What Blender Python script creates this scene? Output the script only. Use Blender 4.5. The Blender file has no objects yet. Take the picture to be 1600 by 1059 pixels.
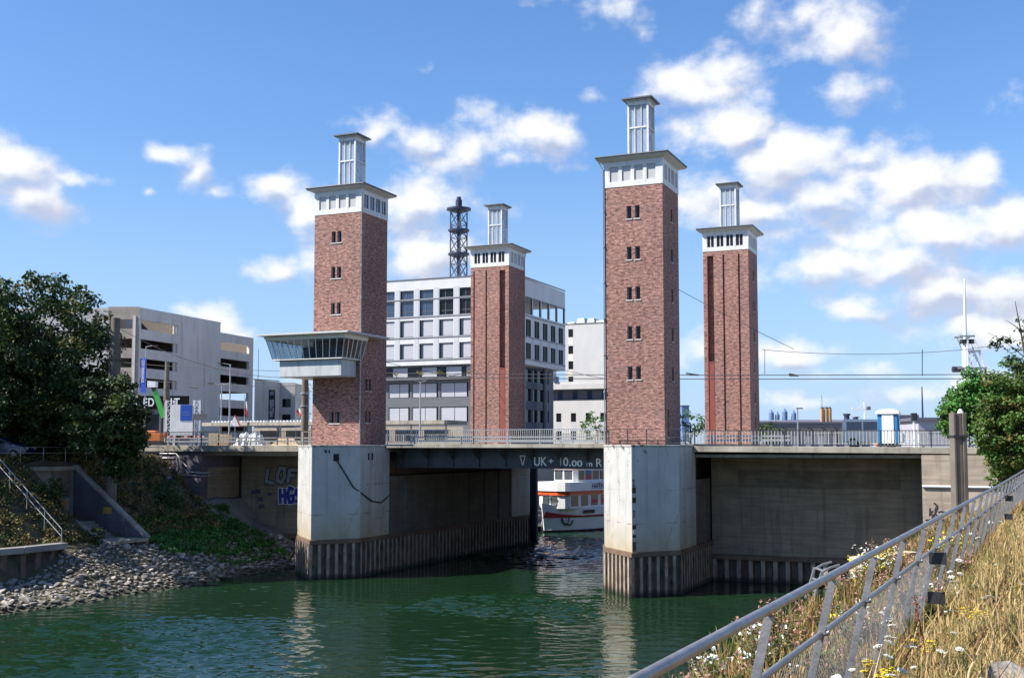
import bpy, math, random
import numpy as np
from mathutils import Vector, Matrix

R = math.radians
rnd = random.Random(7)
S = bpy.context.scene
COL = S.collection

# ------------------------------------------------------------------ camera
F, CY, PITCH, EYE = 1776.2, 569.67, 0.0718, 9.0
cd = bpy.data.cameras.new('camera')
cam = bpy.data.objects.new('camera', cd)
COL.objects.link(cam)
cam.location = (0, 0, EYE)
cam.rotation_euler = (math.pi / 2 + PITCH, 0, 0)
cd.sensor_fit = 'HORIZONTAL'
cd.sensor_width = 36
cd.lens = F / 1600 * 36
cd.shift_y = (CY - 529.5) / 1600
cd.clip_start = 0.1
cd.clip_end = 6000
S.camera = cam

# bridge frame: U along the road, V across it (away from the viewer)
TH, PX, PY = 0.4082, -11.0454, 82.2256
UX, UY = math.cos(TH), -math.sin(TH)
VX, VY = math.sin(TH), math.cos(TH)


def W(u, v, z=0.0):
    return Vector((PX + u * UX + v * VX, PY + u * UY + v * VY, z))


def toUV(x, y):
    return ((x - PX) * UX + (y - PY) * UY, (x - PX) * VX + (y - PY) * VY)


def ray(x, y):
    c, s = math.cos(PITCH), math.sin(PITCH)
    up = (CY - y) / F
    return Vector(((x - 800) / F, c - up * s, s + up * c))


def at(x, y, Y):                     # a point of the place seen at a pixel, at distance Y
    r = ray(x, y)
    return Vector((0, 0, EYE)) + r * (Y / r.y)


# ------------------------------------------------------------------ view, sun
S.view_settings.view_transform = 'Standard'
S.view_settings.look = 'None'
S.view_settings.gamma = 1
S.view_settings.use_curve_mapping = False
S.view_settings.exposure = 0.9
S.render.engine = 'CYCLES'
S.cycles.use_denoising = True
S.cycles.max_bounces = 8
S.cycles.transparent_max_bounces = 24
S.cycles.caustics_reflective = False
S.cycles.caustics_refractive = False
S.cycles.sample_clamp_indirect = 6

SUN_EL = R(44)
a = R(54)
sx = -math.sin(a) * UX - math.cos(a) * VX
sy = -math.sin(a) * UY - math.cos(a) * VY
SUN_AZ = math.atan2(sx, sy)          # clockwise from +Y
sd = Vector((sx * math.cos(SUN_EL), sy * math.cos(SUN_EL), math.sin(SUN_EL)))
sl = bpy.data.lights.new('sun', 'SUN')
sl.energy = 5.0
sl.angle = R(0.53)
sl.color = (1.0, 0.95, 0.87)
sun = bpy.data.objects.new('sun', sl)
COL.objects.link(sun)
sun.rotation_euler = sd.to_track_quat('Z', 'Y').to_euler()
sun.location = sd * 300

# ------------------------------------------------------------------ world: sky and clouds
wd = bpy.data.worlds.new('World')
S.world = wd
wd.use_nodes = True
NT = wd.node_tree
for n in list(NT.nodes):
    NT.nodes.remove(n)


def N(t, kind, **kw):
    n = t.nodes.new(kind)
    for k, v in kw.items():
        if k == 'inp':
            for kk, vv in v.items():
                n.inputs[kk].default_value = vv
        else:
            setattr(n, k, v)
    return n


def mth(t, op, a, b=None, c=None, clamp=False):
    n = t.nodes.new('ShaderNodeMath')
    n.operation = op
    n.use_clamp = clamp
    for i, q in enumerate((a, b, c)):
        if q is None:
            continue
        if isinstance(q, (int, float)):
            n.inputs[i].default_value = q
        else:
            t.links.new(q, n.inputs[i])
    return n.outputs[0]


def build_world():
    t = NT
    L = t.links.new
    sky = N(t, 'ShaderNodeTexSky', sky_type='NISHITA')
    sky.sun_disc = False
    sky.sun_elevation = SUN_EL
    sky.sun_rotation = SUN_AZ
    sky.altitude = 0
    sky.air_density = 1.0
    sky.dust_density = 0.3
    sky.ozone_density = 1.0
    tn = N(t, 'ShaderNodeMix', data_type='RGBA', blend_type='MULTIPLY')
    tn.inputs[0].default_value = 1.0
    tn.inputs[7].default_value = SKY_TINT
    L(sky.outputs[0], tn.inputs[6])
    hs = N(t, 'ShaderNodeHueSaturation', inp={'Saturation': SKY_SAT, 'Value': SKY_VAL})
    L(tn.outputs[2], hs.inputs['Color'])
    vr = N(t, 'ShaderNodeMapRange', inp={'From Min': 0.0, 'From Max': 0.30, 'To Min': 0.80 * SKY_VAL, 'To Max': SKY_VAL})
    tc = N(t, 'ShaderNodeTexCoord')
    sp = N(t, 'ShaderNodeSeparateXYZ')
    L(tc.outputs['Generated'], sp.inputs[0])
    az = mth(t, 'ARCTAN2', sp.outputs[0], sp.outputs[1])
    el = mth(t, 'ARCSINE', sp.outputs[2])
    L(el, vr.inputs['Value']); L(vr.outputs[0], hs.inputs['Value'])
    # domain warp so that cloud outlines are ragged
    cv = N(t, 'ShaderNodeCombineXYZ')
    L(az, cv.inputs[0]); L(el, cv.inputs[1])
    nz0 = N(t, 'ShaderNodeTexNoise', inp={'Scale': 14.0, 'Detail': 3.0, 'Roughness': 0.55})
    L(cv.outputs[0], nz0.inputs['Vector'])
    s0 = N(t, 'ShaderNodeSeparateColor')
    L(nz0.outputs['Color'], s0.inputs[0])
    wz = mth(t, 'MULTIPLY_ADD', mth(t, 'SUBTRACT', s0.outputs[0], 0.5), 0.055, az)
    we = mth(t, 'MULTIPLY_ADD', mth(t, 'SUBTRACT', s0.outputs[1], 0.5), 0.04, el)
    def cloud_field(az_, el_):
        g = None
        for (px, py, rx, ry, wt) in CLOUDS:
            r = ray(px, py).normalized()
            a0, e0 = math.atan2(r.x, r.y), math.asin(r.z)
            ra, re = rx / 1750.0, ry / 1750.0
            dx = mth(t, 'MULTIPLY_ADD', az_, 1 / ra, -a0 / ra)
            dy = mth(t, 'MULTIPLY_ADD', el_, 1 / re, -e0 / re)
            d2 = mth(t, 'MULTIPLY_ADD', dx, dx, mth(t, 'MULTIPLY', dy, dy))
            q = mth(t, 'MULTIPLY_ADD', mth(t, 'SQRT', d2), -wt, wt)
            g = q if g is None else mth(t, 'SMOOTH_MAX', g, q, 0.12)
        return mth(t, 'MAXIMUM', g, -0.9)
    g = cloud_field(wz, we)
    g_up = cloud_field(mth(t, 'ADD', wz, -0.006), mth(t, 'ADD', we, 0.012))

    def fbm(vec, scale, detail, rough):
        n = N(t, 'ShaderNodeTexNoise', inp={'Scale': scale, 'Detail': detail, 'Roughness': rough})
        L(vec, n.inputs['Vector'])
        return n.outputs['Fac']
    st = N(t, 'ShaderNodeMapping', inp={'Scale': (1.0, 1.35, 1.0)})
    L(cv.outputs[0], st.inputs[0])
    f1 = fbm(st.outputs[0], 17.0, 11.0, 0.57)
    of = N(t, 'ShaderNodeMapping', inp={'Scale': (1.0, 1.35, 1.0), 'Location': (0.012, -0.030, 0)})
    L(cv.outputs[0], of.inputs[0])
    f2 = fbm(of.outputs[0], 8.0, 4.0, 0.5)
    of2 = N(t, 'ShaderNodeMapping', inp={'Scale': (1.0, 1.35, 1.0), 'Location': (0.005, -0.011, 0)})
    L(cv.outputs[0], of2.inputs[0])
    f4 = fbm(of2.outputs[0], 17.0, 7.0, 0.55)
    f3 = fbm(st.outputs[0], 8.0, 5.0, 0.5)
    # elsewhere in the sky: scattered cloud from noise alone
    d = mth(t, 'MULTIPLY_ADD', mth(t, 'SUBTRACT', f1, 0.5), 2.3, g)
    mr = N(t, 'ShaderNodeMapRange', interpolation_type='SMOOTHSTEP',
           inp={'From Min': 0.07, 'From Max': 0.88, 'To Min': 0.0, 'To Max': 0.96})
    L(d, mr.inputs['Value'])
    # fade very thin near the edge, only above the horizon
    up = N(t, 'ShaderNodeMapRange', inp={'From Min': -0.01, 'From Max': 0.02})
    L(el, up.inputs['Value'])
    dens = mth(t, 'MULTIPLY', mr.outputs[0], up.outputs[0])
    lit = mth(t, 'SUBTRACT', f3, f2)
    side = mth(t, 'MULTIPLY', mth(t, 'SUBTRACT', g, g_up), 0.9)          # sunward sides bright, undersides grey
    fine = mth(t, 'MULTIPLY', mth(t, 'SUBTRACT', f1, f4), 0.9)
    sh = N(t, 'ShaderNodeMapRange', interpolation_type='SMOOTHSTEP',
           inp={'From Min': -0.34, 'From Max': 0.20})
    L(mth(t, 'ADD', mth(t, 'ADD', side, fine), mth(t, 'MULTIPLY', lit, 1.1)), sh.inputs['Value'])
    cc = N(t, 'ShaderNodeMix', data_type='RGBA')
    cc.inputs[6].default_value = CLOUD_DARK
    cc.inputs[7].default_value = CLOUD_LIT
    L(sh.outputs[0], cc.inputs[0])
    hz = N(t, 'ShaderNodeMapRange', inp={'From Min': 0.0, 'From Max': 0.26, 'To Min': 0.8, 'To Max': 0.0})
    L(el, hz.inputs['Value'])
    hm = N(t, 'ShaderNodeMix', data_type='RGBA')
    L(hz.outputs[0], hm.inputs[0]); L(hs.outputs[0], hm.inputs[6]); hm.inputs[7].default_value = (3.5, 5.2, 7.9, 1)
    mx = N(t, 'ShaderNodeMix', data_type='RGBA')
    L(dens, mx.inputs[0]); L(hm.outputs[2], mx.inputs[6]); L(cc.outputs[2], mx.inputs[7])
    bg = N(t, 'ShaderNodeBackground', inp={'Strength': SKY_STR})
    L(mx.outputs[2], bg.inputs['Color'])
    out = N(t, 'ShaderNodeOutputWorld')
    L(bg.outputs[0], out.inputs['Surface'])


SKY_STR, SKY_SAT, SKY_VAL = 0.070, 1.10, 1.20
SKY_TINT = (0.90, 1.03, 1.25, 1)
CLOUD_LIT = (8.0, 8.05, 8.2, 1)
CLOUD_DARK = (4.4, 4.8, 6.1, 1)
CLOUDS = [(5, 255, 100, 75, 1.1), (40, 300, 80, 60, 1.0), (110, 268, 70, 22, .75), (285, 235, 60, 26, .8), (312, 262, 40, 40, .8), (238, 293, 20, 13, .75),
          (335, 300, 40, 22, .45), (600, 195, 60, 34, .7), (660, 215, 70, 45, .9), (735, 238, 110, 44, 1.0), (850, 215, 85, 48, 1.0), (800, 250, 70, 26, .8),
          (430, 300, 70, 45, 1.0), (480, 330, 70, 60, 1.0), (440, 412, 62, 34, .95), (500, 400, 60, 60, .8), (650, 320, 95, 75, 1.2), (680, 390, 90, 75, 1.1),
          (330, 495, 80, 36, 1.0), (290, 490, 60, 20, .8), (390, 515, 40, 20, .7), (1250, 20, 110, 50, .9), (1320, 50, 90, 70, .95), (1325, 140, 60, 52, .8), (1180, 20, 60, 40, .7),
          (1060, 130, 110, 50, .9), (1130, 130, 80, 70, 1.0), (1150, 190, 120, 70, 1.15), (1220, 250, 140, 75, 1.2), (1290, 310, 120, 65, 1.1), (1110, 300, 100, 70, .9), (1180, 330, 150, 50, .9),
          (1440, 290, 110, 70, 1.2), (1510, 280, 70, 60, 1.0), (1570, 350, 100, 60, 1.1), (1480, 360, 140, 60, 1.2), (1380, 400, 180, 60, 1.2), (1280, 420, 90, 45, 1.0), (1350, 370, 120, 40, 1.0),
          (1470, 450, 160, 60, 1.1), (1580, 450, 110, 80, 1.0), (1560, 520, 130, 55, .95), (1350, 480, 70, 34, .8), (1230, 560, 100, 40, .95), (1100, 550, 70, 45, .9), (1300, 590, 150, 22, .6),
          (1250, 618, 170, 22, .55), (1450, 615, 170, 26, .6), (1560, 590, 100, 34, .7), (960, 25, 60, 40, .45), (990, 50, 26, 24, .5), (860, 3, 90, 14, .5),
          (655, 105, 22, 16, .55), (935, 150, 36, 22, .5), (1340, 245, 60, 30, .6), (1330, 335, 340, 140, .62), (1130, 210, 150, 130, .62), (1500, 420, 260, 130, .62), (660, 340, 170, 120, .55), (740, 225, 180, 60, .55), (180, 620, 200, 40, .6),
          (700, 600, 300, 40, .6), (-300, 200, 220, 120, .9), (2100, 250, 350, 150, 1.0), (-700, 400, 300, 90, .9), (2700, 380, 350, 100, .9)]
build_world()

# ------------------------------------------------------------------ materials
MATS = {}


def newmat(name):
    m = bpy.data.materials.new(name)
    m.use_nodes = True
    t = m.node_tree
    return m, t, t.nodes['Principled BSDF']


def pmat(name, c1, c2=None, scale=(1, 1, 1), nscale=1.0, detail=6, lo=0.35, hi=0.65, rough=0.7, metal=0.0,
         bump=0.0, bscale=8.0, spec=0.5, dirt=None, dscale=(1, 1, 1), dlo=0.55, dhi=0.7, coat=0.0, wet=False):
    """A plain principled surface: two tones mixed by a stretched noise, plus an optional darker stain."""
    m, t, b = newmat(name)
    L = t.links.new
    b.inputs['Roughness'].default_value = rough
    b.inputs['Metallic'].default_value = metal
    b.inputs['Specular IOR Level'].default_value = spec
    b.inputs['Coat Weight'].default_value = coat
    tc = N(t, 'ShaderNodeTexCoord')
    col = None
    if c2 is None:
        b.inputs['Base Color'].default_value = (*c1, 1)
    else:
        mp = N(t, 'ShaderNodeMapping', inp={'Scale': scale})
        L(tc.outputs['Object'], mp.inputs[0])
        nz = N(t, 'ShaderNodeTexNoise', inp={'Scale': nscale, 'Detail': detail, 'Roughness': 0.6})
        L(mp.outputs[0], nz.inputs['Vector'])
        mr = N(t, 'ShaderNodeMapRange', inp={'From Min': lo, 'From Max': hi})
        L(nz.outputs['Fac'], mr.inputs['Value'])
        mx = N(t, 'ShaderNodeMix', data_type='RGBA')
        mx.inputs[6].default_value = (*c1, 1)
        mx.inputs[7].default_value = (*c2, 1)
        L(mr.outputs[0], mx.inputs[0])
        col = mx.outputs[2]
        if dirt is not None:
            mp2 = N(t, 'ShaderNodeMapping', inp={'Scale': dscale, 'Location': (3.1, 1.7, 5.3)})
            L(tc.outputs['Object'], mp2.inputs[0])
            n2 = N(t, 'ShaderNodeTexNoise', inp={'Scale': 1.0, 'Detail': 8.0, 'Roughness': 0.65})
            L(mp2.outputs[0], n2.inputs['Vector'])
            r2 = N(t, 'ShaderNodeMapRange', inp={'From Min': dlo, 'From Max': dhi})
            L(n2.outputs['Fac'], r2.inputs['Value'])
            m2 = N(t, 'ShaderNodeMix', data_type='RGBA')
            L(r2.outputs[0], m2.inputs[0]); L(col, m2.inputs[6])
            m2.inputs[7].default_value = (*dirt, 1)
            col = m2.outputs[2]
        if wet:                                         # algae and wet stone in a band above the water
            ge = N(t, 'ShaderNodeNewGeometry'); sg = N(t, 'ShaderNodeSeparateXYZ'); L(ge.outputs['Position'], sg.inputs[0])
            nw = N(t, 'ShaderNodeTexNoise', inp={'Scale': 1.2, 'Detail': 5.0}); L(ge.outputs['Position'], nw.inputs['Vector'])
            rw = N(t, 'ShaderNodeMapRange', inp={'From Min': 0.0, 'From Max': 0.28, 'To Min': 0.85, 'To Max': 0.0})
            L(mth(t, 'MULTIPLY_ADD', nw.outputs['Fac'], -0.5, mth(t, 'ADD', sg.outputs[2], 0.12)), rw.inputs['Value'])
            mw = N(t, 'ShaderNodeMix', data_type='RGBA')
            L(rw.outputs[0], mw.inputs[0]); L(col, mw.inputs[6]); mw.inputs[7].default_value = (0.022, 0.026, 0.014, 1)
            col = mw.outputs[2]
        L(col, b.inputs['Base Color'])
    if bump:
        nb = N(t, 'ShaderNodeTexNoise', inp={'Scale': bscale, 'Detail': 5.0})
        L(tc.outputs['Object'], nb.inputs['Vector'])
        bp = N(t, 'ShaderNodeBump', inp={'Strength': bump, 'Distance': 0.05})
        L(nb.outputs['Fac'], bp.inputs['Height'])
        L(bp.outputs[0], b.inputs['Normal'])
    MATS[name] = m
    return m


def brick_mat(name, c_a, c_b, c_c, mortar):
    m, t, b = newmat(name)
    L = t.links.new
    b.inputs['Roughness'].default_value = 0.85
    b.inputs['Specular IOR Level'].default_value = 0.3
    tc = N(t, 'ShaderNodeTexCoord')
    sp = N(t, 'ShaderNodeSeparateXYZ'); L(tc.outputs['Object'], sp.inputs[0])
    h = mth(t, 'ADD', sp.outputs[0], sp.outputs[1])
    cv = N(t, 'ShaderNodeCombineXYZ'); L(h, cv.inputs[0]); L(sp.outputs[2], cv.inputs[1])
    br = N(t, 'ShaderNodeTexBrick', inp={'Scale': 1.0, 'Mortar Size': 0.010, 'Mortar Smooth': 0.3, 'Bias': 0.1,
                                         'Brick Width': 0.26, 'Row Height': 0.083})
    L(cv.outputs[0], br.inputs['Vector'])
    br.inputs['Color1'].default_value = (*c_a, 1)
    br.inputs['Color2'].default_value = (*c_b, 1)
    br.inputs['Mortar'].default_value = (*mortar, 1)
    # clusters of darker, over-burnt bricks a few courses wide
    mp = N(t, 'ShaderNodeMapping', inp={'Scale': (2.8, 9.5, 1)})
    L(cv.outputs[0], mp.inputs[0])
    n1 = N(t, 'ShaderNodeTexNoise', inp={'Scale': 1.0, 'Detail': 4.0, 'Roughness': 0.75})
    L(mp.outputs[0], n1.inputs['Vector'])
    r1 = N(t, 'ShaderNodeMapRange', inp={'From Min': 0.47, 'From Max': 0.60, 'To Max': 0.88})
    L(n1.outputs['Fac'], r1.inputs['Value'])
    mx = N(t, 'ShaderNodeMix', data_type='RGBA')
    L(r1.outputs[0], mx.inputs[0]); L(br.outputs['Color'], mx.inputs[6])
    mx.inputs[7].default_value = (*c_c, 1)
    # pale bricks
    mp3 = N(t, 'ShaderNodeMapping', inp={'Scale': (3.0, 9.5, 1), 'Location': (7, 3, 0)})
    L(cv.outputs[0], mp3.inputs[0])
    n3 = N(t, 'ShaderNodeTexNoise', inp={'Scale': 1.0, 'Detail': 3.0, 'Roughness': 0.7})
    L(mp3.outputs[0], n3.inputs['Vector'])
    r3 = N(t, 'ShaderNodeMapRange', inp={'From Min': 0.52, 'From Max': 0.62, 'To Max': 0.85})
    L(n3.outputs['Fac'], r3.inputs['Value'])
    m3 = N(t, 'ShaderNodeMix', data_type='RGBA')
    L(r3.outputs[0], m3.inputs[0]); L(mx.outputs[2], m3.inputs[6])
    m3.inputs[7].default_value = (0.50, 0.27, 0.21, 1)
    # broad weathering
    n2 = N(t, 'ShaderNodeTexNoise', inp={'Scale': 0.35, 'Detail': 4.0})
    L(tc.outputs['Object'], n2.inputs['Vector'])
    hv = N(t, 'ShaderNodeHueSaturation')
    L(mth(t, 'MULTIPLY_ADD', n2.outputs['Fac'], 0.6, 0.70), hv.inputs['Value'])
    # sooty bands and rain streaks
    mp4 = N(t, 'ShaderNodeMapping', inp={'Scale': (0.25, 0.55, 1), 'Location': (2.3, 0.4, 0)}); L(cv.outputs[0], mp4.inputs[0])
    n4 = N(t, 'ShaderNodeTexNoise', inp={'Scale': 1.0, 'Detail': 7.0, 'Roughness': 0.7}); L(mp4.outputs[0], n4.inputs['Vector'])
    mp5 = N(t, 'ShaderNodeMapping', inp={'Scale': (2.4, 0.08, 1)}); L(cv.outputs[0], mp5.inputs[0])
    n5 = N(t, 'ShaderNodeTexNoise', inp={'Scale': 1.0, 'Detail': 6.0, 'Roughness': 0.7}); L(mp5.outputs[0], n5.inputs['Vector'])
    r4 = N(t, 'ShaderNodeMapRange', inp={'From Min': 0.50, 'From Max': 0.68, 'To Max': 0.60}); L(n4.outputs['Fac'], r4.inputs['Value'])
    r5 = N(t, 'ShaderNodeMapRange', inp={'From Min': 0.55, 'From Max': 0.72, 'To Max': 0.45}); L(n5.outputs['Fac'], r5.inputs['Value'])
    m7 = N(t, 'ShaderNodeMix', data_type='RGBA')
    L(mth(t, 'MAXIMUM', r4.outputs[0], r5.outputs[0]), m7.inputs[0]); L(m3.outputs[2], m7.inputs[6])
    m7.inputs[7].default_value = (0.17, 0.115, 0.105, 1)
    L(m7.outputs[2], hv.inputs['Color'])
    L(hv.outputs[0], b.inputs['Base Color'])
    bp = N(t, 'ShaderNodeBump', inp={'Strength': 0.5, 'Distance': 0.02})
    L(n1.outputs['Fac'], bp.inputs['Height'])
    L(bp.outputs[0], b.inputs['Normal'])
    MATS[name] = m
    return m


def concrete_mat(name, c1, c2, dirtc, streak=0.5, boards=0.0, low=None, lowz=(0, 2), rough=0.85, crack=0.0, peel=False):
    """Weathered concrete: blotches, vertical run-off streaks, optional board marks and a stained foot."""
    m, t, b = newmat(name)
    L = t.links.new
    b.inputs['Roughness'].default_value = rough
    b.inputs['Specular IOR Level'].default_value = 0.25
    tc = N(t, 'ShaderNodeTexCoord')
    O = tc.outputs['Object']
    n1 = N(t, 'ShaderNodeTexNoise', inp={'Scale': 0.6, 'Detail': 9.0, 'Roughness': 0.65}); L(O, n1.inputs['Vector'])
    r1 = N(t, 'ShaderNodeMapRange', inp={'From Min': 0.35, 'From Max': 0.65}); L(n1.outputs['Fac'], r1.inputs['Value'])
    mx = N(t, 'ShaderNodeMix', data_type='RGBA')
    mx.inputs[6].default_value = (*c1, 1); mx.inputs[7].default_value = (*c2, 1)
    L(r1.outputs[0], mx.inputs[0])
    col = mx.outputs[2]
    mp = N(t, 'ShaderNodeMapping', inp={'Scale': (2.2, 2.2, 0.14)}); L(O, mp.inputs[0])
    n2 = N(t, 'ShaderNodeTexNoise', inp={'Scale': 1.0, 'Detail': 7.0, 'Roughness': 0.7}); L(mp.outputs[0], n2.inputs['Vector'])
    r2 = N(t, 'ShaderNodeMapRange', inp={'From Min': 0.52, 'From Max': 0.75, 'To Max': streak}); L(n2.outputs['Fac'], r2.inputs['Value'])
    m2 = N(t, 'ShaderNodeMix', data_type='RGBA')
    L(r2.outputs[0], m2.inputs[0]); L(col, m2.inputs[6]); m2.inputs[7].default_value = (*dirtc, 1)
    col = m2.outputs[2]
    if boards:
        sp = N(t, 'ShaderNodeSeparateXYZ'); L(O, sp.inputs[0])
        fr = mth(t, 'FRACT', mth(t, 'MULTIPLY', sp.outputs[2], 1 / 0.22))
        ln = mth(t, 'LESS_THAN', fr, 0.10)
        mpb = N(t, 'ShaderNodeMapping', inp={'Scale': (0.35, 0.35, 4.5)}); L(O, mpb.inputs[0])
        nb = N(t, 'ShaderNodeTexNoise', inp={'Scale': 1.0, 'Detail': 6.0}); L(mpb.outputs[0], nb.inputs['Vector'])
        rb = N(t, 'ShaderNodeMapRange', inp={'From Min': 0.42, 'From Max': 0.62, 'To Max': boards}); L(nb.outputs['Fac'], rb.inputs['Value'])
        f = mth(t, 'MAXIMUM', mth(t, 'MULTIPLY', ln, boards * 0.8), rb.outputs[0])
        m3 = N(t, 'ShaderNodeMix', data_type='RGBA')
        L(f, m3.inputs[0]); L(col, m3.inputs[6]); m3.inputs[7].default_value = (*[q * 0.45 for q in c1], 1)
        col = m3.outputs[2]
    if low:
        sp = N(t, 'ShaderNodeSeparateXYZ'); L(O, sp.inputs[0])
        nl = N(t, 'ShaderNodeTexNoise', inp={'Scale': 1.3, 'Detail': 6.0}); L(O, nl.inputs['Vector'])
        zz = mth(t, 'MULTIPLY_ADD', mth(t, 'SUBTRACT', nl.outputs['Fac'], 0.5), 2.6, sp.outputs[2])
        rl = N(t, 'ShaderNodeMapRange', inp={'From Min': lowz[0], 'From Max': lowz[1], 'To Min': 0.75, 'To Max': 0.0}); L(zz, rl.inputs['Value'])
        m4 = N(t, 'ShaderNodeMix', data_type='RGBA')
        L(rl.outputs[0], m4.inputs[0]); L(col, m4.inputs[6]); m4.inputs[7].default_value = (*low, 1)
        col = m4.outputs[2]
    if crack:
        mc = N(t, 'ShaderNodeMapping', inp={'Scale': (0.8, 0.8, 0.45)}); L(O, mc.inputs[0])
        nd = N(t, 'ShaderNodeTexNoise', inp={'Scale': 2.0, 'Detail': 6.0}); L(O, nd.inputs['Vector'])
        ad = N(t, 'ShaderNodeMix', data_type='VECTOR', inp={0: 0.35}); L(mc.outputs[0], ad.inputs[4]); L(nd.outputs['Color'], ad.inputs[5])
        vo = N(t, 'ShaderNodeTexVoronoi', feature='DISTANCE_TO_EDGE', inp={'Scale': 1.1}); L(ad.outputs[1], vo.inputs['Vector'])
        lt = N(t, 'ShaderNodeMapRange', inp={'From Min': 0.004, 'From Max': 0.016, 'To Min': 1.0, 'To Max': 0.0}); L(vo.outputs['Distance'], lt.inputs['Value'])
        ng = N(t, 'ShaderNodeTexNoise', inp={'Scale': 0.5, 'Detail': 3.0}); L(O, ng.inputs['Vector'])
        gt = N(t, 'ShaderNodeMapRange', inp={'From Min': 0.5, 'From Max': 0.6, 'To Max': crack}); L(ng.outputs['Fac'], gt.inputs['Value'])
        f = mth(t, 'MULTIPLY', lt.outputs[0], gt.outputs[0])
        m5 = N(t, 'ShaderNodeMix', data_type='RGBA')
        L(f, m5.inputs[0]); L(col, m5.inputs[6]); m5.inputs[7].default_value = (0.03, 0.028, 0.025, 1)
        col = m5.outputs[2]
    if peel:                                            # rust runs
        mr_ = N(t, 'ShaderNodeMapping', inp={'Scale': (3.4, 3.4, 0.11), 'Location': (4, 2, 1)}); L(O, mr_.inputs[0])
        nr = N(t, 'ShaderNodeTexNoise', inp={'Scale': 1.0, 'Detail': 6.0, 'Roughness': 0.7}); L(mr_.outputs[0], nr.inputs['Vector'])
        rr_ = N(t, 'ShaderNodeMapRange', inp={'From Min': 0.60, 'From Max': 0.74, 'To Max': 0.6}); L(nr.outputs['Fac'], rr_.inputs['Value'])
        m8 = N(t, 'ShaderNodeMix', data_type='RGBA')
        L(rr_.outputs[0], m8.inputs[0]); L(col, m8.inputs[6]); m8.inputs[7].default_value = (0.25, 0.13, 0.06, 1)
        col = m8.outputs[2]
    if peel:                                            # paint flaked off near the top and along two pour joints
        sp = N(t, 'ShaderNodeSeparateXYZ'); L(O, sp.inputs[0])
        np_ = N(t, 'ShaderNodeTexNoise', inp={'Scale': 1.5, 'Detail': 10.0, 'Roughness': 0.72}); L(O, np_.inputs['Vector'])
        tz = N(t, 'ShaderNodeMapRange', inp={'From Min': 6.6, 'From Max': 8.9, 'To Min': 0.0, 'To Max': 0.13}); L(sp.outputs[2], tz.inputs['Value'])
        sm = mth(t, 'ADD', np_.outputs['Fac'], tz.outputs[0])
        mk = N(t, 'ShaderNodeMapRange', inp={'From Min': 0.69, 'From Max': 0.72, 'To Max': 0.85}); L(sm, mk.inputs['Value'])
        f = mk.outputs[0]
        for jz in (4.35, 6.35):
            dz = mth(t, 'ABSOLUTE', mth(t, 'SUBTRACT', mth(t, 'MULTIPLY_ADD', np_.outputs['Fac'], 0.10, sp.outputs[2]), jz + .05))
            jl = N(t, 'ShaderNodeMapRange', inp={'From Min': 0.012, 'From Max': 0.035, 'To Min': 0.75, 'To Max': 0.0}); L(dz, jl.inputs['Value'])
            ng2 = N(t, 'ShaderNodeTexNoise', inp={'Scale': 0.9, 'Detail': 3.0}); L(O, ng2.inputs['Vector'])
            g2 = N(t, 'ShaderNodeMapRange', inp={'From Min': 0.46, 'From Max': 0.56}); L(ng2.outputs['Fac'], g2.inputs['Value'])
            f = mth(t, 'MAXIMUM', f, mth(t, 'MULTIPLY', jl.outputs[0], g2.outputs[0]))
        m6 = N(t, 'ShaderNodeMix', data_type='RGBA')
        L(f, m6.inputs[0]); L(col, m6.inputs[6]); m6.inputs[7].default_value = (0.05, 0.045, 0.038, 1)
        col = m6.outputs[2]
    L(col, b.inputs['Base Color'])
    bp = N(t, 'ShaderNodeBump', inp={'Strength': 0.35, 'Distance': 0.03})
    L(n1.outputs['Fac'], bp.inputs['Height']); L(bp.outputs[0], b.inputs['Normal'])
    MATS[name] = m
    return m


def leaf_mat(name, c1, c2, nscale=0.6, trans=0.25, rough=0.55):
    m, t, b = newmat(name)
    L = t.links.new
    tc = N(t, 'ShaderNodeTexCoord')
    nz = N(t, 'ShaderNodeTexNoise', inp={'Scale': nscale, 'Detail': 5.0, 'Roughness': 0.7})
    L(tc.outputs['Object'], nz.inputs['Vector'])
    mr = N(t, 'ShaderNodeMapRange', inp={'From Min': 0.35, 'From Max': 0.65}); L(nz.outputs['Fac'], mr.inputs['Value'])
    mx = N(t, 'ShaderNodeMix', data_type='RGBA')
    mx.inputs[6].default_value = (*c1, 1); mx.inputs[7].default_value = (*c2, 1)
    L(mr.outputs[0], mx.inputs[0])
    L(mx.outputs[2], b.inputs['Base Color'])
    b.inputs['Roughness'].default_value = rough
    b.inputs['Specular IOR Level'].default_value = 0.3
    tr = N(t, 'ShaderNodeBsdfTranslucent')
    L(mx.outputs[2], tr.inputs['Color'])
    ms = N(t, 'ShaderNodeMixShader', inp={0: trans})
    L(b.outputs[0], ms.inputs[1]); L(tr.outputs[0], ms.inputs[2])
    L(ms.outputs[0], t.nodes['Material Output'].inputs['Surface'])
    MATS[name] = m
    return m


def glass_mat(name, tint, rough=0.04, opacity=1.0, spec=0.8):
    """Window glass seen from outside in daylight: a dark tinted pane with a clear reflection."""
    m, t, b = newmat(name)
    b.inputs['Base Color'].default_value = (*tint, 1)
    b.inputs['Roughness'].default_value = rough
    b.inputs['Specular IOR Level'].default_value = spec
    if opacity < 1:
        tr = N(t, 'ShaderNodeBsdfTransparent')
        tr.inputs[0].default_value = (0.9, 0.95, 1.0, 1)
        ms = N(t, 'ShaderNodeMixShader', inp={0: opacity})
        t.links.new(tr.outputs[0], ms.inputs[1]); t.links.new(b.outputs[0], ms.inputs[2])
        t.links.new(ms.outputs[0], t.nodes['Material Output'].inputs['Surface'])
    MATS[name] = m
    return m


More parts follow.
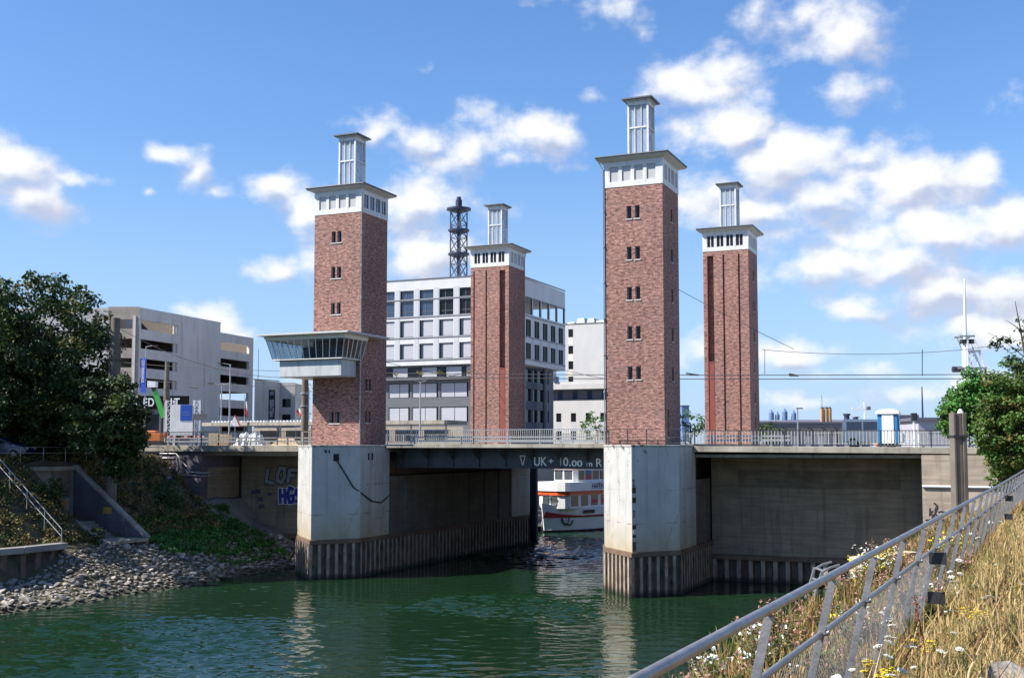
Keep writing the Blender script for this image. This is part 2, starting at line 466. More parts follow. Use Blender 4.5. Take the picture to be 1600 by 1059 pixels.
brick_mat('brick', (0.30, 0.142, 0.112), (0.225, 0.095, 0.076), (0.06, 0.026, 0.03), (0.33, 0.25, 0.21))
concrete_mat('pier_white', (0.50, 0.49, 0.465), (0.40, 0.39, 0.37), (0.22, 0.20, 0.165), 0.75, low=(0.36, 0.27, 0.14), lowz=(2.2, 5.0), crack=0.5, peel=True, rough=0.6)
concrete_mat('rust_concrete', (0.20, 0.13, 0.085), (0.13, 0.09, 0.065), (0.07, 0.045, 0.035), 0.7)
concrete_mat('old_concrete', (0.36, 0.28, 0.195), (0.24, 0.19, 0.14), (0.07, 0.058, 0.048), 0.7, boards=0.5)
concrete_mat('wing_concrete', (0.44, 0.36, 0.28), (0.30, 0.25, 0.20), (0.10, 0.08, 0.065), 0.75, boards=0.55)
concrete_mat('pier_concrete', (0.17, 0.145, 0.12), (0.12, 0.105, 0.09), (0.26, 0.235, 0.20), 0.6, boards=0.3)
concrete_mat('deck_concrete', (0.38, 0.35, 0.29), (0.22, 0.205, 0.17), (0.06, 0.055, 0.045), 0.85)
concrete_mat('bank_concrete', (0.30, 0.28, 0.26), (0.20, 0.19, 0.18), (0.10, 0.09, 0.085), 0.6)
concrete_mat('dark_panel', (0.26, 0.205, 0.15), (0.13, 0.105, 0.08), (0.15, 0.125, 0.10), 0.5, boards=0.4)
concrete_mat('purple_concrete', (0.15, 0.125, 0.15), (0.085, 0.075, 0.085), (0.20, 0.18, 0.17), 0.55, boards=.25)
concrete_mat('post_concrete', (0.19, 0.165, 0.135), (0.11, 0.095, 0.08), (0.045, 0.035, 0.028), 0.85)
pmat('pile_steel', (0.15, 0.115, 0.085), (0.08, 0.055, 0.04), (1.8, 1.8, 0.8), 1.6, rough=0.8, dirt=(0.035, 0.025, 0.02), dscale=(2.6, 2.6, 1.5), dlo=.56, dhi=.66, bump=.4, wet=True)
pmat('pile_pale', (0.38, 0.32, 0.25), (0.20, 0.145, 0.10), (1.8, 1.8, 0.8), 1.6, rough=0.8, dirt=(0.28, 0.13, 0.07), dscale=(2, 2, 1.2), dlo=.58, dhi=.68, bump=.3, wet=True)
pmat('white_paint', (0.66, 0.66, 0.65), (0.54, 0.54, 0.525), (1, 1, .5), 1.2, rough=0.5, dirt=(0.33, 0.30, 0.25), dscale=(3.2, 3.2, .5), dlo=.56, dhi=.76)
pmat('white_render', (0.50, 0.485, 0.465), (0.45, 0.44, 0.42), (1, 1, .4), .5, rough=0.8)
pmat('white_metal', (0.74, 0.75, 0.76), rough=0.35)
pmat('louvre', (0.43, 0.43, 0.44), (0.34, 0.34, 0.35), (1, 1, 30), 1.0, rough=0.6)
pmat('roof_dark', (0.07, 0.075, 0.08), (0.11, 0.11, 0.11), (1, 1, 1), 2, rough=0.5)
pmat('soffit', (0.50, 0.50, 0.48), (0.44, 0.44, 0.42), (1, 1, 1), 2, rough=0.7)
pmat('cabin_paint', (0.46, 0.485, 0.49), (0.38, 0.41, 0.42), (1, 1, .4), 1.5, rough=0.5, dirt=(0.27, 0.26, 0.235), dscale=(2.6, 2.6, .4), dlo=.55, dhi=.75)
pmat('cabin_trim', (0.72, 0.71, 0.64), rough=0.45)
pmat('black_steel', (0.028, 0.029, 0.032), (0.05, 0.05, 0.052), (1, 1, .5), 1.5, rough=0.55)
pmat('rail_dark', (0.035, 0.036, 0.038), rough=0.5, metal=0.2)
pmat('rail_light', (0.36, 0.36, 0.33), (0.25, 0.25, 0.225), (2, 2, 2), 2, rough=0.6)
pmat('galvanised', (0.42, 0.43, 0.44), (0.32, 0.33, 0.34), (2, 2, 2), 3, rough=0.42, metal=0.6)
pmat('rail_grey', (0.27, 0.265, 0.275), (0.19, 0.19, 0.20), (3, 3, 3), 3, rough=0.40, metal=0.45, dirt=(0.17, 0.165, 0.16), dscale=(9, 9, 9), dlo=.58, dhi=.70, bump=.1, bscale=60)
pmat('red_paint', (0.24, 0.05, 0.035), (0.17, 0.04, 0.03), (1, 1, .3), 1.5, rough=0.6)
pmat('board_black', (0.008, 0.008, 0.009), rough=0.95, spec=0.1)
pmat('dark_void', (0.012, 0.012, 0.014), rough=0.9)
pmat('letter_white', (0.72, 0.72, 0.70), rough=0.6)
pmat('letter_black', (0.02, 0.02, 0.022), rough=0.6)
pmat('letter_navy', (0.015, 0.03, 0.12), rough=0.5)
pmat('spray_silver', (0.36, 0.36, 0.39), (0.26, 0.26, 0.30), (1, 1, 1), 3, rough=0.5)
pmat('spray_blue', (0.05, 0.06, 0.38), (0.035, 0.04, 0.26), (1, 1, 1), 3, rough=0.5)
pmat('facade_white', (0.56, 0.56, 0.56), (0.48, 0.48, 0.485), (1, 1, .3), .4, rough=0.6)
pmat('facade_grey', (0.42, 0.43, 0.45), rough=0.6)
pmat('facade_dark', (0.12, 0.125, 0.135), (0.10, 0.10, 0.11), (.4, .4, 6), 1, rough=0.5)
pmat('blind', (0.42, 0.42, 0.45), (0.34, 0.34, 0.375), (.3, .3, 14), 1.0, rough=0.6)
pmat('garage_concrete', (0.66, 0.61, 0.555), (0.56, 0.52, 0.475), (1, 1, .3), .5, rough=0.8, dirt=(0.36, 0.33, 0.30), dscale=(1.2, 1.2, .12), dlo=.56, dhi=.76)
pmat('garage_brown', (0.36, 0.31, 0.25), (0.28, 0.24, 0.20), (1, 1, 1), 1.4, rough=0.85)
pmat('asphalt', (0.06, 0.06, 0.062), (0.045, 0.045, 0.047), (1, 1, 1), 2, rough=0.9)
pmat('paving', (0.30, 0.28, 0.25), (0.24, 0.22, 0.20), (1, 1, 1), 2, rough=0.9)
pmat('soil', (0.10, 0.085, 0.05), (0.06, 0.055, 0.03), (1, 1, 1), 1.2, rough=0.95, bump=.6, bscale=5)
pmat('dry_soil', (0.26, 0.18, 0.085), (0.15, 0.11, 0.05), (1, 1, 1), 2.5, rough=0.95, bump=.6, bscale=12)
pmat('rock', (0.31, 0.275, 0.235), (0.14, 0.125, 0.11), (1, 1, 1), 2.2, rough=0.85, bump=.7, bscale=6, wet=True)
pmat('rock_pale', (0.44, 0.40, 0.345), (0.25, 0.225, 0.20), (1, 1, 1), 2.2, rough=0.85, bump=.7, bscale=6, wet=True)
pmat('bark', (0.10, 0.075, 0.05), (0.055, 0.04, 0.03), (6, 6, 1), 2, rough=0.9, bump=.6)
pmat('blue_paint', (0.02, 0.07, 0.36), rough=0.35)
pmat('banner_blue', (0.03, 0.09, 0.48), rough=0.5)
pmat('car_blue', (0.012, 0.025, 0.11), rough=0.22, coat=.6)
pmat('rubber', (0.018, 0.018, 0.018), rough=0.8)
pmat('crane_green', (0.05, 0.36, 0.06), rough=0.4)
pmat('orange', (0.70, 0.20, 0.04), (0.60, 0.16, 0.03), (1, 1, 1), 3, rough=0.55)
pmat('boat_orange', (0.72, 0.10, 0.025), rough=0.4)
pmat('boat_red', (0.42, 0.03, 0.03), rough=0.45)
pmat('boat_white', (0.80, 0.80, 0.79), (0.73, 0.73, 0.72), (.5, .5, 2), 1, rough=0.35)
pmat('tarp', (0.72, 0.72, 0.70), (0.6, 0.6, 0.58), (1, 1, 1), 1, rough=0.7, bump=1.0, bscale=3)
pmat('tan_board', (0.60, 0.44, 0.27), (0.52, 0.37, 0.22), (1, 1, 1), 2, rough=0.8)
pmat('toilet_blue', (0.02, 0.16, 0.36), rough=0.45)
pmat('toilet_white', (0.80, 0.80, 0.78), rough=0.45)
pmat('far_roof', (0.10, 0.10, 0.13), (0.14, 0.14, 0.17), (.1, .1, 1), 1, rough=0.8)
pmat('far_blue', (0.10, 0.17, 0.32), rough=0.7)
pmat('silo_tan', (0.42, 0.27, 0.15), (0.32, 0.20, 0.11), (1, 1, .2), .6, rough=0.8)
pmat('far_wall', (0.36, 0.36, 0.40), (0.30, 0.30, 0.34), (.1, .1, .1), 1, rough=0.8)
pmat('mast_navy', (0.02, 0.028, 0.06), rough=0.5)
pmat('wire', (0.03, 0.03, 0.035), rough=0.6)
pmat('door_brown', (0.16, 0.13, 0.11), (0.12, 0.10, 0.085), (6, 6, 1), 1, rough=0.7)
pmat('sign_orange', (0.50, 0.16, 0.03), (0.40, 0.13, 0.03), (1, 1, 1), 4, rough=0.6)
pmat('sign_yellow', (0.42, 0.27, 0.05), (0.34, 0.2, 0.04), (1, 1, 1), 4, rough=0.6)
pmat('petal_white', (0.80, 0.79, 0.72), (0.66, 0.65, 0.56), (1, 1, 1), 60, rough=0.8)
pmat('petal_yellow', (0.75, 0.58, 0.02), rough=0.7)
pmat('petal_pink', (0.40, 0.20, 0.16), (0.28, 0.14, 0.10), (1, 1, 1), 8, rough=0.8)
pmat('stem', (0.20, 0.20, 0.06), (0.26, 0.17, 0.07), (1, 1, 1), 4, rough=0.8)
pmat('stem_red', (0.16, 0.05, 0.03), rough=0.8)
leaf_mat('leaf_dark', (0.020, 0.042, 0.012), (0.036, 0.068, 0.017), 0.5, .12)
leaf_mat('leaf_olive', (0.12, 0.12, 0.035), (0.20, 0.165, 0.055), 0.5, .2)
leaf_mat('leaf_bright', (0.055, 0.14, 0.025), (0.09, 0.19, 0.035), 0.7, .25)
leaf_mat('leaf_ivy', (0.045, 0.17, 0.025), (0.08, 0.24, 0.04), 1.2, .2)
leaf_mat('leaf_mid', (0.05, 0.10, 0.022), (0.11, 0.14, 0.03), 0.5, .22)
leaf_mat('leaf_brown', (0.34, 0.22, 0.085), (0.21, 0.14, 0.06), 0.6, .15)
leaf_mat('straw', (0.50, 0.345, 0.14), (0.36, 0.235, 0.085), 3.0, .2, .7)
leaf_mat('straw_pale', (0.62, 0.47, 0.25), (0.48, 0.34, 0.16), 3.0, .2, .7)
leaf_mat('blade_green', (0.16, 0.19, 0.04), (0.10, 0.14, 0.03), 2.0, .25, .6)
leaf_mat('weed_red', (0.20, 0.09, 0.045), (0.28, 0.15, 0.06), 2.0, .2, .7)
glass_mat('glass_dark', (0.012, 0.014, 0.017), 0.08, 1.0, .25)
glass_mat('glass_blue', (0.035, 0.055, 0.10), 0.05)
glass_mat('glass_milk', (0.50, 0.54, 0.58), 0.1, 0.36, .8)
glass_mat('glass_clear', (0.06, 0.075, 0.08), 0.03, 0.22, 1.0)
glass_mat('glass_boat', (0.05, 0.06, 0.065), 0.05, 0.85)


def water_mat():
    m, t, b = newmat('water')
    L = t.links.new
    b.inputs['Base Color'].default_value = (0.007, 0.024, 0.010, 1)
    b.inputs['Roughness'].default_value = 0.04
    b.inputs['IOR'].default_value = 1.33
    b.inputs['Specular IOR Level'].default_value = 0.5
    tc = N(t, 'ShaderNodeTexCoord')
    O = tc.outputs['Object']

    n = N(t, 'ShaderNodeTexNoise', inp={'Scale': 5.0, 'Detail': 3.0}); L(O, n.inputs['Vector'])
    bp = N(t, 'ShaderNodeBump', inp={'Strength': 0.5, 'Distance': 0.02})
    L(n.outputs['Fac'], bp.inputs['Height']); L(bp.outputs[0], b.inputs['Normal'])
    MATS['water'] = m


water_mat()
# ------------------------------------------------------------------ mesh builder
class MB:
    def __init__(s):
        s.v, s.f, s.m, s.s = [], [], [], []

    def add(s, vs, fs, mi=0, smooth=False):
        o = len(s.v)
        s.v += [tuple(q) for q in vs]
        for f in fs:
            s.f.append(tuple(o + i for i in f)); s.m.append(mi); s.s.append(smooth)

    def quad(s, a, b, c, d, mi=0):
        s.add([a, b, c, d], [(0, 1, 2, 3)], mi)

    def box(s, x0, x1, y0, y1, z0, z1, mi=0):
        x0, x1 = min(x0, x1), max(x0, x1); y0, y1 = min(y0, y1), max(y0, y1); z0, z1 = min(z0, z1), max(z0, z1)
        s.add([(x0, y0, z0), (x1, y0, z0), (x1, y1, z0), (x0, y1, z0), (x0, y0, z1), (x1, y0, z1), (x1, y1, z1), (x0, y1, z1)],
              [(0, 3, 2, 1), (4, 5, 6, 7), (0, 1, 5, 4), (1, 2, 6, 5), (2, 3, 7, 6), (3, 0, 4, 7)], mi)

    def frustum(s, lo, z0, hi, z1, mi=0):       # lo/hi = (x0,x1,y0,y1)
        a, b = lo, hi
        s.add([(a[0], a[2], z0), (a[1], a[2], z0), (a[1], a[3], z0), (a[0], a[3], z0),
               (b[0], b[2], z1), (b[1], b[2], z1), (b[1], b[3], z1), (b[0], b[3], z1)],
              [(0, 3, 2, 1), (4, 5, 6, 7), (0, 1, 5, 4), (1, 2, 6, 5), (2, 3, 7, 6), (3, 0, 4, 7)], mi)

    def prism(s, poly, z0, z1, mi=0):           # counter-clockwise polygon in plan
        n = len(poly)
        z0s = z0 if isinstance(z0, (list, tuple)) else [z0] * n
        z1s = z1 if isinstance(z1, (list, tuple)) else [z1] * n
        vs = [(p[0], p[1], z) for p, z in zip(poly, z0s)] + [(p[0], p[1], z) for p, z in zip(poly, z1s)]
        s.add(vs, [tuple(range(n - 1, -1, -1)), tuple(range(n, 2 * n))] + [(i, (i + 1) % n, n + (i + 1) % n, n + i) for i in range(n)], mi)

    def bar(s, p, q, w, h=None, mi=0, up=(0, 0, 1)):     # rectangular bar from p to q
        h = h or w
        p, q = Vector(p), Vector(q)
        d = (q - p).normalized()
        u = Vector(up)
        if abs(d.dot(u)) > .99:
            u = Vector((0, 1, 0))
        x = d.cross(u).normalized() * (w / 2)
        y = x.cross(d).normalized() * (h / 2)
        vs = [p - x - y, p + x - y, p + x + y, p - x + y, q - x - y, q + x - y, q + x + y, q - x + y]
        s.add(vs, [(0, 3, 2, 1), (4, 5, 6, 7), (0, 1, 5, 4), (1, 2, 6, 5), (2, 3, 7, 6), (3, 0, 4, 7)], mi)

    def tube(s, pts, r, n=8, mi=0, caps=True):
        pts = [Vector(p) for p in pts]
        rs = r if isinstance(r, (list, tuple)) else [r] * len(pts)
        vs, k = [], len(pts)
        px = None
        for i, p in enumerate(pts):
            d = (pts[min(i + 1, k - 1)] - pts[max(i - 1, 0)]).normalized()
            if px is None:
                u = Vector((0, 0, 1)) if abs(d.z) < .95 else Vector((1, 0, 0))
                x = d.cross(u).normalized()
            else:
                x = (px - d * px.dot(d)).normalized()
            px = x
            y = d.cross(x)
            for j in range(n):
                t = 2 * math.pi * j / n
                vs.append(p + (x * math.cos(t) + y * math.sin(t)) * rs[i])
        fs = [(i * n + j, (i + 1) * n + j, (i + 1) * n + (j + 1) % n, i * n + (j + 1) % n) for i in range(k - 1) for j in range(n)]
        s.add(vs, fs, mi, n > 4)
        if caps:
            s.add(vs[:n], [tuple(range(n))], mi)
            s.add(vs[-n:], [tuple(range(n - 1, -1, -1))], mi)

    def cyl(s, x, y, z0, z1, r0, r1=None, n=16, mi=0):
        s.tube([(x, y, z0), (x, y, z1)], [r0, r0 if r1 is None else r1], n, mi)

    def wall(s, o, ex, n, Wd, z0, z1, holes, depth, mi=0, mr=None):
        """A wall face from o along ex (unit), outward normal n, with rectangular openings (x0,x1,z0,z1) and reveals."""
        o, ex, n = Vector(o), Vector(ex), Vector(n)
        mr = mi if mr is None else mr
        xs = sorted({0.0, Wd} | {min(max(h[0], 0), Wd) for h in holes} | {min(max(h[1], 0), Wd) for h in holes})
        zs = sorted({z0, z1} | {h[2] for h in holes} | {h[3] for h in holes})
        P = lambda x, z, d=0.0: o + ex * x + Vector((0, 0, z - o.z)) - n * d
        flip = ex.cross(Vector((0, 0, 1))).dot(n) < 0

        def q(a, b, c, d, m):
            s.quad(*((d, c, b, a) if flip else (a, b, c, d)), m)
        for i in range(len(xs) - 1):
            for j in range(len(zs) - 1):
                cx, cz = (xs[i] + xs[i + 1]) / 2, (zs[j] + zs[j + 1]) / 2
                if any(h[0] < cx < h[1] and h[2] < cz < h[3] for h in holes):
                    continue
                q(P(xs[i], zs[j]), P(xs[i + 1], zs[j]), P(xs[i + 1], zs[j + 1]), P(xs[i], zs[j + 1]), mi)
        for h in holes:
            dd = h[4] if len(h) > 4 else depth
            a, b, c, d = h[:4]
            q(P(a, c), P(a, c, dd), P(a, d, dd), P(a, d), mr)
            q(P(b, c, dd), P(b, c), P(b, d), P(b, d, dd), mr)
            q(P(a, c), P(b, c), P(b, c, dd), P(a, c, dd), mr)
            q(P(a, d, dd), P(b, d, dd), P(b, d), P(a, d), mr)


ARR = np.array


def mesh_from(name, mb, mats, off=(0, 0, 0)):
    me = bpy.data.meshes.new(name)
    o = Vector(off)
    me.from_pydata([(x - o.x, y - o.y, z - o.z) for x, y, z in mb.v], [], mb.f)
    for m in ([mats] if isinstance(mats, str) else mats):
        me.materials.append(MATS[m])
    me.polygons.foreach_set('material_index', mb.m)
    me.polygons.foreach_set('use_smooth', mb.s)
    me.update()
    return me


def setp(o, label=None, cat=None, group=None, kind=None):
    if label:
        o['label'] = label
    if cat:
        o['category'] = cat
    if group:
        o['group'] = group
    if kind:
        o['kind'] = kind
    return o


def place(o, org, frame):
    if frame == 'uv':
        o.location = W(*org)
        o.rotation_euler = (0, 0, -TH)
    else:
        o.location = org
    return o


class Thing:
    """An Empty at the base of a thing; its parts are meshes under it, given in the same frame as org."""

    def __init__(s, name, label, cat, org, frame='uv', group=None):
        s.off, s.frame = org, frame
        s.o = bpy.data.objects.new(name, None)
        s.o.empty_display_size = .3
        COL.objects.link(s.o)
        place(s.o, org, frame)
        setp(s.o, label, cat, group)

    def part(s, name, mb, mats, parent=None, label=None, kind=None, bevel=0):
        me = mesh_from(name, mb, mats, s.off)
        o = bpy.data.objects.new(name, me)
        COL.objects.link(o)
        o.parent = parent or s.o
        setp(o, label, None, None, kind)
        if bevel:
            md = o.modifiers.new('bevel', 'BEVEL'); md.width = bevel; md.segments = 2; md.limit_method = 'ANGLE'
        return o

    def text(s, name, body, pos, size, mat, ex, up=(0, 0, 1), parent=None, extrude=.01, bold=0.0, align='LEFT', xs=1.0, space=1.0):
        """Lettering: pos is the baseline start, ex the reading direction, up the letters' upward direction."""
        c = bpy.data.curves.new(name, 'FONT')
        c.body = body; c.size = size; c.extrude = extrude; c.offset = bold; c.align_x = align
        c.space_character = space
        c.materials.append(MATS[mat])
        tmp = bpy.data.objects.new('tmp', c)
        me = bpy.data.meshes.new_from_object(tmp)
        me.name = name
        bpy.data.objects.remove(tmp)
        bpy.data.curves.remove(c)
        o = bpy.data.objects.new(name, me)
        COL.objects.link(o)
        o.parent = parent or s.o
        x, y = Vector(ex).normalized(), Vector(up).normalized()
        z = x.cross(y)
        m = Matrix((x * xs, y, z)).transposed().to_4x4()
        m.translation = Vector(pos) - Vector(s.off)
        o.matrix_basis = m
        return o


def solo(name, mb, mats, label, cat, org, frame='uv', group=None, kind=None, bevel=0):
    me = mesh_from(name, mb, mats, org)
    o = bpy.data.objects.new(name, me)
    COL.objects.link(o)
    place(o, org, frame)
    if bevel:
        md = o.modifiers.new('bevel', 'BEVEL'); md.width = bevel; md.segments = 2; md.limit_method = 'ANGLE'
    return setp(o, label, cat, group, kind)


def copy_tree(o, parent=None):
    c = o.copy()
    COL.objects.link(c)
    c.parent = parent
    for ch in o.children:
        copy_tree(ch, c)
    return c


def np_mesh(name, V, Q, mats, mi=None, smooth=False):
    """Fast mesh from numpy arrays: V (n,3), Q (m,k) polygons of equal size."""
    me = bpy.data.meshes.new(name)
    n, (m, k) = len(V), Q.shape
    me.vertices.add(n); me.vertices.foreach_set('co', np.ascontiguousarray(V, np.float32).ravel())
    me.loops.add(m * k); me.loops.foreach_set('vertex_index', Q.astype(np.int32).ravel())
    me.polygons.add(m)
    me.polygons.foreach_set('loop_start', np.arange(0, m * k, k, dtype=np.int32))
    for q in mats:
        me.materials.append(MATS[q])
    if mi is not None:
        me.polygons.foreach_set('material_index', mi.astype(np.int32))
    if smooth:
        me.polygons.foreach_set('use_smooth', np.ones(m, bool))
    me.update(calc_edges=True)
    return me


def fbm2(x, y, seed=0, oct=4, k=1.0):
    """cheap value noise for terrain, vectorised"""
    x, y = np.asarray(x, float) * k, np.asarray(y, float) * k
    tot, amp = 0, .5

    def h(i, j):
        q = np.sin(i * 127.1 + j * 311.7 + seed * 17.3) * 43758.5453
        return q - np.floor(q)
    for _ in range(oct):
        xi, yi = np.floor(x), np.floor(y)
        fx, fy = x - xi, y - yi
        fx, fy = fx * fx * (3 - 2 * fx), fy * fy * (3 - 2 * fy)
        v = (h(xi, yi) * (1 - fx) + h(xi + 1, yi) * fx) * (1 - fy) + (h(xi, yi + 1) * (1 - fx) + h(xi + 1, yi + 1) * fx) * fy
        tot = tot + amp * v
        x, y, amp = x * 2.03, y * 2.03, amp * .5
    return tot


def leaf_cloud(rg, centers, radii, per, size, mats, weights=None, flat=.6):
    """Leaf-sized quads scattered through clumps; every clump keeps to one or two tones."""
    V, Q, MI = [], [], []
    n0 = 0
    for c, r in zip(centers, radii):
        n = max(4, int(per * (r ** 2)))
        d = rg.normal(size=(n, 3)); d /= np.linalg.norm(d, axis=1)[:, None] + 1e-9
        rad = r * rg.random(n) ** .45
        p = np.asarray(c) + d * rad[:, None] * np.array([1, 1, flat if flat else 1])
        nrm = d * .55 + rg.normal(size=(n, 3)) * .55 + np.array([0, 0, .5])
        nrm /= np.linalg.norm(nrm, axis=1)[:, None]
        t = np.cross(nrm, rg.normal(size=(n, 3))); t /= np.linalg.norm(t, axis=1)[:, None] + 1e-9
        b = np.cross(nrm, t)
        sz = size * (.6 + .8 * rg.random(n))[:, None]
        q = np.stack([p - t * sz * .5, p + b * sz * .34, p + t * sz * .5, p - b * sz * .34], 1).reshape(-1, 3)
        V.append(q)
        Q.append(np.arange(n * 4).reshape(n, 4) + n0); n0 += n * 4
        base = rg.choice(len(mats), p=weights)
        mi = np.where(rg.random(n) < .8, base, rg.choice(len(mats), size=n, p=weights))
        MI.append(mi)
    return np.concatenate(V), np.concatenate(Q), np.concatenate(MI)


def crown_centers(rg, ell, n, shell=.55, cut=None):
    """clump centres inside a list of ellipsoids (cx,cy,cz,rx,ry,rz)"""
    out = []
    vol = np.array([e[3] * e[4] * e[5] for e in ell]) ** .8; vol /= vol.sum()
    while len(out) < n:
        e = ell[rg.choice(len(ell), p=vol)]
        d = rg.normal(size=3); d /= np.linalg.norm(d)
        k = shell + (1 - shell) * rg.random() ** .7
        if rg.random() < .25:
            k *= rg.random()
        p = np.array(e[:3]) + d * np.array(e[3:6]) * k
        if cut is None or cut(p):
            out.append(p)
    return np.array(out)


def tree(name, label, cat, base, ell, nclump, per, size, mats, weights, seed, trunk_r=.3, clump=(.5, 1.1), group=None, limbs=7, trunk_top=None, parts=('crown', 'trunk')):
    rg = np.random.default_rng(seed)
    T = Thing(name, label, cat, base, 'w', group)
    cs = crown_centers(rg, ell, nclump, .62)
    rs = clump[0] + (clump[1] - clump[0]) * rg.random(len(cs))
    V, Q, MI = leaf_cloud(rg, cs, rs, per, size, mats, weights)
    me = np_mesh('crown', V - np.asarray(base), Q, mats, MI)
    o = bpy.data.objects.new('crown', me); COL.objects.link(o); o.parent = T.o
    if trunk_r:
        mb = MB()
        top = Vector(trunk_top or (ell[0][0], ell[0][1], ell[0][2]))
        b = Vector(base)
        mid = b.lerp(top, .5) + Vector((rg.normal() * .15, rg.normal() * .15, 0))
        mb.tube([b - Vector((0, 0, .3)), b + Vector((0, 0, .3)), mid, top], [trunk_r * 1.3, trunk_r, trunk_r * .75, trunk_r * .3], 10)
        for k in range(limbs):
            e = cs[rg.integers(len(cs))]
            st = b.lerp(top, .3 + .6 * rg.random())
            en = Vector(e)
            m = st.lerp(en, .5) + Vector((0, 0, -.2 + .3 * rg.random()))
            mb.tube([st, m, en], [trunk_r * .4, trunk_r * .25, trunk_r * .08], 6)
        T.part('trunk', mb, 'bark')
    return T
def onV(px, py, V):
    r = ray(px, py)
    t = (V + PX * VX + PY * VY) / (r.x * VX + r.y * VY)
    w = r * t
    u, v = toUV(w.x, w.y)
    return u, w.z + EYE


def onU(px, py, U):
    r = ray(px, py)
    t = (U + PX * UX + PY * UY) / (r.x * UX + r.y * UY)
    w = r * t
    u, v = toUV(w.x, w.y)
    return v, w.z + EYE


DZ = 9.13
TA, TB = 3.99, 3.87
ZB, ZE = 26.15, 27.9


# ------------------------------------------------------------------ towers
def tower(U0, V0, label, front, right, slots, belt_front, belt_right, pipe):
    T = Thing('brick_tower', label, 'tower', (U0 - TA / 2, V0 + TB / 2, DZ), 'uv', 'brick lift towers of the bridge')
    mb = MB()
    fh = [(x0, x1, z0, z1) for x0, x1, z0, z1 in front] + slots
    mb.wall((U0 - TA, V0, DZ), (1, 0, 0), (0, -1, 0), TA, DZ, ZB, fh, .24)
    mb.wall((U0, V0, DZ), (0, 1, 0), (1, 0, 0), TB, DZ, ZB, right, .24)
    mb.wall((U0 - TA, V0 + TB, DZ), (0, -1, 0), (-1, 0, 0), TB, DZ, ZB, [], .24)
    mb.wall((U0 - TA, V0 + TB, DZ), (1, 0, 0), (0, 1, 0), TA, DZ, ZB, [], .24)
    mb.quad((U0 - TA, V0, ZB), (U0, V0, ZB), (U0, V0 + TB, ZB), (U0 - TA, V0 + TB, ZB))
    for s_ in slots:                                    # brick back of each tall recess
        x0, x1, z0, z1, dd = s_
        mb.quad((U0 - TA + x0, V0 + dd, z0), (U0 - TA + x1, V0 + dd, z0), (U0 - TA + x1, V0 + dd, z1), (U0 - TA + x0, V0 + dd, z1))
    T.part('shaft', mb, 'brick')
    for x0, x1, z0, z1 in front:
        m = MB()
        a, b = U0 - TA + x0, U0 - TA + x1
        m.box(a, b, V0 + .19, V0 + .23, z0, z1)
        w = T.part('window', m, 'glass_dark')
        m = MB(); m.box(a - .06, b + .06, V0 - .05, V0 + .2, z0 - .08, z0 - .003)
        T.part('sill', m, 'white_render', w)
        m = MB()
        m.box(a, a + .035, V0 + .14, V0 + .188, z0, z1); m.box(b - .035, b, V0 + .14, V0 + .188, z0, z1)
        m.box(a + .035, b - .035, V0 + .14, V0 + .188, z1 - .035, z1)
        T.part('frame', m, 'facade_grey', w)
    for y0, y1, z0, z1 in right:
        m = MB()
        m.box(U0 - .23, U0 - .19, V0 + y0, V0 + y1, z0, z1)
        w = T.part('window', m, 'glass_dark')
        m = MB(); m.box(U0 - .2, U0 + .04, V0 + y0 - .05, V0 + y1 + .05, z0 - .07, z0 - .003)
        T.part('sill', m, 'white_render', w)
    # white top storey
    mb = MB()
    o = .03
    hz0, hz1 = 26.52, 27.52
    wf = [(0.42 + i * 0.85, 0.42 + i * 0.85 + .60, hz0, hz1) for i in range(4)]
    u0, u1, v0, v1 = U0 - TA - o, U0 + o, V0 - o, V0 + TB + o
    mb.wall((u0, v0, ZB), (1, 0, 0), (0, -1, 0), u1 - u0, ZB, ZE, wf, .1)
    mb.wall((u1, v0, ZB), (0, 1, 0), (1, 0, 0), v1 - v0, ZB, ZE, wf, .1)
    mb.wall((u0, v1, ZB), (0, -1, 0), (-1, 0, 0), v1 - v0, ZB, ZE, [], .1)
    mb.wall((u0, v1, ZB), (1, 0, 0), (0, 1, 0), u1 - u0, ZB, ZE, [], .1)
    mb.quad((u0, v0, ZB), (u0, v1, ZB), (u1, v1, ZB), (u1, v0, ZB))
    st = T.part('upper_storey', mb, 'white_paint')
    for x0, x1, z0, z1 in wf:
        for side, mt in (('f', belt_front), ('r', belt_right)):
            m = MB()
            if side == 'f':
                m.box(u0 + x0, u0 + x1, v0 + .07, v0 + .099, z0, z1)
            else:
                m.box(u1 - .099, u1 - .07, v0 + x0, v0 + x1, z0, z1)
            w = T.part('window', m, mt)
            if mt != 'louvre':
                m = MB()
                xm = (x0 + x1) / 2
                if side == 'f':
                    m.box(u0 + xm - .035, u0 + xm + .035, v0 + .03, v0 + .068, z0, z1)
                else:
                    m.box(u1 - .068, u1 - .03, v0 + xm - .035, v0 + xm + .035, z0, z1)
                T.part('frame', m, 'white_paint', w)
    # roof with wide eaves
    e = .49
    cu, cv, h = U0 - TA / 2, V0 + TB / 2, .74
    mb = MB()
    E_ = (U0 - TA - e, U0 + e, V0 - e, V0 + TB + e)
    Ei = (u0, u1, v0, v1)
    mb.frustum((Ei[0] - .004, Ei[1] + .004, Ei[2] - .004, Ei[3] + .004), ZE - .05, (E_[0] + .03, E_[1] - .03, E_[2] + .03, E_[3] - .03), ZE + .12, 1)
    mb.box(E_[0] + .02, E_[1] - .02, E_[2] + .02, E_[3] - .02, ZE + .123, ZE + .20, 1)
    mb.box(E_[0], E_[1], E_[2], E_[3], ZE + .203, ZE + .29, 0)
    mb.frustum((E_[0] + .02, E_[1] - .02, E_[2] + .02, E_[3] - .02), ZE + .293, (cu - h, cu + h, cv - h, cv + h), ZE + .48, 0)
    T.part('roof', mb, ['roof_dark', 'soffit'])
    m = MB()
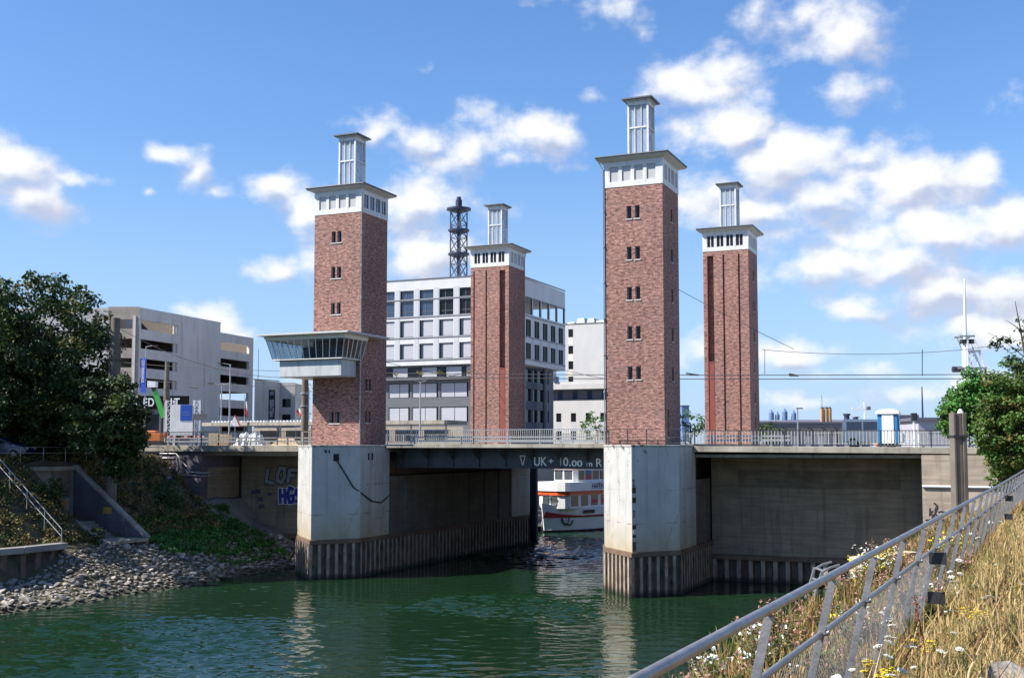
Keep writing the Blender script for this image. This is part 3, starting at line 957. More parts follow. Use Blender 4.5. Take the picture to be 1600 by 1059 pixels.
    for (p, q) in (((E_[0], E_[2]), (E_[1], E_[2])), ((E_[1], E_[2]), (E_[1], E_[3]))):
        m.tube([(p[0], p[1], ZE + .24), (q[0], q[1], ZE + .24)], .065, 6)
    T.part('gutter', m, 'roof_dark')
    # glazed lantern
    z0, zm, z1 = ZE + .40, 30.40, 32.20
    mb = MB()
    p = .065
    for sx_ in (-1, 1):
        for sy_ in (-1, 1):
            x, y = cu + sx_ * (h - p), cv + sy_ * (h - p)
            mb.box(x - p, x + p, y - p, y + p, z0, z1)
    for zz, hh in ((zm, .05), (z1 - .13, .13), (z0 + .1, .1)):
        for s_ in (-1, 1):
            y = cv + s_ * (h - p)
            mb.box(cu - h + 2 * p + .001, cu + h - 2 * p - .001, y - .045, y + .045, zz - hh, zz + hh)
            x = cu + s_ * (h - p)
            mb.box(x - .045, x + .045, cv - h + 2 * p + .001, cv + h - 2 * p - .001, zz - hh, zz + hh)
    for k in (-1, 1):
        for s_ in (-1, 1):
            x = cu + k * h * .30; y = cv + s_ * (h - p)
            for a_, b_ in ((z0 + .201, zm - .051), (zm + .051, z1 - .261)):
                mb.box(x - .022, x + .022, y - .03, y + .03, a_, b_)
                x2 = cu + s_ * (h - p); y2 = cv + k * h * .30
                mb.box(x2 - .03, x2 + .03, y2 - .022, y2 + .022, a_, b_)
    ln = T.part('lantern', mb, 'white_paint')
    for s_ in (-1, 1):
        for ax in (0, 1):
            m = MB()
            if ax == 0:
                y = cv + s_ * (h - p - .04)
                m.box(cu - h + 2 * p, cu + h - 2 * p, y - .008, y + .008, z0 + .19, z1 - .2)
            else:
                x = cu + s_ * (h - p - .04)
                m.box(x - .008, x + .008, cv - h + 2 * p, cv + h - 2 * p, z0 + .19, z1 - .2)
            T.part('pane', m, 'glass_milk', ln)
    m = MB()
    m.box(cu - h - .10, cu + h + .10, cv - h - .10, cv + h + .10, z1 + .002, z1 + .10, 1)
    m.box(cu - h - .30, cu + h + .30, cv - h - .30, cv + h + .30, z1 + .103, z1 + .20, 0)
    m.frustum((cu - h - .28, cu + h + .28, cv - h - .28, cv + h + .28), z1 + .203, (cu - .1, cu + .1, cv - .1, cv + .1), z1 + .32, 0)
    T.part('lantern_roof', m, ['roof_dark', 'soffit'], ln)
    if pipe:
        m = MB()
        px, py, mt = pipe
        q = [(px, py, DZ + .02), (px, py, ZE - .55), (px + (.3 if px > cu else -.3), py - .3, ZE + .1)]
        m.tube(q, .04, 8)
        for zz in np.arange(DZ + 1, ZE - 1, 2.4):
            m.cyl(px, py, zz, zz + .1, .085, n=8)
        T.part('drainpipe', m, mt)
    return T


xw = ((1.49, 1.83), (1.99, 2.33))
front1 = [(a, b, z, z + .86) for z in (24.0, 21.35, 18.68, 10.7) for a, b in xw]
right1 = [(a, b, z, z + .86) for z in (13.07, 10.75) for a, b in ((.83, 1.12), (1.33, 1.62))]
tower(0, 0, 'brick tower carrying the glazed control cabin', front1, right1, [], 'louvre', 'glass_blue', (.12, -.10, 'galvanised'))
xw = ((1.53, 1.86), (2.10, 2.43))
front3 = [(a, b, z, z + .86) for z in (23.98, 21.26, 18.6, 16.0, 13.36) for a, b in xw]
right3 = [(1.95, 2.35, z, z + .9) for z in (23.95, 21.25, 18.55, 15.95, 13.3)] + [(.75, 1.05, 9.6, 11.4)]
tower(22.7343, 0, 'tallest looking brick tower with five pairs of small windows down its front', front3, right3, [], 'louvre', 'facade_grey', (22.7343 - TA - .05, -.06, 'galvanised'))
s2 = [(.28, .42, DZ, 25.8, .22), (1.56, 1.72, DZ, 25.8, .22), (3.02, 3.62, DZ, 25.75, .45)]
tower(0, 27.0631, 'brick tower with tall recesses in front of the white office block', [], [], s2, 'glass_dark', 'facade_grey', (.10, 27.0631 + TB - .2, 'galvanised'))
s4 = [(.34, .92, DZ, 25.75, .45), (1.72, 1.88, DZ, 25.8, .22), (3.08, 3.24, DZ, 25.8, .22)]
right4 = [(1.95, 2.35, z, z + .95) for z in (23.6, 20.9, 18.2, 15.5, 12.8, 10.6)]
t4 = tower(22.7343, 27.0631, 'brick tower with tall recesses standing against open sky, rearmost on the right', [], right4, s4, 'glass_dark', 'facade_grey', None)
# red painted duct in the wide recess of the two rear towers
for tw, x0, x1 in ((None, 3.04, 3.60), (t4, .36, .90)):
    pass
for (u_, lab, a_, b_) in ((0, 'red painted duct in the wide recess of the tower before the white office block', 3.06, 3.58),
                          (22.7343, 'red painted duct in the wide recess of the rearmost tower on the right', .38, .88)):
    m = MB()
    m.box(u_ - TA + a_, u_ - TA + b_, 27.0631 + .03, 27.0631 + .40, DZ + .01, 16.3)
    m.box(u_ - TA + a_ - .02, u_ - TA + b_ + .02, 27.0631 + .01, 27.0631 + .42, 16.303, 16.42)
    m.box(u_ - TA + (a_ - .05 if u_ else b_), u_ - TA + (a_ if u_ else b_ + .04), 27.0631 - .02, 27.0631 + .44, DZ + .01, 25.6 if u_ else 16.4)
    solo('service_duct', m, 'red_paint', lab, 'duct', (u_ - TA + a_, 27.0631, DZ), 'uv', 'red ducts on the rear towers')


# ------------------------------------------------------------------ piers
def sheet(mb, path, z0, z1, period=.62, depth=.2, closed=False, mi=0):
    """corrugated sheet piling along a plan path; outward is to the right of travel"""
    pts = [Vector((p[0], p[1], 0)) for p in path]
    for a_, b_ in zip(pts, pts[1:]):
        d = b_ - a_
        Ln = d.length
        d.normalize()
        n = Vector((d.y, -d.x, 0))
        k = max(1, round(Ln / period))
        s_ = Ln / k
        prof = []
        for i in range(k):
            x = i * s_
            prof += [(x, 0), (x + s_ * .34, 0), (x + s_ * .46, -depth), (x + s_ * .88, -depth)]
        prof.append((Ln, 0))
        P = [a_ + d * x + n * y for x, y in prof]
        for i in range(len(P) - 1):
            p, q = P[i], P[i + 1]
            out = prof[i][1] == 0 and prof[i + 1][1] == 0
            mb.quad((p.x, p.y, z0), (q.x, q.y, z0), (q.x, q.y, z1), (p.x, p.y, z1), mi if not out else mi + 1)


def offs(poly, d):
    n = len(poly); out = []
    for i in range(n):
        p0, p1, p2 = Vector(poly[i - 1]), Vector(poly[i]), Vector(poly[(i + 1) % n])
        e1, e2 = (p1 - p0).normalized(), (p2 - p1).normalized()
        n1, n2 = Vector((e1.y, -e1.x)), Vector((e2.y, -e2.x))
        b = (n1 + n2).normalized()
        out.append(tuple(p1 + b * (d / max(.3, b.dot(n1)))))
    return out


def pier(U0, left, label):
    T = Thing('bridge_pier', label, 'bridge pier', (U0 - 1.3, 12, 0), 'uv', 'bridge piers in the water')
    tip = (U0 - .65, -5.1)
    nose = [tip, (U0 + 1.55, -2.35), (U0 + 1.55, 1.75)] + [(U0 - 4.1, 1.75)] + [(U0 + a_, b_) for a_, b_ in left]
    mb = MB(); mb.prism(nose, 2.65, 9.0)
    mb.prism(offs(nose, .05), 9.003, 9.10)
    T.part('nose_block', mb, 'pier_white', bevel=.03)
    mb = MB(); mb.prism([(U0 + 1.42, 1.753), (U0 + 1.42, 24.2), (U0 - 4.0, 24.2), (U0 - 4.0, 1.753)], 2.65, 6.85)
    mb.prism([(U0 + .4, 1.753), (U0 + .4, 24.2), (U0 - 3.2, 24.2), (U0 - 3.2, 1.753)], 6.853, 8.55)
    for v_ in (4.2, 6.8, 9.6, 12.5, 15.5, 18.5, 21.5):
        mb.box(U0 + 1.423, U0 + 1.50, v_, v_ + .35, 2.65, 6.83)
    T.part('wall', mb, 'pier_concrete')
    back = [(U0 + 1.55, 24.203), (U0 + 1.55, 28.2), (U0 - .65, 31.4), (U0 - 4.1, 28.2), (U0 - 4.1, 24.203)]
    mb = MB(); mb.prism(back, 2.65, 9.0)
    mb.prism([(U0 + .2, 28.0), (U0 + .2, 31.2), (U0 - 4.05, 31.2), (U0 - 4.05, 28.0)], 2.66, 8.99)
    T.part('rear_block', mb, 'pier_white')
    full = [tip, (U0 + 1.55, -2.35), (U0 + 1.55, 28.2), (U0 - .65, 31.4), (U0 - 4.1, 28.2)] + [(U0 + a_, b_) for a_, b_ in left]
    of = offs(full, .10)
    mb = MB(); mb.prism(of, 2.36, 2.647)
    T.part('ledge', mb, 'rust_concrete', bevel=.02)
    mb = MB()
    sheet(mb, of + [of[0]], -1.2, 2.357)
    T.part('sheet_piling', mb, ['pile_steel', 'pile_pale'])
    return T


p1 = pier(0, [(-4.1, -1.6)], 'white nosed pier below the tower with the control cabin')
p3 = pier(22.7343, [(-4.1, -.1), (-3.35, -2.1)], 'white nosed pier marked with depth numbers, in front of the boat')
# --- things on the piers
m = MB()
u_, z_ = onV(524, 713, -3.6)
NX, NY = Vector((2.2, 2.75, 0)).normalized(), None     # along the right nose face
fN = Vector((NX.y, -NX.x, 0))


def onface(U0, s_, z_, d=.02):                          # a point on the right nose face, s_ metres from the tip
    q = Vector((U0 - .65, -5.1, 0)) + NX * s_ + fN * d
    return (q.x, q.y, z_)


cab = [onface(0, 1.75, 8.1, .05), onface(0, 2.3, 7.3, .05), onface(0, 3.0, 6.2, .06), (1.62, -2.1, 5.7), (1.60, -.8, 5.15), (1.6, .5, 5.0), (1.58, 1.7, 5.45)]
m.tube(cab, .05, 6)
solo('hanging_cable', m, 'wire', 'black cable sagging across the white pier below the control cabin', 'cable', cab[0], 'uv')
def fbox(m, U0, s0, s1, z0, z1, mi=0, d=.02):
    a_, b_ = onface(U0, s0, 0, d), onface(U0, s1, 0, d)
    e_, f_ = onface(U0, s0, 0, -.01), onface(U0, s1, 0, -.01)
    m.add([(*a_[:2], z0), (*b_[:2], z0), (*b_[:2], z1), (*a_[:2], z1), (*e_[:2], z0), (*f_[:2], z0), (*f_[:2], z1), (*e_[:2], z1)],
          [(0, 1, 2, 3), (1, 5, 6, 2), (4, 0, 3, 7), (3, 2, 6, 7), (0, 4, 5, 1)], mi)
m = MB(); fbox(m, 0, 1.55, 1.95, 8.0, 8.5)
p1_void = p1.part('opening', m, 'dark_void')
m = MB()
for v_ in (-1.35, -.85):
    m.box(1.553, 1.565, v_, v_ + .2, 8.05, 8.55)
for s_ in (.95, 1.2):
    fbox(m, 0, s_, s_ + .09, 8.55, 8.78)
p1.part('opening', m, 'dark_void')
# depth board of the right pier, on the nose edge
gx = Vector((-2.7, 3.0, 0)).normalized()
m = MB()
tipb = Vector((22.7343 - .65, -5.1, 0))
for z0, z1, mi in ((6.2, 6.55, 0), (5.62, 5.95, 0), (4.05, 4.3, 0), (3.55, 3.72, 0), (2.72, 3.3, 1)):
    a_, b_ = onface(22.7343, .02, 0, .012), onface(22.7343, .30, 0, .012)
    m.add([(*a_[:2], z0), (*b_[:2], z0), (*b_[:2], z1), (*a_[:2], z1)], [(0, 1, 2, 3)], mi)
gauge = Thing('depth_gauge', 'painted depth scale down the nose edge of the right pier', 'gauge', (tipb.x, tipb.y, 2.7), 'uv')
gauge.part('mark', m, ['letter_black', 'rust_concrete'])
for txt, z0 in (('2', 6.6), ('3', 4.75), ('4', 3.75), ('5', 2.85)):
    gauge.text('numeral', txt, onface(22.7343, .05, z0, .022), .62 if txt != '4' else .4, 'letter_black' if txt != '4' else 'letter_white', NX, extrude=.004, xs=.55, bold=.01)

# ------------------------------------------------------------------ decks
T = Thing('lift_span', 'dark steel lift span lettered with its clearance height', 'bridge span', (10, 15, 7.5), 'uv')
gu0, gu1 = 1.62, 18.55
m = MB()
m.box(gu0, gu1, 2.6, 2.66, 7.56, 8.86); m.box(gu0, gu1, 2.42, 2.84, 7.48, 7.557); m.box(gu0, gu1, 2.45, 2.8, 8.863, 8.90)
for i in range(9):
    u_ = gu0 + .6 + i * 2.05
    m.box(u_, u_ + .03, 2.46, 2.597, 7.56, 8.86)
T.part('front_girder', m, 'black_steel')
m = MB()
m.box(gu0, gu1, 29.0, 29.06, 7.56, 8.86); m.box(gu0, gu1, 28.85, 29.2, 7.48, 7.557)
T.part('rear_girder', m, 'black_steel')
m = MB()
for i in range(9):
    u_ = gu0 + .6 + i * 2.05
    m.box(u_ - .12, u_ + .12, 2.67, 28.99, 7.7, 8.6)
for v_ in (8, 13.5, 19, 24):
    m.box(gu0, gu1, v_, v_ + .05, 7.62, 7.69)
T.part('cross_beam', m, 'black_steel')
m = MB()
m.box(gu0 + .02, gu1 - .02, 1.0, 30.9, 8.905, 9.17)
dk = T.part('deck', m, 'deck_concrete', bevel=.02)
m = MB(); m.box(gu0 + .02, gu1 - .02, 4.2, 27.2, 9.174, 9.19); T.part('roadway', m, 'asphalt')
for i in range(9):
    m = MB()
    u_ = gu0 + .6 + i * 2.05
    m.add([(u_ - .04, 1.1, 8.9), (u_ + .04, 1.1, 8.9), (u_ + .04, 2.44, 8.1), (u_ - .04, 2.44, 8.1), (u_ - .04, 2.44, 8.9), (u_ + .04, 2.44, 8.9)],
          [(0, 1, 2, 3), (0, 3, 4), (1, 5, 2), (0, 4, 5, 1)])
    T.part('bracket', m, 'black_steel')


def gtext(txt, px0, px1, py0, py1, bold=.012, capf=.70):
    u0, zb = onV(px0, py1, 2.585); u1, _ = onV(px1, py1, 2.585)
    _, zt = onV((px0 + px1) / 2, py0, 2.585)
    h = zt - zb
    size = h / capf
    o = T.text('lettering', txt, (u0, 2.585, zb), size, 'letter_white', (1, 0, 0), extrude=.006, bold=bold)
    xs_ = [v.co.x for v in o.data.vertices]
    w = max(xs_) - min(xs_)
    if w > 0:
        k = (u1 - u0) / w
        ml = o.matrix_basis.copy()
        o.matrix_basis = ml @ Matrix.Diagonal((k, 1, 1, 1)) @ Matrix.Translation((-min(xs_), 0, 0))


gtext('UK', 834.5, 854.5, 713.5, 727); gtext('+', 857, 864.5, 715.5, 724.5); gtext('10', 874.5, 888, 714.5, 727.5)
gtext('00', 893, 910, 719, 728); gtext('m', 916.5, 925.5, 722, 728.5, capf=.52); gtext('R', 931.5, 941, 716, 728.7)
u0, zt = onV(812.5, 711.8, 2.585); u1, _ = onV(820.5, 711.8, 2.585); uc, zb = onV(816.8, 727, 2.585)
m = MB()
for p_, q_ in (((u0, zt), (u1, zt)), ((u1, zt), (uc, zb)), ((uc, zb), (u0, zt))):
    m.bar((p_[0], 2.585, p_[1]), (q_[0], 2.585, q_[1]), .05, .012, up=(0, 1, 0))
T.part('triangle_mark', m, 'letter_white')
u0, zb = onV(889.5, 728, 2.585); u1, zt = onV(891.8, 725.5, 2.585)
m = MB(); m.box(u0, u1, 2.58, 2.592, zb, zt); T.part('lettering', m, 'letter_white')

# right approach: deck, recess, abutment
T = Thing('approach_span', 'concrete approach deck right of the lift span over the dark recess', 'bridge span', (31, 15, 8.5), 'uv')
m = MB()
m.prism([(24.32, 1.0), (48, 1.0), (48, 30.9), (24.32, 30.9)], [8.66, 8.52, 8.52, 8.66], [9.03, 8.90, 8.90, 9.03])
m.box(24.32, 38.2, 1.6, 30, 8.3, 8.5)
T.part('deck', m, 'deck_concrete', bevel=.02)
m = MB(); m.prism([(18.65, .9), (24.3, .9), (24.3, 30.9), (18.65, 30.9)], 8.62, 9.12)
T.part('pier_slab', m, 'deck_concrete')
T = Thing('abutment', 'concrete abutment right of the bridge with lit wing wall and dark back wall', 'abutment', (33, 6, 0), 'uv')
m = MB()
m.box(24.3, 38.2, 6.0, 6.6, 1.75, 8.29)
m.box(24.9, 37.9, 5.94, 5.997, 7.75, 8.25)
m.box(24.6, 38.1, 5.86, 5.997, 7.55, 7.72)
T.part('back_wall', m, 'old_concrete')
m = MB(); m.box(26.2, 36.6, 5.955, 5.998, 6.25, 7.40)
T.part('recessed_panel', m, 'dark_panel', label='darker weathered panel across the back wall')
m = MB(); m.prism([(38.2, .8), (50, .8), (50, 7), (38.2, 7)], -1, [8.50, 8.50, 8.50, 8.50])
T.part('wing_wall', m, 'wing_concrete')
m = MB(); m.tube([(38.22, .70, 6.65), (44.5, .70, 6.65)], .07, 8)
T.part('pipe', m, 'white_metal')
m = MB(); m.box(24.3, 38.2, 5.5, 6.0, 1.45, 1.747)
T.part('ledge', m, 'rust_concrete')
m = MB(); sheet(m, [(24.4, 5.6), (38.2, 5.6)], -1.2, 1.447, period=.8, depth=.3)
T.part('sheet_piling', m, ['pile_steel', 'pile_pale'])
m = MB(); rgg = np.random.default_rng(3); yq = .79                # an unreadable black scrawl
for k in range(26):
    a_ = Vector((38.45 + .8 * rgg.random() + .25 * (k % 3), yq, 4.2 + 1.7 * rgg.random() * (1 - .3 * (k % 3))))
    b_ = a_ + Vector((rgg.normal() * .22, 0, rgg.normal() * .28)); yq -= .0002
    m.bar(a_, b_, .10, .003, up=(0, 1, 0))
T.part('graffiti', m, 'letter_black', kind='stuff')

# left approach
T = Thing('approach_span', 'concrete approach deck left of the cabin tower, stained at its edge', 'bridge span', (-12, 15, 8.5), 'uv')
m = MB()
m.box(-24, -4.15, 1.0, 30.9, 8.62, 9.10)
m.box(-15.0, -4.2, 1.8, 30, 8.30, 8.617)
T.part('deck', m, 'deck_concrete', bevel=.02)
m = MB(); m.prism([(-4.12, 1.8), (1.6, 1.8), (1.6, 30.9), (-4.12, 30.9)], 8.62, 9.12)
T.part('pier_slab', m, 'deck_concrete')
T = Thing('abutment', 'stained concrete abutment behind the left bank, sprayed with graffiti', 'abutment', (-12, 6, 0), 'uv')
m = MB(); m.box(-15.6, -4.0, 6.0, 6.6, .5, 8.29)
T.part('back_wall', m, 'old_concrete')
m = MB(); m.box(-15.0 - 9, -15.0, 1.2, 7.0, 0, 8.6)
T.part('wing_wall', m, 'purple_concrete')
m = MB(); m.box(-15.02, -14.9, 2.0, 5.97, 4.4, 7.35)
T.part('side_panel', m, 'old_concrete')
m = MB(); m.box(-14.88, -14.7, 5.9, 5.995, 4.0, 8.2)
T.part('joint', m, 'dark_void')
m = MB()
a_ = [(-19.0, 1.13, 8.45), (-17.4, 1.13, 8.45), (-15.9, 1.13, 7.0), (-14.86, 1.13, 6.95), (-14.86, 3.4, 6.95)]
b_ = [(-19.0, 1.13, 8.1), (-17.35, 1.13, 8.1), (-17.2, 1.13, 7.5), (-17.35, 1.13, 7.1), (-17.0, 1.13, 6.75), (-14.84, 1.13, 6.72), (-14.84, 4.4, 6.72)]
m.tube(a_, .05, 6); m.tube(b_, .04, 6)
T.part('pipe', m, 'galvanised')
m = MB(); m.box(-15.6, -4.0, 5.5, 6.0, 1.75, 2.05); T.part('ledge', m, 'rust_concrete')
m = MB(); sheet(m, [(-15.5, 5.6), (-4.0, 5.6)], -1.2, 1.747, period=.8, depth=.3); T.part('sheet_piling', m, ['pile_steel', 'pile_steel'])
STROKES = {'L': [[(.1, 1), (.05, .08), (.75, .0)]], 'O': [[(.15, .1), (.05, .55), (.25, 1), (.75, .95), (.85, .4), (.6, 0), (.15, .1)]],
           'F': [[(.1, 0), (.15, 1), (.85, 1.0)], [(.12, .52), (.7, .55)]], 'C': [[(.9, .9), (.35, 1), (.05, .5), (.3, 0), (.85, .1)]],
           'H': [[(.1, 0), (.12, 1)], [(.85, 0), (.8, 1)], [(.1, .5), (.85, .55)]], 'G': [[(.85, .9), (.35, 1), (.05, .5), (.3, 0), (.85, .05), (.88, .45), (.5, .45)]],
           'S': [[(.85, .92), (.25, 1), (.1, .65), (.8, .42), (.75, .05), (.1, .05)]]}
for body, px0, px1, py0, py1, mats, tilt in (('LOFC', 415, 482, 730, 754, ('letter_black', 'spray_silver'), .16), ('HGS', 437, 474, 761, 785, ('letter_white', 'spray_blue'), -.08)):
    u0, zb = onV(px0, py1, 5.99); u1, _ = onV(px1, py1, 5.99); _, zt = onV((px0 + px1) / 2, py0, 5.99)
    cw = (u1 - u0) / len(body); hh_ = zt - zb
    for k, mt in enumerate(mats):
        m = MB(); w_ = (.50, .33)[k] * .9
        y = 5.994 - .008 * k
        for i_, ch in enumerate(body):
            for pl in STROKES[ch]:
                for a_, b_ in zip(pl, pl[1:]):
                    pa = (u0 + (i_ + a_[0] * .86) * cw + tilt * a_[1] * hh_ * .6, y, zb + a_[1] * hh_ * (.86 + .1 * math.sin(i_ * 2.3)) + .05 * i_)
                    pb = (u0 + (i_ + b_[0] * .86) * cw + tilt * b_[1] * hh_ * .6, y, zb + b_[1] * hh_ * (.86 + .1 * math.sin(i_ * 2.3)) + .05 * i_)
                    d_ = (Vector(pb) - Vector(pa)).normalized() * w_ * .3
                    y -= .00015
                    m.bar(Vector(pa) - d_, Vector(pb) + d_, w_, .004, up=(0, 1, 0))
        T.part('graffiti', m, mt, kind='stuff')
for body, px, py, sz in (('asts', 393, 771, .6), ('su', 418, 774, .5), ('xs', 402, 783, .7), ('po', 404, 793, .6)):
    u0, zb = onV(px, py, 5.99)
    T.text('graffiti', body, (u0, 5.99, zb), sz, 'letter_navy', (1, 0, .15), extrude=.002, bold=.01)

# ------------------------------------------------------------------ railings on the bridge
def railing(label, U0, U1, V, zf, h, post_dx, bar_dx, mats, bar=(.03, .02), group='steel railings along the near side of the bridge', thick=.05, mid=None):
    T = Thing('railing', label, 'railing', ((U0 + U1) / 2, V, zf((U0 + U1) / 2)), 'uv', group)
    n = max(1, round((U1 - U0) / post_dx))
    us = [U0 + (U1 - U0) * i / n for i in range(n + 1)]
    m = MB()
    m.bar((U0, V, zf(U0) + h), (U1, V, zf(U1) + h), thick, thick)
    T.part('handrail', m, mats[0])
    m = MB()
    m.bar((U0, V, zf(U0) + .12), (U1, V, zf(U1) + .12), .035, .04)
    if mid:
        m.bar((U0, V, zf(U0) + mid), (U1, V, zf(U1) + mid), .03, .03)
    T.part('lower_rail', m, mats[0])
    for u_ in us:
        m = MB(); m.box(u_ - .035, u_ + .035, V - .03, V + .03, zf(u_) - .25, zf(u_) + h - .026)
        T.part('post', m, mats[0])
    if bar_dx:
        for a_, b_ in zip(us, us[1:]):
            m = MB()
            k = max(1, round((b_ - a_) / bar_dx))
            for i in range(1, k):
                u_ = a_ + (b_ - a_) * i / k
                m.box(u_ - bar[0] / 2, u_ + bar[0] / 2, V - bar[1] / 2, V + bar[1] / 2, zf(u_) + .141, zf(u_) + h - .026)
            T.part('baluster_panel', m, mats[1])
    return T


railing('dark railing on the approach left of the cabin tower', -22, -4.3, 1.12, lambda u: 9.10, 1.05, 3.4, .13, ('rail_dark', 'rail_dark'), (.02, .02))
railing('grey railing over the lift span between the two front towers', 1.7, 18.4, 1.12, lambda u: 9.17, 1.0, 2.4, .16, ('galvanised', 'rail_light'), (.035, .03))
zr = lambda u: 9.03 - (u - 24.32) * .0053
railing('railing with pale bars on the approach right of the tallest looking tower', 24.4, 44.5, 1.12, zr, 1.0, 2.9, .205, ('rail_dark', 'rail_light'), (.055, .03))
railing('thin dark railing on the pier top in front of the tallest looking tower', 19.1, 24.2, -.45, lambda u: 9.1, 1.02, 1.28, 0, ('rail_dark', 'rail_dark'), thick=.035, mid=.5)
railing('small railing beside the cabin tower on its pier', -5.4, -4.15, .9, lambda u: 9.1, 1.0, 1.2, 0, ('rail_light', 'rail_light'), thick=.04, mid=.5)
for (a_, b_, lab) in ((-22, -4.4, 'railing on the far edge of the bridge behind the cabin tower'), (.3, 18.4, 'railing on the far edge of the bridge between the rear towers'), (22.9, 46, 'railing on the far edge of the bridge right of the rear towers')):
    railing(lab, a_, b_, 30.6, lambda u: 9.15, 1.05, 4, .2, ('rail_light', 'rail_light'), (.03, .03), group='railings along the far side of the bridge')
# crash barriers along the near footpath
for (a_, b_, lab) in ((2, 18.2, 'white crash barrier behind the lift span railing'), (24.5, 30, 'white crash barrier behind the right approach railing'), (-21, -5, 'white crash barrier behind the left approach railing')):
    T = Thing('crash_barrier', lab, 'crash barrier', ((a_ + b_) / 2, 4.0, 9.15), 'uv', 'crash barriers along the roadway')
    m = MB(); m.bar((a_, 4.0, 9.42), (b_, 4.0, 9.42), .05, .13); T.part('beam', m, 'galvanised')
    m = MB(); m.bar((a_, 4.0, 9.68), (b_, 4.0, 9.68), .05, .10); T.part('beam', m, 'galvanised')
    for i in range(int((b_ - a_) / 4) + 1):
        m = MB(); u_ = a_ + .3 + i * 3.9
        m.box(u_, u_ + .1, 4.03, 4.13, 9.0, 9.75); T.part('post', m, 'galvanised')

# ------------------------------------------------------------------ control cabin on the first tower
T = Thing('control_cabin', 'cantilevered grey control cabin with slanted windows hung on the brick tower', 'control cabin', (-3, -1.2, 14.0), 'uv')
vb, vs_, vt, vr = -2.05, -2.30, -2.60, -3.35
ub0, ub1 = onV(436.5, 589, vb)[0], onV(533, 586, vb)[0]
us0, us1 = onV(426, 562, vs_)[0], onV(534.8, 559, vs_)[0]
ut0, ut1 = onV(415.8, 530, vt)[0], onV(538.2, 527, vt)[0]
ur0, ur1 = onV(399.5, 525, vr)[0], onV(543, 519, vr)[0]
zb_, zs_, zt_, zr_ = 14.03, 15.27, 16.70, 16.95
bk = 2.4
m = MB()
m.prism([(ub0, vb), (ub1, vb), (ub1, -.003), (-4.0, -.003), (-4.0, bk), (ub0, bk)], zb_, zs_ - .06)
m2 = [(us0, vs_), (us1, vs_), (us1, .4), (.004, .4), (.004, -.003), (-4.0, -.003), (-4.0, bk), (us0, bk)]
m.prism(m2, zs_ - .057, zs_)
T.part('body', m, 'cabin_paint', bevel=.02)
fr = MB()
panes = []


def glazing(p0, p1, q0, q1, n):                     # sill p0-p1, head q0-q1
    p0, p1, q0, q1 = map(Vector, (p0, p1, q0, q1))
    for i in range(n + 1):
        t = i / n
        fr.bar(p0.lerp(p1, t), q0.lerp(q1, t), .07 if i in (0, n) else .05, .06)
    fr.bar(p0, p1, .07, .07); fr.bar(q0, q1, .08, .10)
    for i in range(n):
        a_, b_ = p0.lerp(p1, i / n), p0.lerp(p1, (i + 1) / n)
        c_, d_ = q0.lerp(q1, i / n), q0.lerp(q1, (i + 1) / n)
        panes.append((a_, b_, d_, c_))


glazing((us0, vs_, zs_), (us1, vs_, zs_), (ut0, vt, zt_), (ut1, vt, zt_), 11)
glazing((us1, vs_, zs_), (us1, .35, zs_), (ut1, vt, zt_), (ut1, .5, zt_), 5)
glazing((us0, bk, zs_), (us0, vs_, zs_), (ut0, bk + .2, zt_), (ut0, vt, zt_), 8)
glazing((-4.03, bk, zs_), (us0, bk, zs_), (-4.03, bk + .2, zt_), (ut0, bk + .2, zt_), 4)
T.part('window_frame', fr, 'cabin_trim')
for a_, b_, c_, d_ in panes:
    m = MB(); nrm = (b_ - a_).cross(d_ - a_).normalized() * .006
    m.add([a_ - nrm, b_ - nrm, c_ - nrm, d_ - nrm, a_ + nrm, b_ + nrm, c_ + nrm, d_ + nrm], [(0, 3, 2, 1), (4, 5, 6, 7)])
    T.part('window', m, 'glass_clear')
m = MB()
m.prism([(ut0 - .1, vt - .1), (ut1 + .05, vt - .1), (ut1 + .05, .6), (.006, .6), (.006, -.004), (-4.01, -.004), (-4.01, bk + .3), (ut0 - .1, bk + .3)], zt_ + .05, zr_ - .003, 1)
m.prism([(ur0, vr), (ur1, vr), (ur1, 2.6), (.006, 2.6), (.006, -.004), (-4.01, -.004), (-4.01, 3.1), (ur0, 3.1)], zr_, zr_ + .13, 0)
T.part('roof', m, ['soffit', 'cabin_trim'])
m = MB(); m.box(-4.3, -3.6, -1.0, -.4, zs_ + .004, zs_ + 1.0); m.box(-2.5, -1.0, -.9, -.3, zs_ + .004, zs_ + .9)
T.part('desk', m, 'facade_dark')
# round concrete catenary mast beside the tower
u_, _ = onV(477, 690, 6)
for lab, px, py0, V_, r_ in (('round concrete mast left of the cabin tower', 477, 585, 6.2, .33),):
    u_, zt = onV(px, py0, V_)
    m = MB(); m.tube([(u_, V_, 9.0), (u_, V_, 14.6)], [r_, r_ * .8], 16)
    T = Thing('catenary_mast', lab, 'mast', (u_, V_, 9.0), 'uv')
    T.part('shaft', m, 'post_concrete')
    m = MB(); m.cyl(u_, V_, 13.2, 13.35, r_ + .03, n=16); m.cyl(u_, V_, 12.2, 12.3, r_ + .04, n=16); T.part('clamp', m, 'galvanised')
# ------------------------------------------------------------------ water and land
def sst(a, b, x):
    t = np.clip((x - a) / (b - a), 0, 1)
    return t * t * (3 - 2 * t)


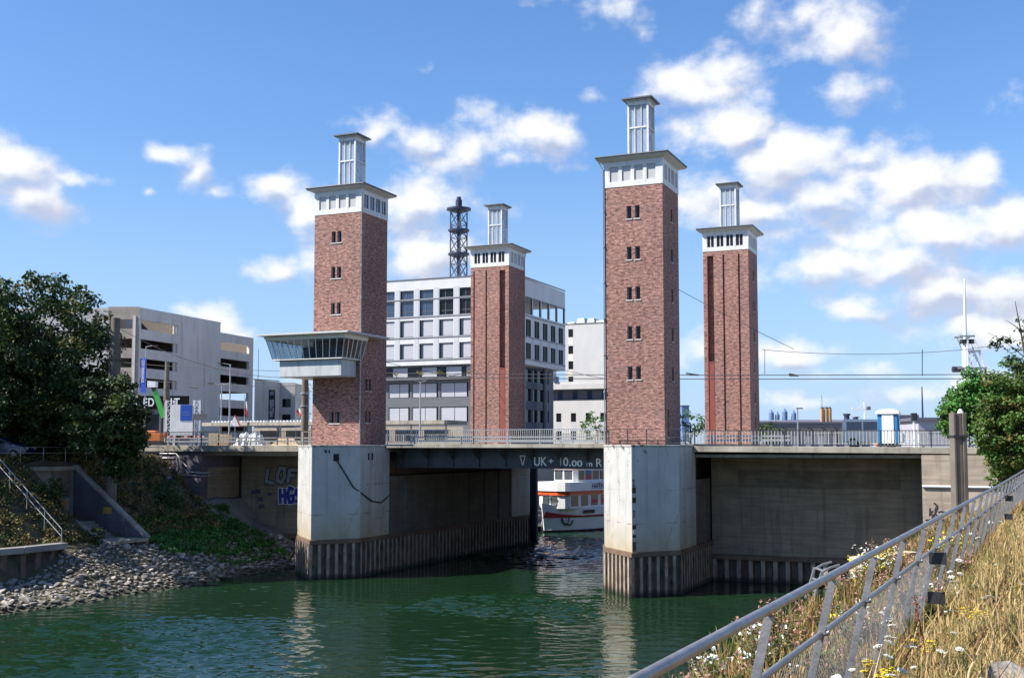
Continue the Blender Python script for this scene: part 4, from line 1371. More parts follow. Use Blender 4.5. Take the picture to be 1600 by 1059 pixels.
def waves(x, y):
    """height of the water: many short wave trains, livelier where the wind reaches the surface"""
    rg = np.random.default_rng(77)
    z = np.zeros_like(x)
    for _ in range(80):
        lam = .34 * 5.5 ** rg.random()
        k = 2 * math.pi / lam
        th = 1.5 + rg.normal() * .55
        amp = .0041 * lam ** .9
        z += amp * np.sin(k * (x * math.cos(th) + y * math.sin(th)) + rg.uniform(0, 6.28))
    n = fbm2(x, y, 4, 3, .06)
    wind = .35 + 1.25 * sst(.40, .60, n + .10 * np.exp(-((x + 6) / 10) ** 2 - ((y - 49) / 7) ** 2) + .2 * np.exp(-((x - 5) / 6) ** 2 - ((y - 95) / 14) ** 2))
    sparse = .55 + .9 * fbm2(x, y, 8, 3, .35)
    return z * wind * sparse


wx = np.arange(-34, 30.01, .12); wy = np.concatenate([np.arange(40, 70, .085), np.arange(70, 95, .13), np.arange(95, 150.1, .3)])
WX, WY = np.meshgrid(wx, wy, indexing='ij')
WZ = waves(WX, WY)
idx = np.arange(WX.size).reshape(WX.shape)
Q = np.stack([idx[:-1, :-1], idx[1:, :-1], idx[1:, 1:], idx[:-1, 1:]], -1).reshape(-1, 4)
k0 = WX.size
xs4 = [-400, -34, 30.01, 400]; xs4[2] = float(wx[-1]); ys4 = [-60, 40, float(wy[-1]), 330]
V = [np.stack([WX, WY, WZ], -1).reshape(-1, 3)]
Q = [Q]
for a_ in range(3):
    for b_ in range(3):
        if a_ == 1 and b_ == 1:
            continue
        V.append(np.array([(xs4[a_], ys4[b_], 0), (xs4[a_ + 1], ys4[b_], 0), (xs4[a_ + 1], ys4[b_ + 1], 0), (xs4[a_], ys4[b_ + 1], 0)], float))
        Q.append(np.array([[k0, k0 + 1, k0 + 2, k0 + 3]])); k0 += 4
o = bpy.data.objects.new('water', np_mesh('water', np.concatenate(V), np.concatenate(Q), ['water'], None, True))
COL.objects.link(o)
setp(o, 'dark green rippled harbour water', 'water', None, 'structure')

m = MB()                                               # the town's ground beyond the bridge, with quay edges round the basin
for poly in ([(-500, 7.2), (-4.2, 7.2), (-4.2, 31.5), (-10.2, 31.5), (-10.2, 78), (-500, 78)], [(27, 31.5), (300, 31.5), (300, 78), (27, 78)],
             [(38.3, 7.2), (300, 7.2), (300, 31.497), (38.3, 31.497)], [(-1500, 78.003), (1500, 78.003), (1500, 3000), (-1500, 3000)]):
    m.prism(poly, -2, 8.93)
solo('ground', m, 'paving', 'pale town ground behind the bridge', 'ground', (0, 0, 0), 'uv', kind='structure')


PT = 8.1                                               # level of the left bank's top


def zleft(U, V):
    U, V = np.asarray(U, float), np.asarray(V, float)
    x = -6.3 - U + .16 * np.minimum(V + 20, 0) * -1 * -1 + .25 * np.sin(V * .45)
    rocky = np.interp(x, [-6, 0, 5.0, 5.6, 6.2, 12.3, 14, 60], [-2.6, 0, 2.45, 2.7, 2.8, PT - .2, PT, PT + .2])
    walled = np.interp(x, [-6, 0, 4.9, 5.05, 6.2, 12.3, 14, 60], [-2.0, 0, 1.15, 2.75, 2.85, PT - .2, PT, PT + .2])
    k = sst(-20.5, -16.5, V)
    z = walled * (1 - k) + rocky * k
    n = (fbm2(U, V, 3, 4, .7) - .47) * .55
    z = z + n * sst(5.5, 8, x) * (1 - .6 * sst(12, 14, x)) + n * .35 * (x < 5.5)
    cut = (V > -12.75) & (V < -9.15) & (U < -11.6) & (U > -18.1)
    z = np.where(cut, 2.72, z)
    return z


us = np.concatenate([np.arange(-120, -40, 4), np.arange(-40, -19, 1.0), np.arange(-19, -4.4, .3)])
vs = np.concatenate([np.arange(-160, -60, 5), np.arange(-60, -30, 1.5), np.arange(-30, 6.01, .3)])
GU, GV = np.meshgrid(us, vs, indexing='ij')
GZ = zleft(GU, GV)
GZ = np.where((GV > .9) & (GU < -15.0), -1, GZ)
nu_, nv_ = GU.shape
idx = np.arange(nu_ * nv_).reshape(nu_, nv_)
Q = np.stack([idx[:-1, :-1], idx[1:, :-1], idx[1:, 1:], idx[:-1, 1:]], -1).reshape(-1, 4)
qx = (GU[:-1, :-1]).ravel(); qv = GV[:-1, :-1].ravel()
mi = np.where(qx > -11.4, 1, 0); mi = np.where((qv > -.5) & (qx <= -8.5), 2, mi)
me = np_mesh('left_bank', np.stack([GU, GV, GZ], -1).reshape(-1, 3), Q, ['soil', 'soil', 'bank_concrete'], mi, True)
o = bpy.data.objects.new('embankment', me); COL.objects.link(o); place(o, (0, 0, 0), 'uv')
setp(o, 'shaded weedy embankment left of the bridge', 'embankment', None, 'structure')

# low sheet pile wall with a concrete cap at the foot of the bank
T = Thing('retaining_wall', 'low sheet pile wall with concrete cap above the rocks on the left', 'retaining wall', (-11.3, -30, .8), 'uv')
wl = [(-11.15 - max(0, -20 - v_) * .16, v_) for v_ in (-46, -38, -30, -24, -20, -16.6)]
m = MB()
for a_, b_ in zip(wl, wl[1:]):
    m.bar((a_[0] - .1, a_[1], 2.85), (b_[0] - .1, b_[1] + .02, 2.85), .75, .38)
T.part('cap', m, 'bank_concrete', bevel=.03)
m = MB(); sheet(m, wl, .2, 2.655, period=1.25, depth=.35)
T.part('sheet_piling', m, ['pile_steel', 'pile_steel'])

# portal cut into the bank
T = Thing('tunnel_portal', 'concrete doorway with sloping wing wall set into the left bank', 'portal', (-16.6, -11.2, 2.7), 'uv')
m = MB(); m.box(-18.3, -17.8, -12.9, -8.9, 2.5, 7.35)
T.part('back_wall', m, 'bank_concrete')
m = MB(); m.box(-18.7, -17.5, -13.2, -9.21, 7.353, 7.62)
T.part('lintel', m, 'deck_concrete')
m = MB()
P3 = [(-17.8, 2.4), (-11.2, 2.4), (-11.2, 2.75), (-17.8, 7.6)]
n_ = len(P3)
m.add([(u_, -9.2, z) for u_, z in P3] + [(u_, -8.85, z) for u_, z in P3],
      [(0, 1, 2, 3), (7, 6, 5, 4)] + [(i, i + 4, (i + 1) % 4 + 4, (i + 1) % 4) for i in range(4)])
T.part('wing_wall', m, 'purple_concrete')
m = MB(); m.bar((-17.9, -9.02, 7.66), (-11.15, -9.02, 2.80), .46, .14); T.part('coping', m, 'deck_concrete')
m = MB()
P3 = [(-17.8, 2.4), (-11.4, 2.4), (-11.4, 2.6), (-17.8, 5.9)]
m.add([(u_, -12.9, z) for u_, z in P3] + [(u_, -12.6, z) for u_, z in P3],
      [(0, 1, 2, 3), (7, 6, 5, 4)] + [(i, i + 4, (i + 1) % 4 + 4, (i + 1) % 4) for i in range(4)])
m.bar((-17.8, -12.75, 5.96), (-11.35, -12.75, 2.65), .36, .12)
T.part('wing_wall', m, 'bank_concrete')
m = MB(); m.box(-17.797, -17.72, -11.2, -9.6, 5.45, 7.2)
d_ = T.part('door', m, 'door_brown')
m = MB(); m.box(-17.719, -17.66, -9.9, -9.8, 6.2, 6.3); T.part('handle', m, 'galvanised', d_)
m = MB()
for i in range(6):
    m.box(-17.7, -13.9 - i * .35, -12.6, -9.25, 2.7 + i * .19 + .001, 2.7 + (i + 1) * .19)
T.part('steps', m, 'bank_concrete')
m = MB(); m.box(-17.797, -17.76, -11.0, -9.6, 3.84, 5.44); T.part('lower_panel', m, 'deck_concrete')
m = MB(); m.box(-17.755, -17.73, -10.9, -9.9, 4.65, 5.2); T.part('sign', m, 'sign_orange', label='orange rusty sign below the door')
m = MB(); m.box(-15.0, -14.25, -9.235, -9.205, 4.35, 4.8); T.part('sign', m, 'sign_yellow', label='yellow sign on the wing wall')
m = MB(); m.box(-13.8, -10.9, -12.5, -9.25, 2.6, 2.80); T.part('landing', m, 'deck_concrete')

# stair rail down the bank
T = Thing('handrail', 'thin steel handrail running down the bank above the low pile wall', 'handrail', (-11.2, -17, 2.9), 'uv')
hp = [(-11.0, -17.0), (-17.6, -17.0)]
zb0, zb1 = 2.9, 8.15
m = MB()
for dz in (1.0, .55):
    m.tube([(-11.0, -17, zb0 + dz), (-17.6, -17, zb1 + dz)], .03, 6)
m.tube([(-11.0, -17, zb0 + 1.0), (-11.0, -17, zb0 - .1)], .03, 6)
T.part('rail', m, 'galvanised')
for k in (.22, .45, .68, .9):
    m = MB(); u_ = -11 - 6.6 * k; z_ = zb0 + (zb1 - zb0) * k
    m.tube([(u_, -17, z_ - .2), (u_, -17, z_ + 1.0)], .025, 6); T.part('post', m, 'galvanised')
# fence along the top of the bank
T = Thing('fence', 'low tubular rail along the top of the left bank before the cars', 'fence', (-18.6, -9, PT), 'uv')
for dz in (.85, .45):
    m = MB(); m.tube([(-18.4, -17.5, PT + dz), (-18.6, -8, PT + dz), (-18.6, 1.0, PT + dz)], .03, 6)
    T.part('rail', m, 'galvanised')
for i in range(10):
    m = MB(); v_ = -17.4 + i * 2.02; m.tube([(-18.5, v_, PT - .3), (-18.5, v_, PT + .85)], .03, 6); T.part('post', m, 'galvanised')

# ------------------------------------------------------------------ riprap
def rock_mesh(seed):
    import bmesh
    bm = bmesh.new()
    bmesh.ops.create_icosphere(bm, subdivisions=2, radius=1.0)
    rg = np.random.default_rng(seed)
    pl = [(Vector(rg.normal(size=3)).normalized(), .40 + .36 * rg.random()) for _ in range(13)]
    s_ = Vector((1.0 + .4 * rg.random(), .8 + .3 * rg.random(), .55 + .25 * rg.random()))
    for v in bm.verts:
        for n, d in pl:                                  # broken faces: cut by planes
            k = v.co.dot(n)
            if k > d:
                v.co -= n * (k - d)
        v.co = Vector((v.co.x * s_.x, v.co.y * s_.y, v.co.z * s_.z)) + Vector(rg.normal(size=3)) * .012
    me = bpy.data.meshes.new('boulder')
    bm.to_mesh(me); bm.free()
    me.materials.append(MATS['rock_pale' if seed % 3 == 0 else 'rock'])
    return me


RM = [rock_mesh(i + 1) for i in range(9)]
rg = np.random.default_rng(11)
spots = []
tries = 0
while len(spots) < 2100 and tries < 90000:
    tries += 1
    v_ = rg.uniform(-46, 4.6); x = rg.uniform(-.5, 5.0)
    u_ = -6.3 - x - .16 * max(0, -20 - v_)
    if v_ < -17 and x > 4.4:
        continue
    if x > 2.9 + .25 * math.sin(v_ * 2) and v_ > -8.5 and rg.random() < .85:
        continue
    w = W(u_, v_)
    r = (.13 + .25 * rg.random() ** 1.8) * (1.0 if v_ > -30 else 1.2)
    if v_ < -14 and x > 1.2 and rg.random() < .45:
        r *= .6
    if any((w.x - q[0]) ** 2 + (w.y - q[1]) ** 2 < (.74 * (r + q[3])) ** 2 for q in spots):
        continue
    spots.append((w.x, w.y, float(zleft(u_, v_)) + r * .18, r))
spots.sort(key=lambda q: -q[3] / q[1])
RB = MB()
for i, (x, y, z, r) in enumerate(spots):
    me = RM[i % 9]
    rot = (rg.uniform(-.5, .5), rg.uniform(-.5, .5), rg.uniform(0, 6.3))
    if i < 300:
        o = bpy.data.objects.new('boulder', me)
        COL.objects.link(o)
        o.location = (x, y, z); o.rotation_euler = rot; o.scale = (r, r, r)
        setp(o, 'grey boulder in the stone bank at the left edge of the water', 'boulder', 'boulders of the stone bank')
    else:
        M_ = Matrix.Translation((x, y, z)) @ Matrix.Rotation(rot[2], 4, 'Z') @ Matrix.Rotation(rot[0], 4, 'X') @ Matrix.Scale(r, 4)
        RB.add([M_ @ v.co for v in me.vertices], [tuple(p.vertices) for p in me.polygons], 0 if i % 3 else 1)
solo('rubble', RB, ['rock', 'rock_pale'], 'smaller grey stones filling the stone bank', 'rubble', (0, 0, 0), 'w', kind='stuff')

# ------------------------------------------------------------------ plants of the left bank
def bank_plants(name, label, region, n, per, size, mats, wts, seed, rr=(.25, .55), lift=.1):
    rg = np.random.default_rng(seed)
    C_, R_ = [], []
    while len(C_) < n:
        u_ = rg.uniform(region[0], region[1]); v_ = rg.uniform(region[2], region[3])
        if -13.0 < v_ < -8.8 and -18.5 < u_ < -10.8:
            continue
        if -17.4 < v_ < -16.9:
            continue
        if len(region) > 4 and not region[4](u_, v_):
            continue
        r = rr[0] + (rr[1] - rr[0]) * rg.random()
        z = float(zleft(u_, v_)) + lift + r * .3
        w = W(u_, v_, z); C_.append((w.x, w.y, w.z)); R_.append(r)
    V, Q, MI = leaf_cloud(rg, C_, R_, per, size, mats, wts)
    me = np_mesh(name, V, Q, mats, MI)
    o = bpy.data.objects.new(name, me); COL.objects.link(o)
    return setp(o, label, 'undergrowth', None, 'stuff')


bank_plants('undergrowth', 'dry olive and brown weeds over the left slope', (-19.5, -12.2, -34, .8), 1800, 170, .15, ['leaf_olive', 'leaf_brown', 'leaf_mid', 'leaf_dark'], [.36, .34, .12, .18], 5, (.25, .6))
bank_plants('bank_grass', 'short dry grass along the top of the left bank', (-21, -18, -34, .8), 300, 220, .12, ['leaf_olive', 'leaf_brown'], [.6, .4], 6, (.2, .4))
bank_plants('ivy', 'bright green ground cover creeping over the stones left of the white pier', (-14.0, -8.6, -8.9, 2.8, lambda u, v: u < -8.6 - .22 * abs(v + 1.0) * .5), 560, 300, .15, ['leaf_ivy', 'leaf_bright', 'leaf_dark'], [.6, .2, .2], 7, (.2, .42))
bank_plants('ivy', 'green creeper in the corner under the left abutment', (-10.4, -7.4, -5.5, 2.6), 140, 300, .14, ['leaf_ivy', 'leaf_mid'], [.7, .3], 8, (.18, .36))
for k, (px, py, Y, sc, lab) in enumerate(((78, 770, 75.5, 1.0, 'dark bush at the left jamb of the doorway in the bank'), (262, 775, 79, 1.15, 'dark bush on the slope beside the grey wing wall'), (150, 838, 73.5, .55, 'grey green plant sprawling over the cap below the steps'), (178, 712, 78.3, 1.3, 'dark bush at the foot of the thick concrete mast'), (192, 735, 78.0, 1.0, 'smaller dark bush on the slope above the wing wall coping'))):
    p = at(px, py, Y)
    tree('bush', lab, 'bush', (p.x, p.y, p.z - sc), [(p.x, p.y, p.z, .9 * sc, .9 * sc, 1.1 * sc)], 40, 260, .15, ['leaf_dark', 'leaf_mid'], [.75, .25], 60 + k, .05, (.2 * sc + .1, .45 * sc), 'bushes on the left bank', 5)

# trees along the top of the left bank
G = 'trees along the left bank'


def L_tree(lab, px, Y, zc, rx, rz, n, seed, extra=(), tr=.3, mats=('leaf_dark', 'leaf_mid', 'leaf_olive'), wts=(.72, .2, .08), size=.30, per=105, clump=(.6, 1.3)):
    x = (px - 800) / F * Y
    ell = [(x, Y, zc, rx, rx, rz)] + [(x + a, Y + b, zc + c, r1, r1, r2) for a, b, c, r1, r2 in extra]
    return tree('broadleaf_tree', lab, 'tree', (x, Y, PT - .1), ell, n, per, size, list(mats), list(wts), seed, tr, clump, G, 10, (x, Y, zc + rz * .4))


L_tree('tallest dark broadleaf tree at the left edge, overtopping the parking garage', 38, 82, 14.9, 6.4, 7.1, 520, 21, ((3.3, 0, -3.4, 3.5, 3.8), (-3.5, 0, -.8, 4.8, 5.5), (4.1, -.5, -.3, 2.0, 3.4)))
L_tree('smaller dark tree between the tall tree and the concrete mast', 168, 77, 10.9, 2.7, 3.2, 150, 22, ((.8, 0, -1.2, 1.6, 1.9),), .16, size=.26, per=130, clump=(.4, .9))
L_tree('rounded dark bush tree reaching down to the approach railing', 190, 77, 9.9, 1.7, 2.6, 110, 23, (), .12, size=.24, per=150, clump=(.35, .7))
L_tree('low dark tree behind the bank fence below the tall crown', 110, 84, 10.2, 3.0, 2.8, 130, 24, (), .16, size=.26, per=120)
L_tree('dark tree cut by the left edge of the picture', -75, 76, 14.5, 5.6, 6.4, 130, 25, (), .3)

# ------------------------------------------------------------------ right bank (foreground); rail frame: s along the rail, t to its right
RX, RY = math.sin(R(26.12)), math.cos(R(26.12))


def ST(s_, t_, z=0.0):
    return Vector((s_ * RX + t_ * RY, s_ * RY - t_ * RX, z))


RT = -1.227                                             # the rail's line
QT = -3.75                                              # the quay edge


def zright(s_, t_):
    s_, t_ = np.asarray(s_, float), np.asarray(t_, float)
    z = np.interp(t_, [QT, -2.6, RT, 0.0, 1.5, 5, 12, 60], [6.35, 6.75, 7.10, 7.36, 7.62, 8.0, 8.4, 8.7])
    return z + (fbm2(s_, t_, 9, 4, .8) - .47) * .22


ss = np.concatenate([np.arange(-20, 0, 1.0), np.arange(0, 30, .25), np.arange(30, 72, .7)])
ts = np.concatenate([np.arange(QT, 3, .2), np.arange(3, 60, 2.0)])
GS, GT = np.meshgrid(ss, ts, indexing='ij')
GZ = zright(GS, GT)
X_ = GS * RX + GT * RY; Y_ = GS * RY - GT * RX
n1_, n2_ = GS.shape
idx = np.arange(n1_ * n2_).reshape(n1_, n2_)
Q = np.stack([idx[:-1, :-1], idx[:-1, 1:], idx[1:, 1:], idx[1:, :-1]], -1).reshape(-1, 4)[:, ::-1]
me = np_mesh('right_bank', np.stack([X_, Y_, GZ], -1).reshape(-1, 3), Q, ['dry_soil'], None, True)
o = bpy.data.objects.new('grass_bank', me); COL.objects.link(o)
setp(o, 'dry grassy ground along the foreground railing', 'ground', None, 'structure')
m = MB()
a_, b_ = ST(-20, QT), ST(72, QT)
n3 = ST(0, 1) - ST(0, 0)
m.add([(a_.x, a_.y, -2), (b_.x, b_.y, -2), (b_.x, b_.y, 6.42), (a_.x, a_.y, 6.42)] + [(p.x + n3.x * .4, p.y + n3.y * .4, z) for p, z in ((a_, -2), (b_, -2), (b_, 6.42), (a_, 6.42))],
      [(0, 3, 2, 1), (3, 7, 6, 2), (0, 4, 7, 3), (1, 2, 6, 5)])
solo('quay_wall', m, 'bank_concrete', 'concrete quay wall below the foreground railing', 'quay wall', (a_.x, a_.y, 0), 'w')
# ------------------------------------------------------------------ parking garage
A2, E2 = Vector((-56.7, 172.0, 0)), Vector((.313, .950, 0)).normalized()
N2 = Vector((E2.y, -E2.x, 0))
T = Thing('parking_garage', 'grey concrete multi storey parking garage with open dark decks', 'parking garage', (-56.7, 172, 9), 'w')
LZ = [z for z in (26.85, 23.9, 20.95, 18.0, 15.05, 12.1)]
h1 = [(.5, 10.0, z, z + 1.45) for z in LZ]
m = MB()
m.wall(A2 + Vector((0, 0, 9)), E2, N2, 22.2, 9, 30.15, h1, .5)
h2 = [(.2, 9.3, z, z + 1.4) for z in (25.45, 22.65, 19.85, 17.05, 14.25, 11.4)]
m.wall(A2 + E2 * 22.2 + Vector((0, 0, 9)), E2, N2, 10.7, 9, 28.4, h2, .5)
B2 = A2 + E2 * 32.9
m.quad(A2 + E2 * 22.2 + Vector((0, 0, 28.4)), A2 + E2 * 22.2 - N2 * 9 + Vector((0, 0, 28.4)), A2 + E2 * 22.2 - N2 * 9 + Vector((0, 0, 30.15)), A2 + E2 * 22.2 + Vector((0, 0, 30.15)))
m.bar(A2 + E2 * 22.4 - N2 * .3 + Vector((0, 0, 30.0)), A2 + Vector((0, 0, 30.0)) - N2 * .3 + E2 * .3, .5, .26)
T.part('facade', m, 'garage_concrete')
m = MB()
for z in LZ:                                            # deck slabs seen through the openings
    m.prism([tuple((A2 + E2 * a - N2 * b).xy) for a, b in ((.4, .55), (21.5, .55), (21.5, 16), (.4, 16))], z - .5, z - .1)
for z in (25.45, 22.65, 19.85, 17.05, 14.25, 11.4):
    m.prism([tuple((A2 + E2 * a - N2 * b).xy) for a, b in ((22.3, .55), (32.6, .55), (32.6, 16), (22.3, 16))], z - .5, z - .1)
T.part('deck', m, 'garage_brown')
m = MB()
m.prism([tuple((A2 + E2 * a - N2 * b).xy) for a, b in ((11, .6), (21, .6), (21, 16), (11, 16))], 9.1, 29.9)
m.prism([tuple((A2 + E2 * a - N2 * b).xy) for a, b in ((.6, 9), (32, 9), (32, 9.4), (.6, 9.4))], 9.1, 25.2)
for z0, z1 in ((9.1, 17.0), (18.5, 28.3)):
    m.prism([tuple((A2 + E2 * a - N2 * b).xy) for a, b in ((32.65, .6), (32.9, .6), (32.9, 16), (32.65, 16))], z0, z1)
T.part('core', m, 'door_brown')
m = MB()
m.wall((-61.4, 171.9, 9), (1, 0, 0), (0, -1, 0), 4.7, 9, 30.2, [(.2, 3.7, z, z + 1.45) for z in LZ], .5)
m.box(-61.4, -56.75, 172.45, 180, 30.0, 30.2)
T.part('end_wall', m, 'garage_brown', label='brown end wall with open decks')
m = MB(); m.box(-57.5, -57.15, 171.7, 171.89, 9, 28.8)
T.part('column', m, 'garage_concrete')
m = MB(); m.box(-80, -61.41, 172.2, 190, 9, 30.05); T.part('stair_block', m, 'white_render')
m = MB()
for z in LZ:
    m.prism([tuple((A2 + E2 * a - N2 * b).xy) for a, b in ((9.3, .3), (9.9, .3), (9.9, .5), (9.3, .5))], z + .01, z + 1.44)
T.part('pier_strip', m, 'garage_concrete')

# shop block with the lettering, below the garage
p0, p1 = at(196, 697, 162), at(292, 697, 162)
T = Thing('shop_building', 'low dark shop front with white lettering below the garage', 'shop', ((p0.x + p1.x) / 2, 162, 9), 'w')
m = MB(); m.wall((p0.x, 162, 9), (1, 0, 0), (0, -1, 0), p1.x - p0.x, 9, 14.3, [(.6 + i * 2.2, 2.5 + i * 2.2, 9.6, 13.6) for i in range(4)], .3)
m.box(p0.x, p1.x, 162.3, 170, 14.0, 14.29)
m.box(p0.x, p0.x + .2, 162.01, 170, 9, 14)
T.part('wall', m, 'facade_dark')
for i in range(4):
    m = MB(); m.box(p0.x + .6 + i * 2.2, p0.x + 2.5 + i * 2.2, 162.25, 162.29, 9.6, 13.6); T.part('window', m, 'glass_dark')
m = MB(); m.box(p0.x - .2, p1.x + .2, 161.8, 161.99, 14.303, 16.2)
T.part('sign_board', m, 'board_black')
a_, b_ = at(207, 635, 161.7), at(286, 635, 161.7)
T.text('sign_lettering', 'REED', (a_.x, 161.78, 14.72), 1.65, 'letter_white', (1, 0, 0), extrude=.02, bold=.03, xs=.74, space=1.1)
T.text('sign_lettering', 'FIT.', (at(256, 635, 161.7).x, 161.78, 14.72), 1.65, 'letter_white', (1, 0, 0), extrude=.02, bold=.03, xs=.8, space=1.35)

# gym annexe
p0, p1, p2 = at(398, 593, 206), at(437, 597, 212), at(463, 600, 214)
T = Thing('gym_annexe', 'low grey annexe with a black vertical banner right of the garage', 'building', (p0.x, 206, 9), 'w')
m = MB(); m.prism([(p0.x, 206), (p1.x, 212), (p1.x + .2, 230), (p0.x, 230)], 9, [p0.z, p1.z, p1.z, p0.z]); T.part('wall', m, 'garage_concrete')
m = MB(); q0, q1 = p1.x + .02, p2.x
m.wall((q0, 212.5, 9), (1, 0, 0), (0, -1, 0), q1 - q0, 9, p2.z + .2, [(.4, 2.0, z, z + 1.6) for z in (10.5, 13.4, 16.3)], .3); m.box(q0, q1, 212.9, 228, 9, p2.z + .15)
T.part('wing', m, 'garage_concrete')
m = MB()
for z in (10.5, 13.4, 16.3):
    m.box(q0 + .4, q0 + 2.0, 212.78, 212.82, z, z + 1.6)
T.part('window', m, 'glass_dark')
m = MB(); m.prism([(p0.x - .2, 205.7), (p1.x, 211.7), (p1.x, 212), (p0.x - .2, 206)], p0.z - .02, p0.z + .15)
T.part('roof_edge', m, 'roof_dark')
b0, b1, bt, bb = at(420.5, 650, 208.6), at(430.5, 650, 208.6), at(425, 609, 208.6).z, at(425, 655, 208.6).z
m = MB(); m.box(b0.x, b1.x, 207.9, 208.1, bb, bt); bn = T.part('banner', m, 'letter_black')
T.text('banner_lettering', 'WELLNESS', (b0.x + .92, 207.85, bb + .35), .95, 'letter_white', (0, 0, 1), up=(-1, 0, 0), extrude=.01, bold=.02, xs=.72)
m = MB(); m.box(b0.x + .25, b1.x - .25, 207.84, 207.89, bt - 1.0, bt - .35); T.part('banner_emblem', m, 'far_wall', bn)

# blue banner lettered vertically, on its lamp post
def lamp(label, px, pyt, pyb, Y, arm, double=False, group='lamp posts behind the bridge'):
    p, q = at(px, pyt, Y), at(px, pyb, Y)
    T = Thing('lamp_post', label, 'lamp post', (p.x, Y, 9), 'w', group)
    m = MB(); m.tube([(p.x, Y, 8.9), (p.x, Y, p.z)], [.11, .07], 8)
    T.part('pole', m, 'galvanised')
    m = MB(); m.tube([(p.x, Y, p.z - .05), (p.x + arm, Y, p.z + .1)], .04, 6)
    if double:
        m.tube([(p.x, Y, p.z - .05), (p.x - arm, Y, p.z + .1)], .04, 6)
    T.part('arm', m, 'galvanised')
    m = MB(); m.box(p.x + arm - .1, p.x + arm + (.6 if arm > 0 else -.6), Y - .14, Y + .14, p.z + .02, p.z + .14)
    if double:
        m.box(p.x - arm + .1, p.x - arm - .6, Y - .14, Y + .14, p.z + .02, p.z + .14)
    T.part('lamp_head', m, 'rail_dark')
    return T


T = lamp('lamp post beside the blue vertical banner', 228.5, 541, 690, 150, .9)
b0, b1 = at(221.5, 560, 150), at(228, 614, 150)
T = Thing('banner', 'blue vertical banner lettered in white beside a lamp post', 'banner', (b0.x, 149.8, b1.z), 'w')
m = MB(); m.box(b0.x, b1.x, 149.75, 149.85, b1.z, b0.z); T.part('cloth', m, 'banner_blue')
T.text('lettering', 'CITY PARKHAUS', (b0.x + .12, 149.72, b0.z - .2), .50, 'letter_white', (0, 0, -1), up=(1, 0, 0), extrude=.01, bold=.012, xs=.80)
lamp('taller lamp post before the right half of the garage', 360, 569, 690, 128, -.8)
lamp('double armed lamp post before the garage, left of the taller one', 346.5, 600, 690, 134, 1.0, True)
lamp('lamp post among the far roofs right of the rearmost tower', 1246, 639, 690, 130, .01)
lamp('double armed lamp post before the lower storeys of the office block', 657, 596, 690, 118, .7, True)

# concrete poles
for lab, px, pyt, Y, r in (('thick concrete mast standing among the dark trees', 181, 497, 80.6, .33), ('concrete pole behind the white billboard', 261.5, 565, 122, .26)):
    p = at(px, pyt, Y)
    T = Thing('concrete_mast', lab, 'mast', (p.x, Y, 8.0), 'w', 'concrete masts left of the bridge')
    m = MB(); m.tube([(p.x, Y, 4.5), (p.x, Y, p.z)], [r * 1.15, r * .9], 14); T.part('shaft', m, 'post_concrete')
    m = MB(); m.cyl(p.x, Y, p.z - 3.0, p.z - 2.0, r * 1.22, n=14); m.cyl(p.x, Y, p.z - 4.2, p.z - 3.1, r * 1.22, n=14); T.part('collar', m, 'post_concrete')

# green lifting boom with a white basket
Y = 140
T = Thing('boom_lift', 'green boom lift with white work basket beside the billboard', 'boom lift', (at(256, 690, Y).x, Y, 9), 'w')
p, q, r_ = at(239, 605, Y), at(256, 652, Y), at(256, 690, Y)
m = MB(); m.bar(at(242, 611, Y), q, .55, .55); T.part('boom', m, 'crane_green')
m = MB(); m.bar(p, at(243, 613, Y), .42, .42); T.part('jib', m, 'rail_dark')
m = MB(); m.box(p.x - .55, p.x + .45, Y - .5, Y + .5, p.z, p.z + .75); T.part('basket', m, 'white_metal')
m = MB(); m.box(r_.x - 1.4, r_.x + 1.2, Y - 1, Y + 1, 9.5, 10.3); m.bar(q, (r_.x, Y, 10.3), .25, .25); T.part('chassis', m, 'rail_dark')
for dx in (-1.1, 1.1):
    m = MB(); m.tube([(r_.x + dx, Y - 1.1, 9.45), (r_.x + dx, Y + 1.1, 9.45)], .5, 14); T.part('wheel', m, 'rubber')

# billboard on two lattice towers
Y = 116
T = Thing('billboard', 'white billboard with a blue square between two white lattice towers', 'billboard', (at(284, 690, Y).x, Y, 9), 'w')
for px0, px1 in ((258.5, 271.5), (302, 311)):
    m = MB()
    xa, xb = at(px0, 690, Y).x, at(px1, 690, Y).x
    zt = at(px0, 625, Y).z
    for x in (xa, xb):
        for dy in (-.2, .2):
            m.bar((x, Y + dy, 9), (x, Y + dy, zt), .07)
    n = 5
    for i in range(n):
        z0, z1 = 9.2 + (zt - 9.3) * i / n, 9.2 + (zt - 9.3) * (i + 1) / n
        m.bar((xa, Y - .2, z0), (xb, Y - .2, z1), .035); m.bar((xb, Y + .2, z0), (xa, Y + .2, z1), .035)
        m.bar((xa, Y - .2, z1), (xb, Y - .2, z1), .05)
    T.part('lattice_tower', m, 'white_metal')
a_, b_ = at(266, 632, Y - .5), at(302.5, 680, Y - .5)
m = MB(); m.box(a_.x, b_.x, Y - .5, Y - .42, b_.z, a_.z); pn = T.part('panel', m, 'white_paint')
a_, b_ = at(282, 632, Y - .52), at(300, 657, Y - .52)
m = MB(); m.box(a_.x, b_.x, Y - .54, Y - .503, b_.z, a_.z - .02); T.part('blue_square', m, 'blue_paint', pn)
m = MB()
for py in (644, 648):
    c_ = at(285, py, Y - .55); m.box(c_.x, c_.x + .8, Y - .55, Y - .541, c_.z - .03, c_.z + .03)
T.part('text_line', m, 'far_blue', pn)

